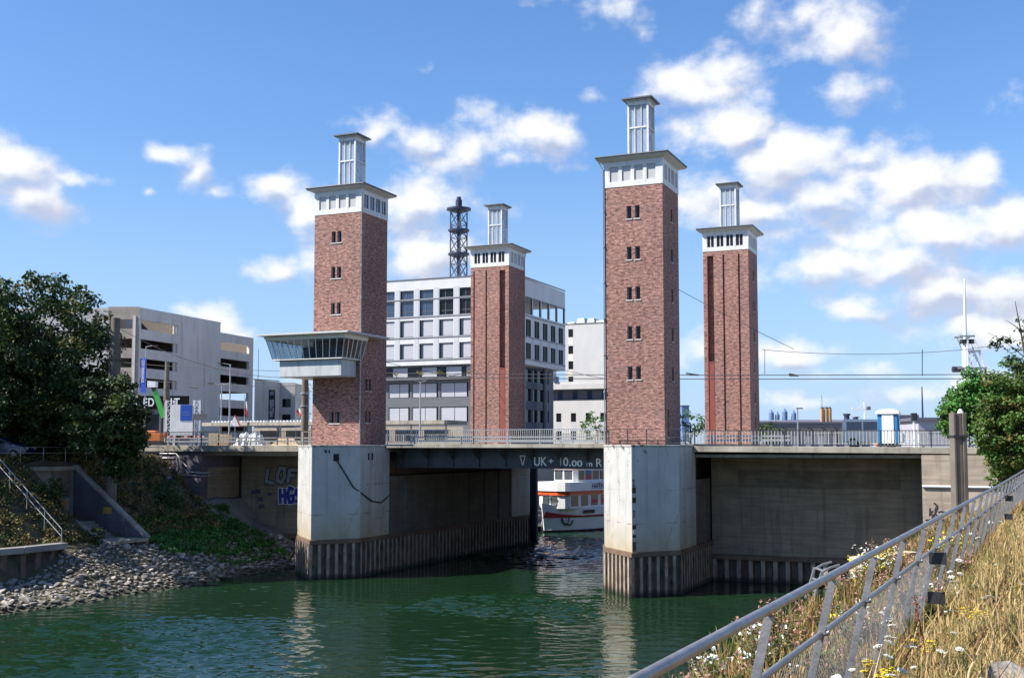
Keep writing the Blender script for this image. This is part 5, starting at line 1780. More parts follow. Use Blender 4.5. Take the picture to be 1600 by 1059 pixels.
# road signs and works gear behind the left railing
Y = 100
p = at(313, 651, Y)
T = Thing('direction_sign', 'dark backed road sign on a post right of the billboard', 'road sign', (p.x, Y, 9), 'w')
m = MB(); m.tube([(p.x - .6, Y, 8.9), (p.x - .6, Y, p.z + .2)], .05, 8); T.part('post', m, 'rail_dark')
m = MB(); m.box(p.x - .65, p.x + .6, Y - .05, Y - .01, p.z - .3, p.z + .25); T.part('panel', m, 'facade_dark')
p = at(367, 657, 104)
T = Thing('warning_sign', 'triangular road sign with red edge standing by the platform roof', 'road sign', (p.x, 104, 9), 'w')
m = MB(); m.add([(p.x - .5, 104, p.z - .5), (p.x + .5, 104, p.z - .5), (p.x, 104, p.z + .5), (p.x - .5, 104.04, p.z - .5), (p.x + .5, 104.04, p.z - .5), (p.x, 104.04, p.z + .5)],
               [(0, 1, 2), (5, 4, 3), (0, 3, 4, 1), (1, 4, 5, 2), (2, 5, 3, 0)]); T.part('panel', m, 'white_metal')
m = MB(); m.bar((p.x + .5, 103.97, p.z - .5), (p.x, 103.97, p.z + .5), .12, .02, up=(0, 1, 0)); T.part('edge', m, 'boat_red')
m = MB(); m.tube([(p.x, 104.08, 8.9), (p.x, 104.08, p.z)], .04, 8); T.part('post', m, 'galvanised')
Y = 106
a_, b_ = at(326, 696, Y), at(358, 677, Y)
m = MB()
for i in range(2):
    x0 = a_.x + i * (b_.x - a_.x) * .52
    m.box(x0, x0 + (b_.x - a_.x) * .46, Y, Y + 1.2, 8.95, b_.z - .1 * i)
solo('board_stack', m, 'tan_board', 'stack of tan boards behind the left railing', 'boards', (a_.x, Y, 8.95), 'w', bevel=.04)
a_, b_ = at(362, 696, Y), at(411, 674, Y)
m = MB()
n, k_ = 26, 9
rgt = np.random.default_rng(14)
G_ = [[None] * (k_ + 1) for _ in range(n + 1)]
for i in range(n + 1):
    for j in range(k_ + 1):
        t_, q_ = i / n, j / k_
        prof = min(1, 5 * t_, 5 * (1 - t_)) ** .6 * math.sin(math.pi * min(.5, q_ * .75)) ** .6 if q_ > 0 else 0
        zz = 8.95 + (b_.z - 8.95) * prof * (.86 + .14 * math.sin(i * 1.1 + .6) * math.sin(i * .43)) + rgt.normal() * .02
        G_[i][j] = (a_.x + (b_.x - a_.x) * t_ + rgt.normal() * .03, Y + 1.8 * q_ + rgt.normal() * .05 - .1, zz)
vs_t = [G_[i][j] for i in range(n + 1) for j in range(k_ + 1)]
m.add(vs_t, [(i * (k_ + 1) + j, (i + 1) * (k_ + 1) + j, (i + 1) * (k_ + 1) + j + 1, i * (k_ + 1) + j + 1) for i in range(n) for j in range(k_)], 0, False)
solo('tarpaulin', m, 'tarp', 'crumpled white tarpaulin over a load behind the left railing', 'tarpaulin', (a_.x, Y, 8.95), 'w')
p = at(446, 694, 106)
m = MB(); m.add([(p.x - 1.6, 106, 8.9), (p.x + 1.4, 106, 8.9), (p.x + .6, 106.8, 9.75), (p.x - .8, 106.8, 9.8), (p.x - 1.2, 108, 8.9), (p.x + 1.2, 108, 8.9)], [(0, 1, 2, 3), (3, 2, 5, 4), (1, 5, 2), (0, 3, 4)])
solo('sand_heap', m, 'tan_board', 'low pale heap of sand left of the cabin tower', 'heap', (p.x, 106, 8.9), 'w')
for k, (px, w_) in enumerate(((270, 1.5), (288, 1.5), (308, 1.3))):
    p = at(px, 694, 103)
    T = Thing('barrier', ('red and white road barrier under the left half of the billboard', 'red and white road barrier under the right half of the billboard', 'red and white road barrier below the dark backed road sign')[k], 'barrier', (p.x, 103, 8.95), 'w', 'road works barriers')
    m = MB()
    for i in range(6):
        m.box(p.x - w_ / 2 + i * w_ / 6, p.x - w_ / 2 + (i + 1) * w_ / 6 - .003, 102.97, 103.0, 9.75, 9.98, i % 2)
    T.part('board', m, ['boat_red', 'white_paint'])
    for dx in (-.5, .5):
        m = MB(); m.box(p.x + dx - .03, p.x + dx + .03, 103.003, 103.05, 8.95, 9.95); T.part('leg', m, 'galvanised')
# small orange digger
Y = 108
p = at(245, 694, Y)
T = Thing('excavator', 'small orange excavator behind the left railing below the boom lift', 'excavator', (p.x, Y, 8.95), 'w')
m = MB(); m.box(p.x - .9, p.x + .5, Y - .6, Y + .6, 9.5, 10.25); m.frustum((p.x - .9, p.x + .1, Y - .5, Y + .5), 10.253, (p.x - .8, p.x, Y - .45, Y + .45), 10.5); T.part('body', m, 'orange', bevel=.05)
m = MB()
for dy in (-.5, .5):
    m.box(p.x - 1.0, p.x + .7, Y + dy - .18, Y + dy + .18, 8.95, 9.45)
T.part('track', m, 'rubber')
m = MB(); m.bar((p.x + .4, Y, 9.9), (p.x + .9, Y, 10.3), .2); m.bar((p.x + .9, Y, 10.3), (p.x + 1.0, Y, 9.3), .16); T.part('arm', m, 'orange')
# red and white flags
for k, (lab, px, pyt, pyb, Y) in enumerate((('red and white flag before the right half of the garage', 382.5, 620, 690, 130), ('red and white flag just left of the round concrete mast', 463, 632, 690, 128))):
    p, q = at(px, pyt, Y), at(px, 655, Y)
    T = Thing('flag', lab, 'flag', (p.x, Y, 9), 'w', 'red and white flags')
    m = MB(); m.tube([(p.x, Y, 8.9), (p.x, Y, p.z + .3)], .035, 6); T.part('pole', m, 'galvanised')
    m = MB()
    w_ = .35 if k == 0 else .75
    for i in range(6):
        xa, xb = p.x + w_ * i / 6, p.x + w_ * (i + 1) / 6
        ya, yb = Y + .12 * math.sin(i * 1.2), Y + .12 * math.sin((i + 1) * 1.2)
        dz, dz2 = -.9 * i / 6, -.9 * (i + 1) / 6
        h_ = 1.6 if k == 0 else .8
        m.add([(xa, ya, p.z + dz - h_), (xb, yb, p.z + dz2 - h_), (xb, yb, p.z + dz2 - h_ / 2), (xa, ya, p.z + dz - h_ / 2), (xb, yb, p.z + dz2), (xa, ya, p.z + dz)], [(0, 1, 2, 3)], 1, True)
        m.add([(xa, ya, p.z + dz - h_ / 2), (xb, yb, p.z + dz2 - h_ / 2), (xb, yb, p.z + dz2), (xa, ya, p.z + dz)], [(0, 1, 2, 3)], 0, True)
    T.part('cloth', m, ['white_paint', 'boat_red'])

# tram platform roof
T = Thing('platform_roof', 'long flat platform roof with pale edge along the street behind the bridge', 'shelter', (-25, 37, 9), 'uv')
m = MB(); m.box(-42, -10.5, 35, 40, 11.35, 11.75); T.part('roof', m, 'deck_concrete')
for i in range(8):
    m = MB(); u_ = -41 + i * 4.2; m.tube([(u_, 37, 8.95), (u_, 37, 11.34)], .1, 8); T.part('column', m, 'galvanised')
m = MB()
for i in range(46):
    u_ = -41.5 + i * .45
    m.tube([(u_, 36.4, 11.753), (u_, 36.4, 11.95)], .16, 6)
T.part('roof_plant', m, 'white_metal')
m = MB(); m.wall((-40, 42, 8.93), (1, 0, 0), (0, -1, 0), 28, 8.93, 11.2, [(1 + i * 3.7, 3.9 + i * 3.7, 9.6, 10.9) for i in range(7)], .1); T.part('back_wall', m, 'garage_brown')
m = MB()
for i in range(7):
    m.box(-39 + i * 3.7, -36.1 + i * 3.7, 42.05, 42.09, 9.6, 10.9)
T.part('window', m, 'glass_dark')

# ------------------------------------------------------------------ office block
FU, FV = -25.23, 86.9
T = Thing('office_block', 'white gridded office block with dark lower storeys and a cantilevered right side', 'office building', (FU - 15, FV + 10, 9), 'uv')
cols = [(-48.4 - 3.5 * k, -45.95 - 3.5 * k) for k in (3, 2, 1, 0)] + [(-44.95, -42.5), (-41.45, -39.0), (-37.98, -35.5), (-34.45, -32.0), (-30.9, -28.5), (-27.6, -26.0)]
U0_ = -60.0
rows = [(32.25, 33.65), (29.5, 31.95), (26.2, 28.85), (22.7, 25.15)]
m = MB()
holes = [(a - U0_, b - U0_, z0, z1) for a, b in cols for z0, z1 in rows]
m.wall((U0_, FV, 21.75), (1, 0, 0), (0, -1, 0), FU - U0_, 21.75, 35.3, holes, .35, 0, 1)
rc = [(88.0 - FV + i * 3.55, 88.0 - FV + i * 3.55 + 2.1) for i in range(6)]
rh = [(a, b, z0, z1) for a, b in rc for z0, z1 in rows[2:]] + [(.5 + i * 3.6, 3.75 + i * 3.6, 29.7, 32.4, .3) for i in range(6)]
m.wall((FU, FV, 21.75), (0, 1, 0), (1, 0, 0), 22, 21.75, 35.1, rh, .3, 0, 1)
m.quad((U0_, FV, 35.25), (FU, FV, 35.25), (FU, FV + 22, 35.1), (U0_, FV + 22, 35.1))
m.quad((U0_, FV, 21.75), (U0_, FV + 22, 21.75), (FU, FV + 22, 21.75), (FU, FV, 21.75))
m.quad((FU, FV + 22, 21.75), (U0_, FV + 22, 21.75), (U0_, FV + 22, 29.65), (FU, FV + 22, 29.65)); m.quad((FU, FV + 22, 32.45), (U0_, FV + 22, 32.45), (U0_, FV + 22, 35.1), (FU, FV + 22, 35.1))
m.quad((FU - 9, FV + .4, 29.66), (FU - .3, FV + .4, 29.66), (FU - .3, FV + 21.9, 29.66), (FU - 9, FV + 21.9, 29.66)); m.quad((FU - 9, FV + .4, 32.44), (FU - 9, FV + 21.9, 32.44), (FU - .3, FV + 21.9, 32.44), (FU - .3, FV + .4, 32.44))
T.part('facade', m, ['facade_white', 'facade_dark'])
m = MB()
for z in (32.08, 29.30, 26.0, 22.5):
    m.box(U0_, FU + .02, FV - .09, FV - .003, z, z + .12)
    m.box(FU + .003, FU + .09, FV, FV + 22, z, z + .12)
m.box(U0_ - .1, FU + .12, FV - .1, FV + .2, 35.303, 35.45); m.box(FU - .2, FU + .12, FV + .203, FV + 22, 35.303, 35.45)
T.part('cornice_strip', m, 'facade_dark')
for (a, b), (c, d) in zip(cols, cols[1:]):
    m = MB()
    for z0, z1 in ((32.21, 33.9), (29.43, 32.07), (26.13, 29.29), (22.63, 25.99)):
        m.box(b + .12, c - .12, FV - .03, FV - .002, z0, z1)
    T.part('pilaster', m, 'facade_grey')
for i in range(5):
    m = MB(); m.box(FU + .002, FU + .03, FV + rc[i][1] + .25, FV + rc[i + 1][0] - .25, 22.7, 25.9); T.part('pilaster', m, 'facade_grey')
for ci, (a, b) in enumerate(cols):
    for ri, (z0, z1) in enumerate(rows):
        blind = ri >= 2
        m = MB()
        m.box(a, b, FV + .31, FV + .345, z0, z1, 0)
        w = T.part('window', m, 'glass_dark' if (ri < 2 and ci in (6, 7)) else 'glass_blue')
        m = MB()
        for x in (a + .05, a + (b - a) * (.22 if blind else .4), b - .05):
            m.box(x - .04, x + .04, FV + .26, FV + .309, z0, z1)
        m.box(a + .09, b - .09, FV + .265, FV + .309, z0, z0 + .09); m.box(a + .09, b - .09, FV + .265, FV + .309, z1 - .09, z1)
        if ri == 1:
            m.box(a + .09, b - .09, FV + .265, FV + .309, z0 + .7, z0 + .78)
        T.part('frame', m, 'facade_dark', w)
        if blind:
            m = MB(); m.box(a + (b - a) * .26, b - .1, FV + .2, FV + .25, z0 + .1, z1 - .12); T.part('blind', m, 'blind', w)
for i, (a, b) in enumerate(rc):
    for z0, z1 in rows[2:]:
        m = MB(); m.box(FU - .29, FU - .25, FV + a, FV + b, z0, z1); w = T.part('window', m, 'glass_blue')
        m = MB(); m.box(FU - .24, FU - .15, FV + a + .95, FV + b, z0, z1); T.part('shutter', m, 'letter_black', w)
m = MB()
for i in range(7):
    m.box(FU - .30, FU - .02, FV + .2 + i * 3.6 - .1, FV + .2 + i * 3.6 + .1, 29.69, 32.41)
T.part('terrace_post', m, 'facade_dark')
m = MB(); m.box(FU - 9, FU - 3.2, FV + .4, FV + 15, 29.67, 32.43); T.part('terrace_room', m, 'white_render')
# dark lower storeys, set back a little
m = MB()
LU1 = -27.2
lc = [(-47.2 - 4.75 * k, -43.35 - 4.75 * k) for k in (2, 1, 0)] + [(-43.0, -38.35), (-37.95, -33.1), (-32.6, -28.0)]
lr = [(16.65, 18.95), (12.8, 15.2)]
m.wall((U0_, FV + .5, 8.93), (1, 0, 0), (0, -1, 0), LU1 - U0_, 8.93, 21.745, [(a - U0_, b - U0_, z0, z1) for a, b in lc for z0, z1 in lr] + [(U0_ * 0 + .5, LU1 - U0_ - .5, 19.9, 21.5)], .3)
T.part('lower_wall', m, 'facade_dark')
m = MB(); m.wall((LU1, FV + .5, 8.93), (0, 1, 0), (1, 0, 0), 21, 8.93, 21.745, [(1.0 + 2.6 * i, 3.2 + 2.6 * i, z0, z0 + 2.0) for i in range(7) for z0 in (12.9, 16.3, 19.4)], .3)
T.part('side_wall', m, 'mast_navy')
for a, b in lc:
    for z0, z1 in lr:
        mid = (a + b) / 2
        for x0, x1 in ((a + .05, mid - .05), (mid + .05, b - .35)):
            m = MB(); m.box(x0, x1, FV + .62, FV + .66, z0 + .08, z1 - .1); T.part('blind', m, 'blind')
m = MB(); m.box(U0_ + .5, LU1 - .5, FV + .75, FV + .79, 12.7, 21.5); m.box(LU1 - .29, LU1 - .25, FV + 1.2, FV + 20, 12.9, 21.4)
T.part('window', m, 'glass_dark')
for i, u_ in enumerate((-52, -46.5, -41.3, -37.0, -33.5, -29.5)):
    m = MB(); m.box(u_, u_ + 2.6, FV + .68, FV + .72, 19.95, 21.4); T.part('panel', m, 'blind')
for v_ in (3, 15):
    m = MB(); m.tube([(FU - .9, FV + v_, 8.9), (FU - .9, FV + v_, 21.74)], .4, 14); T.part('column', m, 'facade_dark')
for k, px in enumerate((620, 656, 688, 733)):
    u_, z_ = onV(px, 580, FV - .2)
    rgp = np.random.default_rng(40 + k)
    Tt = Thing('potted_palm', ('leftmost', 'second from left', 'third from left', 'rightmost')[k] + ' potted palm on the terrace of the office block', 'plant', (u_, FV - .25, 19.5), 'uv', 'palms on the office terrace')
    m = MB(); m.tube([(u_, FV - .25, 19.56), (u_, FV - .25, 20.3)], .06, 6); Tt.part('stem', m, 'bark')
    m = MB()
    for i in range(14):
        t_ = rgp.uniform(0, 6.28); e_ = rgp.uniform(-.2, 1.0); L_ = rgp.uniform(.6, 1.1)
        d_ = Vector((math.cos(t_) * math.cos(e_), .3 * math.sin(t_), math.sin(e_)))
        p = Vector((u_, FV - .25, 20.3)); q = p + d_ * L_
        m.add([p, p + d_ * L_ * .5 + Vector((0, 0, .12)), q, p + d_ * L_ * .5 - Vector((0, 0, .10))], [(0, 1, 2, 3)])
    Tt.part('fronds', m, 'leaf_olive')
m = MB(); m.box(U0_ + .3, LU1, FV - .6, FV + .49, 19.40, 19.55); T.part('terrace_ledge', m, 'facade_dark')
# lattice mast on the roof behind
u_, zt = onV(717, 308, 100)
_, zb = onV(717, 432, 100)
T = Thing('lattice_mast', 'navy lattice radio mast with three round platforms above the office block', 'radio mast', (u_, 100, 35.2), 'uv')
wv = (onV(733, 330, 100)[0] - onV(703, 330, 100)[0]) / 2
m = MB()
m.tube([(u_, 100, 35.2), (u_, 100, zt - 1.6)], .32, 10)
corners = [(u_ + wv * .78 * math.cos(k * math.pi / 2 + .6), 100 + wv * .78 * math.sin(k * math.pi / 2 + .6)) for k in range(4)]
zl = [35.2 + (zt - 2.6 - 35.2) * i / 6 for i in range(7)]
for k in range(4):
    a, b = corners[k], corners[(k + 1) % 4]
    m.bar((*a, 35.2), (*a, zl[-1]), .16)
    for i in range(6):
        m.bar((*a, zl[i]), (*b, zl[i + 1]), .09); m.bar((*b, zl[i]), (*a, zl[i + 1]), .09); m.bar((*a, zl[i]), (*b, zl[i]), .09)
T.part('lattice', m, 'mast_navy')
for py, rr in ((327, 1.15), (360, 1.0), (397, 1.0)):
    m = MB(); z_ = onV(717, py, 100)[1]; m.cyl(u_, 100, z_ - .15, z_ + .1, wv * rr, n=20); m.cyl(u_, 100, z_ - .5, z_ - .153, wv * rr * .55, wv * rr, n=20); T.part('platform', m, 'mast_navy')
m = MB(); z_ = zt; m.cyl(u_, 100, z_ - 1.7, z_ - .5, .55, n=12); m.cyl(u_, 100, z_ - .497, z_, .38, n=12); T.part('antenna', m, 'mast_navy')

# ------------------------------------------------------------------ pale blocks right of it
BV = 150.0
cz = [onV(890, y, BV)[1] for y in (507, 527, 553, 577, 601, 640)]
cu0, cu1 = onV(883.5, 520, BV)[0], onV(949, 520, BV)[0]
T = Thing('apartment_block', 'plain cream block with one strip of windows behind the tallest looking tower', 'building', (cu0 + 8, BV + 4, 9), 'uv')
a0 = onV(888, 520, BV)[0] - cu0; aw = onV(895.5, 520, BV)[0] - cu0 - a0
m = MB()
wh = [(a0, a0 + aw, z, z + 1.7) for z in cz[1:5]]
m.wall((cu0, BV, 8.93), (1, 0, 0), (0, -1, 0), cu1 - cu0, 8.93, cz[0], wh, .2)
m.box(cu0, cu1, BV + .3, BV + 14, 8.93, cz[0] - .05)
T.part('wall', m, 'white_render')
for h in wh:
    m = MB(); m.box(cu0 + h[0], cu0 + h[1], BV + .14, BV + .19, h[2], h[3]); T.part('window', m, 'glass_dark')
for z0, z1 in zip(cz[2:5], cz[1:4]):
    m2_ = MB(); m2_.box(cu0 + a0, cu0 + a0 + aw, BV - .02, BV - .002, z0 + 1.71, z1 - .01)
    T.part('spandrel', m2_, 'garage_concrete')
m = MB(); m.box(cu0 - .1, cu1 + .1, BV - .08, BV + 14.1, cz[0] + .003, cz[0] + .2); T.part('roof_edge', m, 'roof_dark')
zr0 = cz[0] + .21
for k_, (p0, p1, pt) in enumerate(((885, 898, 503), (900, 914, 497), (916, 929, 498), (930, 945, 502))):
    a_, b_ = onV(p0, 500, BV + 3)[0], onV(p1, 500, BV + 3)[0]; zt_k = onV(900, pt, BV + 3)[1]
    m = MB(); m.frustum((a_, b_, BV + 3, BV + 8), zr0, (a_ + .3, b_ - .3, BV + 3.3, BV + 7.7), zt_k); T.part('roof_plant', m, 'galvanised')
LV = 138.0
lz = [onV(890, y, LV)[1] for y in (600, 608, 626, 690)]
lu = onV(843, 640, LV)[0]; lu1 = onV(955, 640, LV)[0]; LW = lu1 - lu
T = Thing('low_white_building', 'low white building with a dark recessed storey at the foot of the cream block', 'building', (lu + 8, LV + 5, 9), 'uv')
wc = [onV(px, 650, LV)[0] - lu for px in (847, 869, 892, 915, 938)]
ww = onV(877, 650, LV)[0] - lu - wc[1]
zw = [onV(870, y, LV)[1] for y in (659, 687)]
m = MB()
hh = [(x, x + ww, zw[0], zw[0] + 1.7) for x in wc] + [(x, x + ww, max(zw[1], 9.2), zw[1] + 1.7) for x in wc]
m.wall((lu, LV, 8.93), (1, 0, 0), (0, -1, 0), LW, 8.93, lz[2], hh, .2)
m.box(lu - .2, lu + LW, LV - .5, LV + 8, lz[1], lz[0])
m.box(lu, lu + .2, LV + .01, LV + 8, 8.93, lz[1] - .01)
T.part('wall', m, 'white_render')
for h in hh:
    m = MB(); m.box(lu + h[0], lu + h[1], LV + .14, LV + .19, h[2], h[3]); T.part('window', m, 'glass_dark')
for x in wc:
    m = MB(); m.box(lu + x, lu + x + ww, LV - .02, LV - .002, zw[1] + 1.71, zw[0] - .01); T.part('spandrel', m, 'facade_grey')
m = MB(); m.box(lu + .3, lu + LW, LV + .8, LV + 1.2, lz[2] + .01, lz[1] - .004); T.part('recessed_storey', m, 'facade_dark')
for x in wc:
    m = MB(); m.box(lu + x + .1, lu + x + ww, LV + .75, LV + .799, lz[2] + .3, lz[1] - .3); T.part('recessed_window', m, 'glass_blue')
zu = onV(855, 577, LV + .6)[1]
m = MB(); m.box(lu, cu0 - .1, LV + .6, LV + 7, lz[0] + .003, zu); m.box(cu0 - .097, lu + LW, LV + .7, LV + 7, lz[0] + .003, lz[0] + .5)
T.part('upper_wall', m, 'white_render')
for px in (846, 866):
    m = MB(); u_ = onV(px, 590, LV + .6)[0]
    m.box(u_, u_ + 1.0, LV + .55, LV + .598, lz[0] + .25, lz[0] + 1.6); T.part('window', m, 'glass_blue')

# ------------------------------------------------------------------ far skyline on the right
def far_box(name, label, cat, px0, px1, pyt, pyb, Y, mat, depth=8, group=None, roof=None):
    a, b = at(px0, pyb, Y), at(px1, pyt, Y)
    m = MB()
    if roof:
        m.box(a.x, b.x, Y, Y + depth, a.z, b.z - roof)
        m.add([(a.x, Y, b.z - roof), (b.x, Y, b.z - roof), (b.x, Y + depth, b.z - roof), (a.x, Y + depth, b.z - roof), (a.x, Y + depth / 2, b.z), (b.x, Y + depth / 2, b.z)],
              [(0, 1, 5, 4), (2, 3, 4, 5), (1, 2, 5), (3, 0, 4)], 1)
    else:
        m.box(a.x, b.x, Y, Y + depth, a.z, b.z)
        m.box(a.x - .3, b.x + .3, Y - .3, Y + depth + .3, b.z + .003, b.z + .3, 1)
    return solo(name, m, [mat, 'far_roof'], label, cat, (a.x, Y, a.z), 'w', group)


far_box('elevated_road', 'long dark elevated road crossing behind the right approach', 'elevated road', 1185, 1372, 661, 668, 230, 'far_roof', 10)
for i in range(9):
    p = at(1195 + i * 20, 690, 232)
    m = MB(); m.box(p.x - .5, p.x + .5, 232, 234, 8.9, at(1195, 668.2, 232).z)
    m.box(p.x - 1, p.x + 1, 231.8, 234.2, at(1195, 669.5, 232).z, at(1195, 668.3, 232).z)
    solo('road_pier', m, 'far_wall', 'pier holding the long dark elevated road behind the right approach', 'pier', (p.x, 232, 8.9), 'w', 'piers of the elevated road')
far_box('warehouse', 'low grey shed below the elevated road', 'shed', 1190, 1372, 672, 697, 250, 'far_wall', 12)
far_box('warehouse', 'dark blue roofed hall with blue tanks behind the rearmost tower', 'hall', 1186, 1243, 655, 690, 420, 'far_blue', 30, None, 2)
far_box('warehouse', 'long violet grey hall right of the blue tanks', 'hall', 1240, 1345, 654, 690, 440, 'far_roof', 30, None, 1.2)
for lab, px, w, pyt in (('leftmost blue tank on the far hall', 1205, 4.0, 640), ('second blue tank from the left on the far hall', 1214.5, 3.5, 643), ('tallest blue tank on the far hall', 1226, 4.2, 638.5), ('rightmost blue tank on the far hall', 1240, 3.8, 641)):
    p, q = at(px, pyt, 425), at(px, 656, 425)
    r = w * 425 / F
    m = MB(); m.cyl(p.x, 425, q.z, p.z - 1.2, r, n=14); m.cyl(p.x, 425, p.z - 1.197, p.z - .4, r, r * .4, 14); m.cyl(p.x, 425, p.z - .397, p.z, r * .3, n=8)
    solo('tank', m, 'far_blue', lab, 'tank', (p.x, 425, q.z), 'w', 'blue tanks on the far hall')
for lab, px in (('left tan silo on the skyline', 1284.5), ('middle tan silo on the skyline', 1290.5), ('right tan silo on the skyline', 1296)):
    p, q = at(px, 638, 400), at(px, 662, 400)
    m = MB(); m.cyl(p.x, 400, q.z - 6, p.z, .75, n=12); m.cyl(p.x, 400, p.z + .003, p.z + .5, .6, n=8, mi=1)
    solo('silo', m, ['silo_tan', 'roof_dark'], lab, 'silo', (p.x, 400, q.z), 'w', 'tan silos on the skyline')
p, q = at(1323, 646, 380), at(1323, 656, 380)
m = MB(); m.cyl(p.x, 380, q.z, p.z - .6, .9, n=14); m.cyl(p.x, 380, p.z - .597, p.z, 1.2, n=14)
for k in (-.7, .7):
    m.bar((p.x + k, 380, 9), (p.x + k, 380, q.z), .2)
solo('water_tank', m, 'mast_navy', 'small dark round tank on legs left of the white crane', 'tank', (p.x, 380, 9), 'w')
p = at(1351, 628, 600)
T = Thing('tower_crane', 'thin white tower crane far behind the portable toilet', 'crane', (p.x, 600, 9), 'w')
m = MB(); m.bar((p.x, 600, 9), (p.x, 600, p.z), .9); T.part('mast', m, 'white_metal')
a_, b_ = at(1331, 638, 600), at(1359, 635, 600)
m = MB(); m.bar(a_, (p.x, 600, a_.z), .7); m.bar((p.x, 600, a_.z), b_, .7); m.bar((p.x, 600, p.z), a_.lerp(Vector((p.x, 600, a_.z)), .4), .25); T.part('jib', m, 'white_metal')
m = MB(); m.box(b_.x - 1.6, b_.x + .2, 599, 601, b_.z - 1.8, b_.z); T.part('counterweight', m, 'facade_dark')
far_box('container', 'teal container roof right of the portable toilet', 'container', 1404, 1430, 652.5, 690, 120, 'toilet_blue', 4)
far_box('shed', 'grey clad shed behind the right end of the railing', 'shed', 1436, 1500, 657, 697, 110, 'far_wall', 14)
far_box('chimney_block', 'small dark chimney block on the skyline left of the portable toilet', 'chimney', 1337.5, 1341, 652, 690, 390, 'mast_navy', 3)
far_box('high_rise', 'distant blue grey block low between the two right towers', 'building', 1066, 1076.5, 634, 690, 500, 'far_blue', 12)
for lab, px, pyt, Y in (('thin antenna pole above the tan silos', 1284, 617, 300), ('thin antenna pole above the grey clad shed', 1440.5, 604, 112), ('thin antenna pole on the skyline behind the garage and cabin', 404, 545, 260)):
    p = at(px, pyt, Y)
    m = MB(); m.tube([(p.x, Y, 8.9), (p.x, Y, p.z)], [.14, .05], 6)
    solo('antenna_pole', m, 'mast_navy', lab, 'pole', (p.x, Y, 8.9), 'w', 'thin poles on the skyline')
p = at(1428, 651, 84)
T = Thing('traffic_signal', 'dark signal box on a white post right of the portable toilet', 'traffic signal', (p.x, 84, 9), 'w')
m = MB(); m.box(p.x - .22, p.x + .2, 83.8, 84.1, p.z - .28, p.z + .28); T.part('head', m, 'rail_dark', bevel=.03)
m = MB(); m.tube([(p.x, 84, 8.9), (p.x, 84, p.z - .285)], .09, 8); T.part('post', m, 'white_metal')
m = MB(); m.tube([(p.x + .32, 84, 8.9), (p.x + .32, 84, 9.9)], .07, 8); T.part('post', m, 'white_metal')

# ------------------------------------------------------------------ portable toilet
u_, z_ = onV(1389, 697, 3.2)
T = Thing('portable_toilet', 'white and blue portable toilet with domed white roof on the right approach', 'portable toilet', (u_, 3.2, 9.03), 'uv')
hw = .60
m = MB(); m.box(u_ - hw, u_ + hw, 2.6, 3.8, 9.15, 11.0); T.part('body', m, 'toilet_blue', bevel=.05)
m = MB(); m.box(u_ - hw - .01 + .28, u_ + hw - .25, 2.56, 2.597, 9.2, 10.98); T.part('side_panel', m, 'toilet_white')
m = MB(); m.box(u_ + hw + .003, u_ + hw + .05, 2.75, 3.65, 9.25, 10.9); d_ = T.part('door', m, 'toilet_blue')
m = MB(); m.box(u_ + hw + .053, u_ + hw + .07, 2.95, 3.4, 10.1, 10.6); T.part('notice', m, 'toilet_white', d_)
m = MB(); m.box(u_ - hw - .05, u_ + hw + .07, 2.5, 3.9, 9.0, 9.147); T.part('base', m, 'rail_dark')
m = MB()
prof = [(0, .72), (.10, .70), (.20, .60), (.28, .42), (.32, .2)]
for (z0, r0), (z1, r1) in zip(prof, prof[1:]):
    m.frustum((u_ - r0, u_ + r0, 3.2 - r0, 3.2 + r0), 11.003 + z0, (u_ - r1, u_ + r1, 3.2 - r1, 3.2 + r1), 11.003 + z1)
T.part('roof', m, 'toilet_white', bevel=.03)
# white van on the roadway
def van(label, u0, v0, L_, mat, z=9.05):
    T = Thing('van', label, 'van', (u0, v0, z), 'uv')
    m = MB()
    pr_ = [(0, .35), (L_, .35), (L_, .95), (L_ - .9, 1.15), (L_ - 1.5, 1.9), (.1, 1.95), (0, 1.6)]
    n = len(pr_)
    m.add([(u0 + a, v0, z + b) for a, b in pr_] + [(u0 + a, v0 + 1.8, z + b) for a, b in pr_], [tuple(range(n)), tuple(range(2 * n - 1, n - 1, -1))] + [(i, n + i, n + (i + 1) % n, (i + 1) % n) for i in range(n)])
    T.part('body', m, mat, bevel=.06)
    for a, b in ((.3, 1.3), (1.4, 2.3), (2.4, L_ - 1.55)):
        m = MB(); m.box(u0 + a, u0 + b, v0 - .012, v0 - .003, z + 1.2, z + 1.75); T.part('window', m, 'glass_blue')
    for a in (.7, L_ - .8):
        m = MB(); m.tube([(u0 + a, v0 - .02, z + .33), (u0 + a, v0 + 1.82, z + .33)], .33, 18); w = T.part('wheel', m, 'rubber')
        m = MB(); m.tube([(u0 + a, v0 - .03, z + .33), (u0 + a, v0 - .021, z + .33)], .2, 14); T.part('rim', m, 'galvanised', w)
    m = MB(); m.box(u0 + L_ - .02, u0 + L_ + .03, v0 + .1, v0 + .4, z + .7, z + .88); T.part('headlight', m, 'white_metal')
    m = MB(); m.box(u0 + L_ - .02, u0 + L_ + .03, v0 + 1.4, v0 + 1.7, z + .7, z + .88); T.part('headlight', m, 'white_metal')


u_, _ = onV(1316, 690, 9)
van('white van seen through the railing left of the portable toilet', u_, 9.0, 3.9, 'white_paint', 8.92)
a_, b_, c_ = at(1336, 677, 100), at(1346, 668, 100), at(1372, 666.5, 100)
m = MB(); m.tube([(a_.x, 100, a_.z - 1), a_, b_, b_.lerp(c_, .5), c_, (c_.x, 100, 9)], .25, 10)
solo('pipe', m, 'orange', 'thick orange pipe bending up behind the portable toilet', 'pipe', (a_.x, 100, 9), 'w')

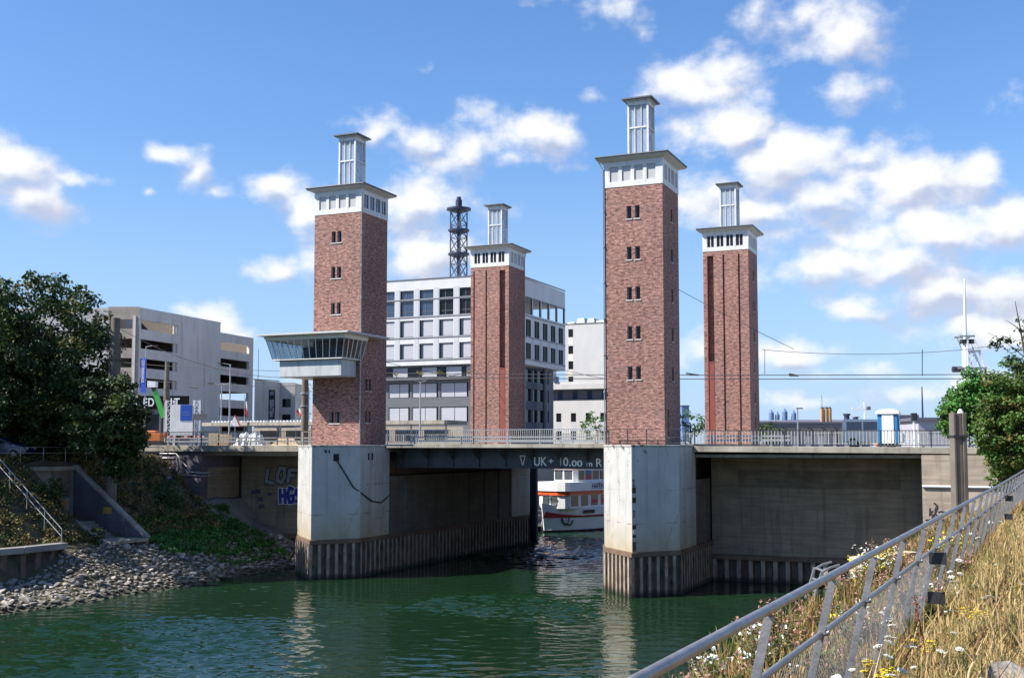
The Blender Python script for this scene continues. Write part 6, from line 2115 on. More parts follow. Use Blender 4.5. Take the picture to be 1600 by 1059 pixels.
# ------------------------------------------------------------------ white gantry mast on the right
Y = 95
def gp(px, py, dy=0):
    p = at(px, py, Y); return Vector((p.x, Y + dy, p.z))
T = Thing('gantry_mast', 'white lattice mast with a tall spike and a grey cabin box above the right bushes', 'mast', (gp(1507, 690).x, Y, 9), 'w')
m = MB()
m.tube([gp(1508.5, 690), gp(1509, 610), gp(1508, 525), gp(1507, 436)], [.22, .2, .17, .06], 8)
T.part('spike', m, 'white_metal')
m = MB()
for dy in (-.5, .5):
    m.bar(gp(1509, 610, dy), gp(1508, 528, dy), .12); m.bar(gp(1519, 532, dy), gp(1536, 575, dy), .14); m.bar(gp(1536, 575, dy), gp(1536, 690, dy), .14)
    m.bar(gp(1510, 580, dy), gp(1521, 545, dy), .08); m.bar(gp(1510, 560, dy), gp(1524, 590, dy), .08)
T.part('frame', m, 'white_metal')
m = MB()
for x0, x1, y in ((1495, 1519, 526), (1508, 1528, 549), (1493, 1538, 575.5), (1508, 1538, 585)):
    for dy in (-.55, .55):
        m.bar(gp(x0, y, dy), gp(x1, y, dy), .15)
m.bar(gp(1495, 527, 0), gp(1503, 547, 0), .06)
T.part('arm', m, 'galvanised')
m = MB()
for px in (1505, 1511, 1517):
    q = gp(px, 534); m.box(q.x - .2, q.x + .2, Y - .3, Y + .3, q.z - .15, q.z + .2)
q = gp(1494, 577); m.tube([(q.x - .3, Y, q.z), (q.x + .5, Y, q.z)], .25, 8)
T.part('lamp', m, 'rail_dark')
a_, b_ = gp(1491.5, 612), gp(1510, 597)
m = MB(); m.box(a_.x, b_.x, Y - .6, Y + .6, a_.z, b_.z); T.part('box', m, 'white_metal', bevel=.05)
m = MB(); m.box(a_.x - .1, b_.x + .1, Y - .7, Y + .7, a_.z - .15, a_.z - .003); m.bar((a_.x, Y - .7, b_.z + .25), (b_.x, Y - .7, b_.z + .25), .06); T.part('floor', m, 'galvanised')
p = at(1512, 612, 92)
m = MB(); m.tube([(p.x, 92, 8.9), (p.x, 92, p.z)], .1, 8)
solo('signal_post', m, 'mast_navy', 'thin dark post rising from the right bushes below the white mast', 'post', (p.x, 92, 8.9), 'w')

# ------------------------------------------------------------------ overhead wires
def wire(label, a, b, sag=.3, r=.022, n=10):
    a, b = Vector(a), Vector(b)
    pts = [a.lerp(b, i / n) - Vector((0, 0, sag * 4 * (i / n) * (1 - i / n))) for i in range(n + 1)]
    m = MB(); m.tube(pts, r, 4)
    return solo('overhead_wire', m, 'wire', label, 'wire', a, 'uv', 'overhead tram wires')


def uvp(px, py, V):
    u, z = onV(px, py, V); return (u, V, z)


wire('lower tram contact wire crossing all the towers', uvp(560, 589, 15), uvp(1640, 591, 15), .1, .03)
wire('upper tram contact wire crossing all the towers', uvp(560, 582, 18), uvp(1640, 584, 18), .15, .03)
wire('carrier wire high above the right approach', uvp(1190, 546, 16), uvp(1508, 546, 16), .35, .018)
wire('carrier wire from the white mast to the right edge', uvp(1508, 546, 16), uvp(1640, 520, 16), .1, .018)
wire('slanting stay wire between the two right towers', uvp(1060, 452, 16), uvp(1240, 545, 24), .1)
wire('stay wire from the cabin tower across the office front', uvp(600, 565, 10), uvp(740, 590, 26), .2)
wire('second stay wire across the office front', uvp(600, 600, 10), uvp(745, 578, 26), .2)
wire('wire from the concrete mast to the garage corner', uvp(185, 512, 3), uvp(478, 590, 6), 1.2)
wire('lower wire left of the cabin tower', uvp(185, 590, 10), uvp(490, 602, 10), .3)
wire('middle wire left of the cabin tower', uvp(190, 566, 14), uvp(490, 580, 14), .2)
wire('drop wire left of the lamp post', uvp(319, 566, 10), uvp(319, 604, 10), 0)
wire('drop wire above the right approach', uvp(1441, 546, 16), uvp(1441, 587, 16), 0, .03)
wire('drop wire left of the rearmost tower', uvp(1195, 546, 16), uvp(1195, 585, 16), 0)
wire('stay wire over the low white building', uvp(822, 560, 27), uvp(948, 592, 15), .15)
for lab, px0, px1, py, V in (('black wire clamp over the right approach', 1233, 1248, 584, 16.5), ('black wire clamp before the garage', 297, 308, 603, 12), ('black wire clamp between the right towers', 1072, 1092, 583, 16.5)):
    a, b = uvp(px0, py, V), uvp(px1, py + 3, V)
    m = MB(); m.tube([a, b], .07, 6); m.tube([(a[0], V, a[2] - .15), b], .04, 6)
    solo('wire_clamp', m, 'wire', lab, 'clamp', a, 'uv', 'clamps on the tram wires')

# ------------------------------------------------------------------ bushes behind the bridge
for k, (lab, px, py, Y, r, mats) in enumerate((('green bush before the low white building', 933, 664, 125, 1.9, ['leaf_bright', 'leaf_mid']), ('green bush between the two right towers', 1078, 660, 112, 1.8, ['leaf_bright', 'leaf_mid']),
                                              ('low green bush right of the rearmost tower', 1203, 676, 118, 1.5, ['leaf_mid', 'leaf_dark']), ('dark conifer clump just left of the cabin tower', 467, 625, 240, 5.0, ['leaf_dark', 'leaf_dark']))):
    p = at(px, py, Y)
    tree('bush', lab, 'bush', (p.x, Y, 8.9), [(p.x, Y, p.z - r * .15, r, r * .8, r * .95)], 45, 90, .22, mats, [.7, .3], 80 + k, .1, (.3, .6), 'bushes behind the bridge', 5)

# ------------------------------------------------------------------ excursion boat
bx, by = 3.3, 120.0
bd = Vector((.655, .756, 0)).normalized()               # towards the stern
bn = Vector((bd.y, -bd.x, 0))                           # towards the viewer's right
T = Thing('excursion_boat', 'white excursion boat with orange stripes, half hidden by the right pier', 'boat', (bx, by, 0), 'w')
def bp(s_, t_, z):
    return (bx + bd.x * s_ + bn.x * t_, by + bd.y * s_ + bn.y * t_, z)
def hull(half, z0, z1, mat, name, s0=0, rake=(0, 0)):
    m = MB()
    st = [0, .6, 1.6, 3.2, 5.5, 9, 24, 25.5]
    wd_ = [.04, .55, 1.15, 1.75, 2.2, 2.45, 2.45, 2.1]
    lo = [bp(a + (rake[0] if i == 0 else rake[0] * .4 if i == 1 else 0), w * half, z0) for i, (a, w) in enumerate(zip(st, wd_))] + [bp(a + (rake[0] if i == 0 else rake[0] * .4 if i == 1 else 0), -w * half, z0) for i, (a, w) in reversed(list(enumerate(zip(st, wd_))))]
    hi = [bp(a + (rake[1] if i == 0 else 0), w * half * 1.06, z1 + (.55 if i == 0 else .35 if i == 1 else .15 if i == 2 else 0) * (1 if rake[1] else 0)) for i, (a, w) in enumerate(zip(st, wd_))] + [bp(a + (rake[1] if i == 0 else 0), -w * half * 1.06, z1 + (.55 if i == 0 else .35 if i == 1 else .15 if i == 2 else 0) * (1 if rake[1] else 0)) for i, (a, w) in reversed(list(enumerate(zip(st, wd_))))]
    n = len(lo)
    m.add(lo + hi, [(i, (i + 1) % n, n + (i + 1) % n, n + i) for i in range(n)] + [tuple(range(n, 2 * n))])
    return T.part(name, m, mat)
hull(1.0, .25, 2.55, 'boat_white', 'hull', rake=(.1, -.35))
hull(.99, -.6, .247, 'letter_black', 'waterline', rake=(.35, 0))
hull(1.075, 1.55, 1.72, 'boat_red', 'rubbing_strake', rake=(-.12, -.12))
def cabin_box(s0, s1, hw, z0, z1, name, mat, front=.35, round_=.5):
    m = MB()
    poly = [bp(s0, hw * round_, 0), bp(s0 + front, hw * .85, 0), bp(s0 + front * 2.2, hw, 0), bp(s1, hw, 0), bp(s1, -hw, 0), bp(s0 + front * 2.2, -hw, 0), bp(s0 + front, -hw * .85, 0), bp(s0, -hw * round_, 0)]
    m.prism([p[:2] for p in poly][::1], z0, z1)
    return T.part(name, m, mat)
cabin_box(1.1, 23, 2.05, 2.5, 3.90, 'saloon', 'boat_white')
cabin_box(.95, 23.2, 2.2, 3.903, 4.32, 'orange_band', 'boat_orange')
cabin_box(.8, 23.5, 2.35, 4.323, 5.25, 'upper_bulwark', 'boat_white')
cabin_box(3.4, 9.5, 1.6, 5.253, 6.65, 'wheelhouse', 'boat_white', .2, .8)
cabin_box(3.2, 9.7, 1.75, 6.653, 6.80, 'wheelhouse_band', 'boat_orange', .2, .85)
cabin_box(3.0, 10.0, 1.9, 6.803, 6.95, 'wheelhouse_roof', 'boat_white', .2, .85)
m = MB()
for i in range(5):
    m.tube([bp(12 + i * 2.5, 1.9, 5.25), bp(12 + i * 2.5, 1.9, 6.6)], .05, 6); m.tube([bp(12 + i * 2.5, -1.9, 5.25), bp(12 + i * 2.5, -1.9, 6.6)], .05, 6)
T.part('awning_post', m, 'white_metal')
m = MB(); m.prism([bp(10.2, 2.1, 0)[:2], bp(23, 2.1, 0)[:2], bp(23, -2.1, 0)[:2], bp(10.2, -2.1, 0)[:2]][::-1], 6.6, 6.72); T.part('awning', m, 'boat_white')
def bwin(s0, s1, t_, z0, z1, mat='glass_boat', name='window', par=None, proud=.012):
    m = MB()
    p = [Vector(bp(s0, t_, z0)), Vector(bp(s1, t_, z0)), Vector(bp(s1, t_, z1)), Vector(bp(s0, t_, z1))]
    k = bn * (proud if t_ > 0 else -proud)
    q = [a + k for a in p]
    m.add(p + q, [(0, 1, 2, 3), (7, 6, 5, 4), (0, 4, 5, 1), (1, 5, 6, 2), (2, 6, 7, 3), (3, 7, 4, 0)])
    return T.part(name, m, mat, par)
for sgn in (1, -1):
    for i in range(11):
        s0 = 2.05 + i * 1.75
        w = bwin(s0, s0 + 1.25, 2.052 * sgn, 2.72, 3.82)
        if i > 1 and sgn > 0:
            bwin(s0 + .1, s0 + 1.15, 2.066, 3.0, 3.35, 'boat_red', 'seat', w, .004)
    for s0, s1 in ((3.95, 5.0), (5.15, 6.3), (6.45, 7.6), (7.75, 9.2)):
        bwin(s0, s1, 1.602 * sgn, 5.45, 6.45)
# bow windows, facing forward
for t0, t1, s_ in ((-1.0, -.1, 1.095), (.1, 1.0, 1.095)):
    m = MB(); a, b = Vector(bp(s_, t0, 2.72)), Vector(bp(s_, t1, 2.72)); k = Vector((0, 0, 1.05)); e = -bd * .015
    m.add([a, b, b + k, a + k, a + e, b + e, b + k + e, a + k + e], [(4, 5, 6, 7), (0, 1, 5, 4), (2, 3, 7, 6), (1, 2, 6, 5), (3, 0, 4, 7)]); T.part('window', m, 'glass_boat')
for t0, t1 in ((-1.2, -.1), (.1, 1.2)):
    m = MB(); a, b = Vector(bp(3.395, t0, 5.45)), Vector(bp(3.395, t1, 5.45)); k = Vector((0, 0, 1.0)); e = -bd * .015
    m.add([a, b, b + k, a + k, a + e, b + e, b + k + e, a + k + e], [(4, 5, 6, 7), (0, 1, 5, 4), (2, 3, 7, 6), (1, 2, 6, 5), (3, 0, 4, 7)]); T.part('window', m, 'glass_boat')
m = MB(); p = Vector(bp(5.2, 1.62, 5.45)); q = Vector(bp(6.2, 1.62, 5.45)); k = Vector((0, 0, .55))
m.add([p, q, q + k, p + k], [(0, 1, 2, 3)], 0); m.add([p + k + bn * .001, q + k + bn * .001, q + k * 1.8 + bn * .001, p + k * 1.8 + bn * .001], [(0, 1, 2, 3)], 1)
T.part('crest_panel', m, ['boat_red', 'far_blue'])
pt = bp(5.3, 2.372, 4.50)
T.text('lettering', 'HAFEN-R', pt, .86, 'letter_navy', bd, extrude=.004, bold=.015, xs=.80)
m = MB(); p = Vector(bp(1.9, 1.5, 1.15)); 
m.tube([Vector(bp(1.5, 1.25, 1.5)), Vector(bp(1.7, 1.35, .95)), Vector(bp(2.3, 1.75, .75)), Vector(bp(2.7, 1.85, 1.25))], .09, 8); m.tube([Vector(bp(2.0, 1.6, .8)), Vector(bp(2.25, 1.7, 1.6))], .07, 8)
T.part('anchor', m, 'letter_black')
m = MB()
pth = [bp(.3, .25, 3.55), bp(1.2, 1.15, 3.3), bp(3.2, 1.95, 3.2)]
m.tube(pth, .03, 6)
T.part('bow_rail', m, 'letter_black')
m = MB(); a = Vector(bp(4.1, 2.16, 2.12)); b = Vector(bp(5.7, 2.42, 2.12)); m.bar(a, b, .05, .34, up=(0, 0, 1)); T.part('name_plate', m, 'letter_black')
# landing stage and pile seen left of the boat
p = at(834, 735, 112)
m = MB(); m.tube([(p.x, 112, -1), (p.x, 112, 8.2)], .42, 14)
solo('mooring_pile', m, 'mast_navy', 'thick dark steel pile left of the boat under the bridge', 'pile', (p.x, 112, 0), 'w')
p = at(836, 812, 121)
T = Thing('landing_stage', 'low jetty with rails left of the boat bow', 'jetty', (p.x - 2, 123, 0), 'w')
m = MB(); m.box(p.x - 6, p.x + .8, 121, 125, .6, .85); T.part('deck', m, 'bank_concrete')
m = MB()
for dz in (.9, 1.4):
    m.tube([(p.x - 6, 121.1, .85 + dz), (p.x + .8, 121.1, .85 + dz)], .04, 6)
for i in range(5):
    m.tube([(p.x - 5.9 + i * 1.65, 121.1, .85), (p.x - 5.9 + i * 1.65, 121.1, 2.25)], .04, 6)
T.part('rail', m, 'white_metal')
m = MB()
for i in range(4):
    m.tube([(p.x - 5.5 + i * 2, 122, -1), (p.x - 5.5 + i * 2, 122, .6)], .15, 8)
T.part('leg', m, 'mast_navy')
# planted quay slope at the back of the basin
m = MB(); m.box(-15.8, 26.9, 76.8, 77.95, -1, 6.4); solo('quay_wall', m, 'bank_concrete', 'pale quay wall at the back of the basin behind the boat', 'quay wall', (5, 77, 0), 'uv')
rg = np.random.default_rng(90)
C_ = [tuple(W(rg.uniform(-15, 26), rg.uniform(76.9, 77.8), rg.uniform(6.4, 8.2))) for _ in range(150)]
V, Q, MI = leaf_cloud(rg, C_, [.7] * 150, 60, .3, ['leaf_olive', 'leaf_mid'], [.6, .4])
o = bpy.data.objects.new('hedge', np_mesh('hedge', V, Q, ['leaf_olive', 'leaf_mid'], MI)); COL.objects.link(o)
setp(o, 'weedy growth along the top of the quay behind the boat', 'undergrowth', None, 'stuff')

# ------------------------------------------------------------------ blue vehicles under the left trees
def bank_car(label, name, cat, px, Y, L_, H, Wd, mat, flip=1, z0=PT + .02):
    x = (px - 800) / F * Y
    T = Thing(name, label, cat, (x, Y, z0), 'w')
    pr_ = [(-L_ / 2, .35), (L_ / 2, .35), (L_ / 2, .78), (L_ / 2 - .25, .95), (L_ / 2 - 1.0, 1.05), (L_ / 2 - 1.75, H), (-L_ / 2 + .15, H), (-L_ / 2, H * .6)]
    if flip < 0:
        pr_ = [(-a, b) for a, b in pr_][::-1]
    n = len(pr_)
    m = MB(); m.add([(x + a, Y, z0 + b) for a, b in pr_] + [(x + a, Y + Wd, z0 + b) for a, b in pr_], [tuple(range(n)), tuple(range(2 * n - 1, n - 1, -1))] + [(i, n + i, n + (i + 1) % n, (i + 1) % n) for i in range(n)])
    T.part('body', m, mat, bevel=.07)
    m = MB(); k = L_ / 2
    m.add([(x + flip * (k - 1.85), Y - .01, z0 + 1.1), (x + flip * (k - 1.2), Y - .01, z0 + 1.1), (x + flip * (k - 1.85), Y - .01, z0 + H - .12)], [(0, 1, 2)])
    m.box(x - flip * (k - .4), x + flip * (k - 1.95), Y - .012, Y - .002, z0 + 1.1, z0 + H - .12); T.part('window', m, 'glass_dark')
    m = MB(); m.add([(x + flip * (k - 1.02), Y + .15, z0 + 1.09), (x + flip * (k - 1.02), Y + Wd - .15, z0 + 1.09), (x + flip * (k - 1.70), Y + Wd - .2, z0 + H - .04), (x + flip * (k - 1.70), Y + .2, z0 + H - .04)], [(0, 1, 2, 3)]); T.part('windscreen', m, 'glass_dark')
    for a in (-k + .8, k - .85):
        m = MB(); m.tube([(x + a, Y - .03, z0 + .33), (x + a, Y + Wd + .03, z0 + .33)], .33, 18); w = T.part('wheel', m, 'rubber')
        m = MB(); m.tube([(x + a, Y - .045, z0 + .33), (x + a, Y - .031, z0 + .33)], .2, 14); T.part('rim', m, 'galvanised', w)
    for b in (.1, Wd - .4):
        m = MB(); m.box(x + flip * (k - .04), x + flip * (k + .02), Y + b, Y + b + .3, z0 + .68, z0 + .84); T.part('headlight', m, 'white_metal')


bank_car('dark blue car parked on the bank top at the left edge', 'parked_car', 'car', -8, 78, 4.4, 1.5, 1.75, 'car_blue')
bank_car('taller bright blue van parked behind the dark blue car under the trees', 'parked_van', 'van', 22, 83, 5.0, 2.4, 1.9, 'blue_paint')
# ------------------------------------------------------------------ foreground railing
HT = 8.28                                               # level of its top rail
SP = 1.5
def rp(s_, dt, z):
    return ST(s_, RT + dt, z)
s0_ = 3.77 / RY - .0                                    # first post in view
s0_ = (3.77 - (-RT) * RX * 1) / RY
FR = Thing('railing', 'grey steel railing with leaning flat posts and wire mesh running along the foreground bank', 'railing', tuple(rp(8, 0, 7.1)), 'w')
m = MB(); m.tube([rp(-1.5, 0, HT), rp(24, 0, HT), rp(52, 0, HT + .1)], .0225, 14)
FR.part('handrail', m, 'rail_grey')
mid_t, mid_z, bot_t, bot_z = -.075, HT - .335, -.30, HT - 1.22
posts = [s0_ + SP * i for i in range(-3, 31)]
al = Vector((RX, RY, 0)); ac = Vector((RY, -RX, 0))
for i, s_ in enumerate(posts):
    m = MB()
    top, bot = rp(s_, 0, HT - .03), rp(s_, bot_t, bot_z - .1)
    d = (bot - top).normalized()
    nn = al * .008; wv = ac * .0 + d.cross(al).normalized() * .021
    m.add([top - nn - wv, top + nn - wv, top + nn + wv, top - nn + wv, bot - nn - wv, bot + nn - wv, bot + nn + wv, bot - nn + wv],
          [(0, 1, 2, 3), (7, 6, 5, 4), (0, 4, 5, 1), (1, 5, 6, 2), (2, 6, 7, 3), (3, 7, 4, 0)])
    FR.part('post', m, 'rail_grey')
for i in range(len(posts) - 1):
    a, b = posts[i], posts[i + 1]
    m = MB(); m.tube([rp(a + .01, mid_t, mid_z), rp(b - .01, mid_t, mid_z)], .018, 10)
    m.tube([rp(a + .01, mid_t, mid_z), rp(a + .01, mid_t + .05, mid_z + .015)], .018, 6)
    FR.part('middle_rail', m, 'rail_grey')
    if i < 17:
        m = MB()
        n = 24 if i < 9 else 12
        r = .0015 if i < 9 else .0012
        for k in range(1, n):
            s_ = a + SP * k / n
            m.tube([rp(s_, mid_t, mid_z), rp(s_, bot_t + .02, bot_z + .08)], r, 3, caps=False)
        for z_ in np.arange(.10, .86, .14 if i < 9 else .3):
            t_ = mid_t + (bot_t - mid_t) * z_ / .9
            m.tube([rp(a, t_, mid_z - z_), rp(b, t_, mid_z - z_)], r, 3, caps=False)
        m.tube([rp(a, bot_t + .02, bot_z + .08), rp(b, bot_t + .02, bot_z + .08)], .008, 5)
        FR.part('mesh_panel', m, 'rail_grey' if i < 9 else 'rail_dark')
for k, s_ in enumerate((posts[8] + .1, posts[17] + .1)):
    for z0, z1, t0 in ((HT - .36, HT - .25, .10), (HT - .72, HT - .61, .08)):
        p, q = rp(s_, t0 - .08, 0), rp(s_ + .02, t0 + .07, 0)
        m = MB(); e = al * .012
        m.add([(p.x - e.x, p.y - e.y, z0), (q.x - e.x, q.y - e.y, z0), (q.x - e.x, q.y - e.y, z1), (p.x - e.x, p.y - e.y, z1), (p.x + e.x, p.y + e.y, z0), (q.x + e.x, q.y + e.y, z0), (q.x + e.x, q.y + e.y, z1), (p.x + e.x, p.y + e.y, z1)],
              [(0, 1, 2, 3), (7, 6, 5, 4), (0, 4, 5, 1), (1, 5, 6, 2), (2, 6, 7, 3), (3, 7, 4, 0)])
        FR.part('bracket', m, 'rail_dark')

# concrete post on the quay edge
p = at(1498, 700, 40)
T = Thing('concrete_post', 'tall weathered concrete post on the quay right of the dark recess', 'post', (p.x, 40, 6.4), 'w')
zt = at(1498, 645, 40).z
m = MB()
m.box(p.x - .24, p.x - .15, 39.78, 40.22, 6.2, zt); m.box(p.x + .08, p.x + .22, 39.78, 40.22, 6.2, zt); m.box(p.x - .147, p.x + .077, 39.81, 40.1, 6.2, zt - .02)
T.part('shaft', m, 'post_concrete', bevel=.02)
m = MB(); m.box(p.x - .26, p.x + .24, 39.75, 40.25, zt - .86, zt - .78); T.part('strap', m, 'rail_dark')
m = MB(); m.tube([(p.x + .1, 40, zt), (p.x + .1, 40, zt + .14)], [.12, .05], 10); T.part('cap', m, 'white_paint')

# quay ladder head and a timber beam on the quay edge
Y = 18.0
def qp(px, py, Y=18.0, dy=0):
    q = at(px, py, Y); return Vector((q.x, q.y + dy, q.z))
T = Thing('ladder', 'pale steel head of a quay ladder behind the foreground railing', 'ladder', tuple(qp(1275, 932)), 'w')
for dy in (0, .45):
    m = MB()
    m.bar(qp(1270, 940, dy=dy), qp(1284, 894, dy=dy), .035, .03); m.bar(qp(1284, 894, dy=dy), qp(1298, 886, dy=dy), .035, .03); m.bar(qp(1298, 886, dy=dy), qp(1312, 882, dy=dy), .035, .03)
    T.part('rail', m, 'galvanised')
for k in range(3):
    m = MB(); a, b = qp(1288 - 6 * k, 892 + 16 * k), qp(1288 - 6 * k, 892 + 16 * k, dy=.45); m.bar(a, b, .025); T.part('rung', m, 'galvanised')
m = MB(); a, b = qp(1338, 882, 19.5), qp(1424, 872, 20.5); m.bar(a, b, .3, .26)
solo('timber_beam', m, 'tan_board', 'weathered timber beam lying behind the foreground railing', 'beam', tuple(a), 'w', bevel=.02)
m = MB(); a, b = qp(1345, 897, 19.6), qp(1420, 888, 20.4); m.bar(a, b, .34, .2)
solo('stone_block', m, 'rock', 'dark stone under the timber beam on the quay edge', 'stone', tuple(a), 'w', bevel=.04)

# ------------------------------------------------------------------ dry grass: many single blades
def grass(name, label, n, region, hmean, mats, wts, seed, wid=.006, lean=.45, kind='stuff', dens=None):
    rg = np.random.default_rng(seed)
    s_ = region[0] + (region[1] - region[0]) * rg.random(n) ** (region[4] if len(region) > 4 else 1.0)
    t_ = rg.uniform(region[2], region[3], n)
    keep = fbm2(s_, t_, seed, 3, 1.4) > (dens if dens is not None else .25)
    s_, t_ = s_[keep], t_[keep]; n = len(s_)
    x, y = s_ * RX + t_ * RY, s_ * RY - t_ * RX
    z = zright(s_, t_) - .03
    h = hmean * (.45 + .9 * rg.random(n)) * (.6 + .8 * fbm2(s_, t_, seed + 5, 3, .9))
    az = rg.normal(.7, 1.5, n) + 2.5 * (fbm2(s_, t_, seed + 9, 2, .7) - .45); ln = lean * rg.random(n) * h
    wd_ = wid * (.7 + .7 * rg.random(n)) * (1 + s_.clip(0, 40) * .045)
    b = np.stack([x, y, z], 1)
    tip = b + np.stack([np.cos(az) * ln, np.sin(az) * ln, h], 1)
    mid = b + np.stack([np.cos(az) * ln * .3, np.sin(az) * ln * .3, h * .55], 1)
    pa = rg.uniform(0, 6.28, n)
    w = np.stack([np.cos(pa), np.sin(pa), np.zeros(n)], 1) * wd_[:, None]
    V = np.stack([b - w, b + w, mid + w * .8, mid - w * .8, tip + w * .15, tip - w * .15], 1).reshape(-1, 3)
    k = np.arange(n)[:, None] * 6
    Q = np.concatenate([k + np.array([[0, 1, 2, 3]]), k + np.array([[3, 2, 4, 5]])], 0)
    c = rg.choice(len(mats), size=n, p=wts)
    o = bpy.data.objects.new(name, np_mesh(name, V, Q, mats, np.concatenate([c, c]))); COL.objects.link(o)
    return setp(o, label, 'grass', None, kind)


grass('dry_grass', 'tall dry golden grass right of the foreground railing', 150000, (3.2, 34, -1.45, 3.0, 1.7), .21, ['straw', 'straw_pale', 'blade_green', 'stem'], [.36, .22, .28, .14], 31, .0042, 1.0, dens=.36)
grass('short_grass', 'short matted dry grass under the tall blades', 90000, (3.2, 34, -1.5, 3.4, 1.7), .15, ['straw', 'straw_pale', 'blade_green'], [.5, .28, .22], 32, .007, 1.2, dens=.1)
grass('quay_weeds', 'reddish and green weeds between the railing and the water', 30000, (4.0, 40, -3.6, -1.35, 1.5), .36, ['weed_red', 'straw', 'blade_green', 'leaf_olive'], [.30, .28, .26, .16], 33, .006, .6, dens=.33)
grass('seed_heads', 'loose straw coloured seed heads above the grass', 5000, (3.2, 25, -1.35, 2.5, 1.5), .40, ['straw_pale', 'straw', 'weed_red'], [.5, .35, .15], 34, .004, .5)


# low leafy weeds and dead matter between the blades
rg = np.random.default_rng(35)
C_, R_ = [], []
for k in range(1500):
    s_ = 3.2 + 28 * rg.random() ** 1.7; t_ = rg.uniform(-3.4, 2.6)
    if fbm2(s_, t_, 77, 3, 1.1) < .44:
        continue
    p = ST(s_, t_, float(zright(s_, t_)) + .06); C_.append(tuple(p)); R_.append(rg.uniform(.06, .17))
V, Q, MI = leaf_cloud(rg, C_, R_, 3800, .034, ['blade_green', 'leaf_olive', 'weed_red', 'stem', 'leaf_brown'], [.32, .24, .14, .14, .16], 1.0)
o = bpy.data.objects.new('ground_weeds', np_mesh('ground_weeds', V, Q, ['blade_green', 'leaf_olive', 'weed_red', 'stem', 'leaf_brown'], MI)); COL.objects.link(o)
setp(o, 'low leafy weeds and dead stems between the dry grass', 'undergrowth', None, 'stuff')


def st_of(px, py, z):
    r = ray(px, py); k = (z - EYE) / r.z
    x, y = r.x * k, r.y * k
    return x * RX + y * RY, x * RY - y * RX


rg = np.random.default_rng(51)
# leafy weeds beyond the rail: branching plants with small heads
def weed(label, s_, t_, h, head, seed, n=26, spread=.32, leaf=('leaf_olive', 'blade_green')):
    r = np.random.default_rng(seed)
    b = ST(s_, t_, float(zright(s_, t_)) - .03)
    T = Thing('weed', label, 'plant', tuple(b), 'w', 'weeds between the railing and the water')
    st, hd, lf = MB(), MB(), MB()
    for k in range(n):
        a = r.uniform(0, 6.28); L_ = h * r.uniform(.55, 1.05); sp_ = spread * r.random() ** .7
        tip = b + Vector((math.cos(a) * sp_, math.sin(a) * sp_, L_))
        mid = b.lerp(tip, .5) - Vector((math.cos(a), math.sin(a), 0)) * sp_ * .2
        st.tube([b + Vector((math.cos(a) * .03, math.sin(a) * .03, 0)), mid, tip], .0035, 3, caps=False)
        for j in range(r.integers(3, 8)):
            c = tip + Vector(r.normal(size=3)) * .035
            u_, v_ = Vector(r.normal(size=3)).normalized() * .018, Vector(r.normal(size=3)).normalized() * .018
            hd.add([c - u_, c - v_, c + u_, c + v_], [(0, 1, 2, 3)])
        for j in range(16):
            c = b.lerp(tip, r.uniform(.15, .9)); d = Vector((r.normal(), r.normal(), .3)).normalized() * r.uniform(.06, .13)
            w_ = d.cross(Vector((0, 0, 1))).normalized() * .018
            lf.add([c, c + d * .5 + w_, c + d, c + d * .5 - w_], [(0, 1, 2, 3)], int(r.integers(2)))
    T.part('stems', st, 'stem', kind='stuff'); T.part('flower_heads', hd, head, kind='stuff'); T.part('leaves', lf, list(leaf), kind='stuff')


kinds = [('petal_pink', 'brown pink headed weed beyond the foreground railing'), ('petal_yellow', 'yellow flowered weed beyond the foreground railing'), ('petal_white', 'pale headed weed beyond the foreground railing')]
for k in range(62):
    s_ = 4.6 + 20 * rg.random() ** 1.5; t_ = rg.uniform(-3.3, -1.55)
    if s_ < 9 and t_ < -2.9:
        t_ += .7
    hd, lab = kinds[rg.choice(3, p=[.80, .08, .12])]
    weed(lab, s_, t_, rg.uniform(.35, .75), hd, 200 + k)

# white umbels standing in the grass
UM = []
for k in range(3):
    r = np.random.default_rng(300 + k)
    root = bpy.data.objects.new('wild_carrot', None); COL.objects.link(root)
    setp(root, 'white umbel flower standing in the dry grass', 'flower', 'white umbels in the dry grass')
    h = .50 + .08 * k
    m = MB(); m.tube([(0, 0, -.05), (.02, .01, h * .5), (.03 * k, -.02, h - .04)], .003, 4)
    top = Vector((.03 * k, -.02, h))
    for j in range(14):
        a, q = r.uniform(0, 6.28), r.random() ** .5
        m.tube([top - Vector((0, 0, .04)), top + Vector((math.cos(a) * .04 * q, math.sin(a) * .04 * q, .0))], .0012, 3, caps=False)
    o = bpy.data.objects.new('stem', mesh_from('stem', m, 'stem')); COL.objects.link(o); o.parent = root
    m = MB()
    for j in range(120):
        a, q = r.uniform(0, 6.28), r.random() ** .5
        c = top + Vector((math.cos(a) * .05 * q, math.sin(a) * .05 * q, .012 * (1 - q) + r.uniform(-.004, .006)))
        e = .0075
        n_ = Vector((r.normal() * .3, r.normal() * .3, 1)).normalized()
        x = n_.cross(Vector((0, 1, 0))).normalized() * e; y = n_.cross(x)
        m.add([c - x, c - y * 1, c + x, c + y * 1], [(0, 1, 2, 3)])
    o = bpy.data.objects.new('umbel', mesh_from('umbel', m, 'petal_white')); COL.objects.link(o); o.parent = root
    UM.append(root)
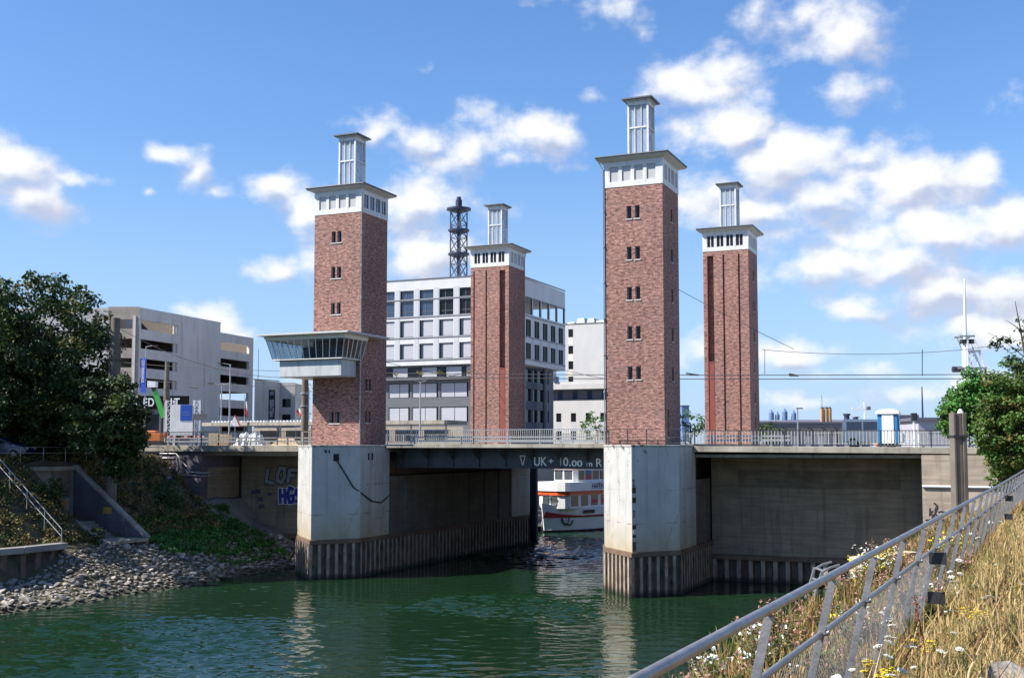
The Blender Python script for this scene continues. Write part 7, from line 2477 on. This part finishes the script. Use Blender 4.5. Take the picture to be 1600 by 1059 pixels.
ups = [(1340, 990), (1362, 955), (1404, 980), (1432, 973), (1430, 1005), (1405, 1012), (1379, 990), (1351, 1013), (1338, 1045), (1372, 1035), (1420, 1018), (1478, 986), (1493, 1000), (1484, 948),
       (1456, 1036), (1390, 1052), (1510, 1056), (1450, 1056), (1490, 893), (1494, 898), (1500, 905), (1482, 910), (1580, 905), (1572, 878), (1545, 842), (1530, 831), (1540, 812), (1400, 950), (1412, 870), (1385, 873), (1524, 925),
       (1540, 930), (1330, 860), (1480, 872), (1497, 890), (1560, 800), (1552, 812), (1325, 1000), (1346, 1030)]
for k, (px, py) in enumerate(ups):
    s_, t_ = st_of(px, py, 7.60)
    if s_ > 60:
        continue
    zg = float(zright(s_, t_))
    src = UM[k % 3]
    o = src if k < 3 else copy_tree(src)
    o.location = ST(s_, t_, zg)
    hh = (7.60 - zg) / (.50 + .08 * (k % 3))
    sc = max(.55, min(1.5, hh)) * rg.uniform(.9, 1.1)
    o.scale = (sc * rg.uniform(.65, 1.0),) * 2 + (sc,)
    o.rotation_euler = (rg.uniform(-.4, .4), rg.uniform(-.4, .4), rg.uniform(0, 6.3))
# a few yellow ragworts and one tall dark red dock
for k, (px, py, sc, lab) in enumerate(((1513, 934, 1.2, 'largest yellow flowered plant in the middle of the dry grass'), (1447, 968, .7, 'small yellow flowered plant near the mesh'), (1386, 1022, .6, 'small yellow flowered plant at the lower edge of the grass'), (1352, 985, .6, 'small yellow flowered plant against the railing mesh'))):
    s_, t_ = st_of(px, py, 7.66)
    b = ST(s_, t_, float(zright(s_, t_)))
    T = Thing('ragwort', lab, 'flower', tuple(b), 'w', 'yellow flowers in the dry grass')
    st, hd = MB(), MB()
    for j in range(9):
        tip = b + Vector((rg.normal() * .06 * sc, rg.normal() * .06 * sc, .32 + .1 * rg.random()))
        st.tube([b, b.lerp(tip, .6), tip], .003, 4)
        for q in range(7):
            c = tip + Vector((rg.normal() * .02, rg.normal() * .02, rg.normal() * .008)) * sc
            hd.add([c + Vector((-.014, 0, 0)), c + Vector((0, -.014, .003)), c + Vector((.014, 0, 0)), c + Vector((0, .014, .003))], [(0, 1, 2, 3)])
    T.part('stems', st, 'stem', kind='stuff'); T.part('flower_heads', hd, 'petal_yellow', kind='stuff')
for k, (px, py, hgt, lab) in enumerate(((1452, 1056, .75, 'tall dark red dock stalk in the middle of the dry grass'), (1436, 935, .5, 'shorter dark red dock stalk by the black bracket'))):
    s_, t_ = st_of(px, py, 7.30)
    b = ST(s_, t_, float(zright(s_, t_)))
    T = Thing('dock_plant', lab, 'plant', tuple(b), 'w', 'dock stalks in the grass')
    m = MB(); top = b + Vector((-.08, .05, hgt)); m.tube([b, b.lerp(top, .5) + Vector((.02, 0, 0)), top], [.006, .005, .003], 6); T.part('stalk', m, 'stem_red')
    m = MB()
    for j in range(90):
        c = b.lerp(top, .4 + .6 * rg.random()) + Vector(rg.normal(size=3)) * .012
        u_, v_ = Vector(rg.normal(size=3)).normalized() * .009, Vector(rg.normal(size=3)).normalized() * .009
        m.add([c - u_, c - v_, c + u_, c + v_], [(0, 1, 2, 3)])
    T.part('seeds', m, 'stem_red')
# a lichened stone at the lower right corner
s_, t_ = st_of(1590, 1040, 7.5)
o = bpy.data.objects.new('stone', rock_mesh(44)); COL.objects.link(o); o.location = ST(s_, t_, float(zright(s_, t_)) + .05); o.scale = (.36, .33, .26); o.rotation_euler = (.2, .1, .6)
setp(o, 'grey lichened stone in the grass at the lower right corner', 'stone')

# ------------------------------------------------------------------ bushes at the right end of the bridge
def px_tree(name, lab, cat, base_px, Y, blobs, n, per, size, mats, wts, seed, tr=.12, clump=(.3, .7), zb=6.8, group=None):
    ell = []
    for px, py, rx, rz in blobs:
        p = at(px, py, Y); k = Y / F
        ell.append((p.x, Y + .3, p.z, rx * k, rx * k * .9, rz * k))
    b = ((base_px - 800) / F * Y, Y + .5, zb)
    return tree(name, lab, cat, b, ell, n, per, size, mats, wts, seed, tr, clump, group, 8)


G2 = 'bushes at the right end of the bridge'
px_tree('bush', 'bright green round bush leaning over the right railing', 'bush', 1575, 58, [(1520, 640, 44, 36), (1545, 610, 40, 36), (1492, 662, 26, 22), (1565, 640, 40, 45)], 230, 300, .17, ['leaf_bright', 'leaf_mid', 'leaf_ivy'], [.5, .25, .25], 71, group=G2)
px_tree('bush', 'olive green bush filling the right edge of the picture', 'bush', 1600, 55, [(1590, 610, 45, 42), (1610, 660, 60, 60), (1580, 690, 44, 44), (1640, 600, 60, 70), (1560, 660, 40, 44)], 280, 280, .17, ['leaf_mid', 'leaf_olive', 'leaf_bright'], [.48, .14, .38], 72, group=G2)
px_tree('creeper', 'green creeper hanging down the wing wall to the foreground railing', 'creeper', 1575, 56.5, [(1575, 720, 28, 36), (1562, 745, 20, 20), (1590, 740, 30, 34), (1560, 698, 22, 18)], 170, 330, .14, ['leaf_bright', 'leaf_mid', 'leaf_olive'], [.45, .35, .2], 73, .05, (.2, .45), group=G2)
T_ = at(1615, 690, 50)
T = Thing('bare_tree', 'sparse tree with nearly bare twigs above the right bushes', 'tree', (T_.x, 50, 7.6), 'w')
m = MB(); tw = MB(); lv = MB()
P = lambda px, py: at(px, py, 50)
m.tube([(T_.x, 50, 7.5), P(1612, 620), P(1600, 545), P(1586, 470)], [.12, .08, .05, .012], 7)
for pts in (((1604, 560), (1585, 545), (1565, 530), (1542, 519)), ((1600, 545), (1580, 552), (1556, 536)), ((1602, 570), (1588, 560), (1566, 540)), ((1594, 515), (1580, 505), (1570, 500)), ((1608, 600), (1590, 590), (1575, 572)), ((1598, 530), (1606, 505), (1612, 480))):
    tw.tube([P(*q) for q in pts], [.03] + [.015] * (len(pts) - 2) + [.006], 5)
T.part('trunk', m, 'bark'); T.part('twigs', tw, 'bark')
r = np.random.default_rng(5)
for cx, cy, n in ((1552, 537, 60), (1565, 530, 50), (1575, 532, 50), (1558, 541, 40), (1598, 516, 50), (1586, 545, 30), (1596, 500, 25), (1580, 560, 50), (1590, 575, 90)):
    for j in range(n):
        c = P(cx + r.normal() * 5, cy + r.normal() * 2.5); u_, v_ = Vector(r.normal(size=3)).normalized() * .07, Vector(r.normal(size=3)).normalized() * .05
        lv.add([c - u_, c - v_, c + u_, c + v_], [(0, 1, 2, 3)])
T.part('leaves', lv, 'leaf_dark')
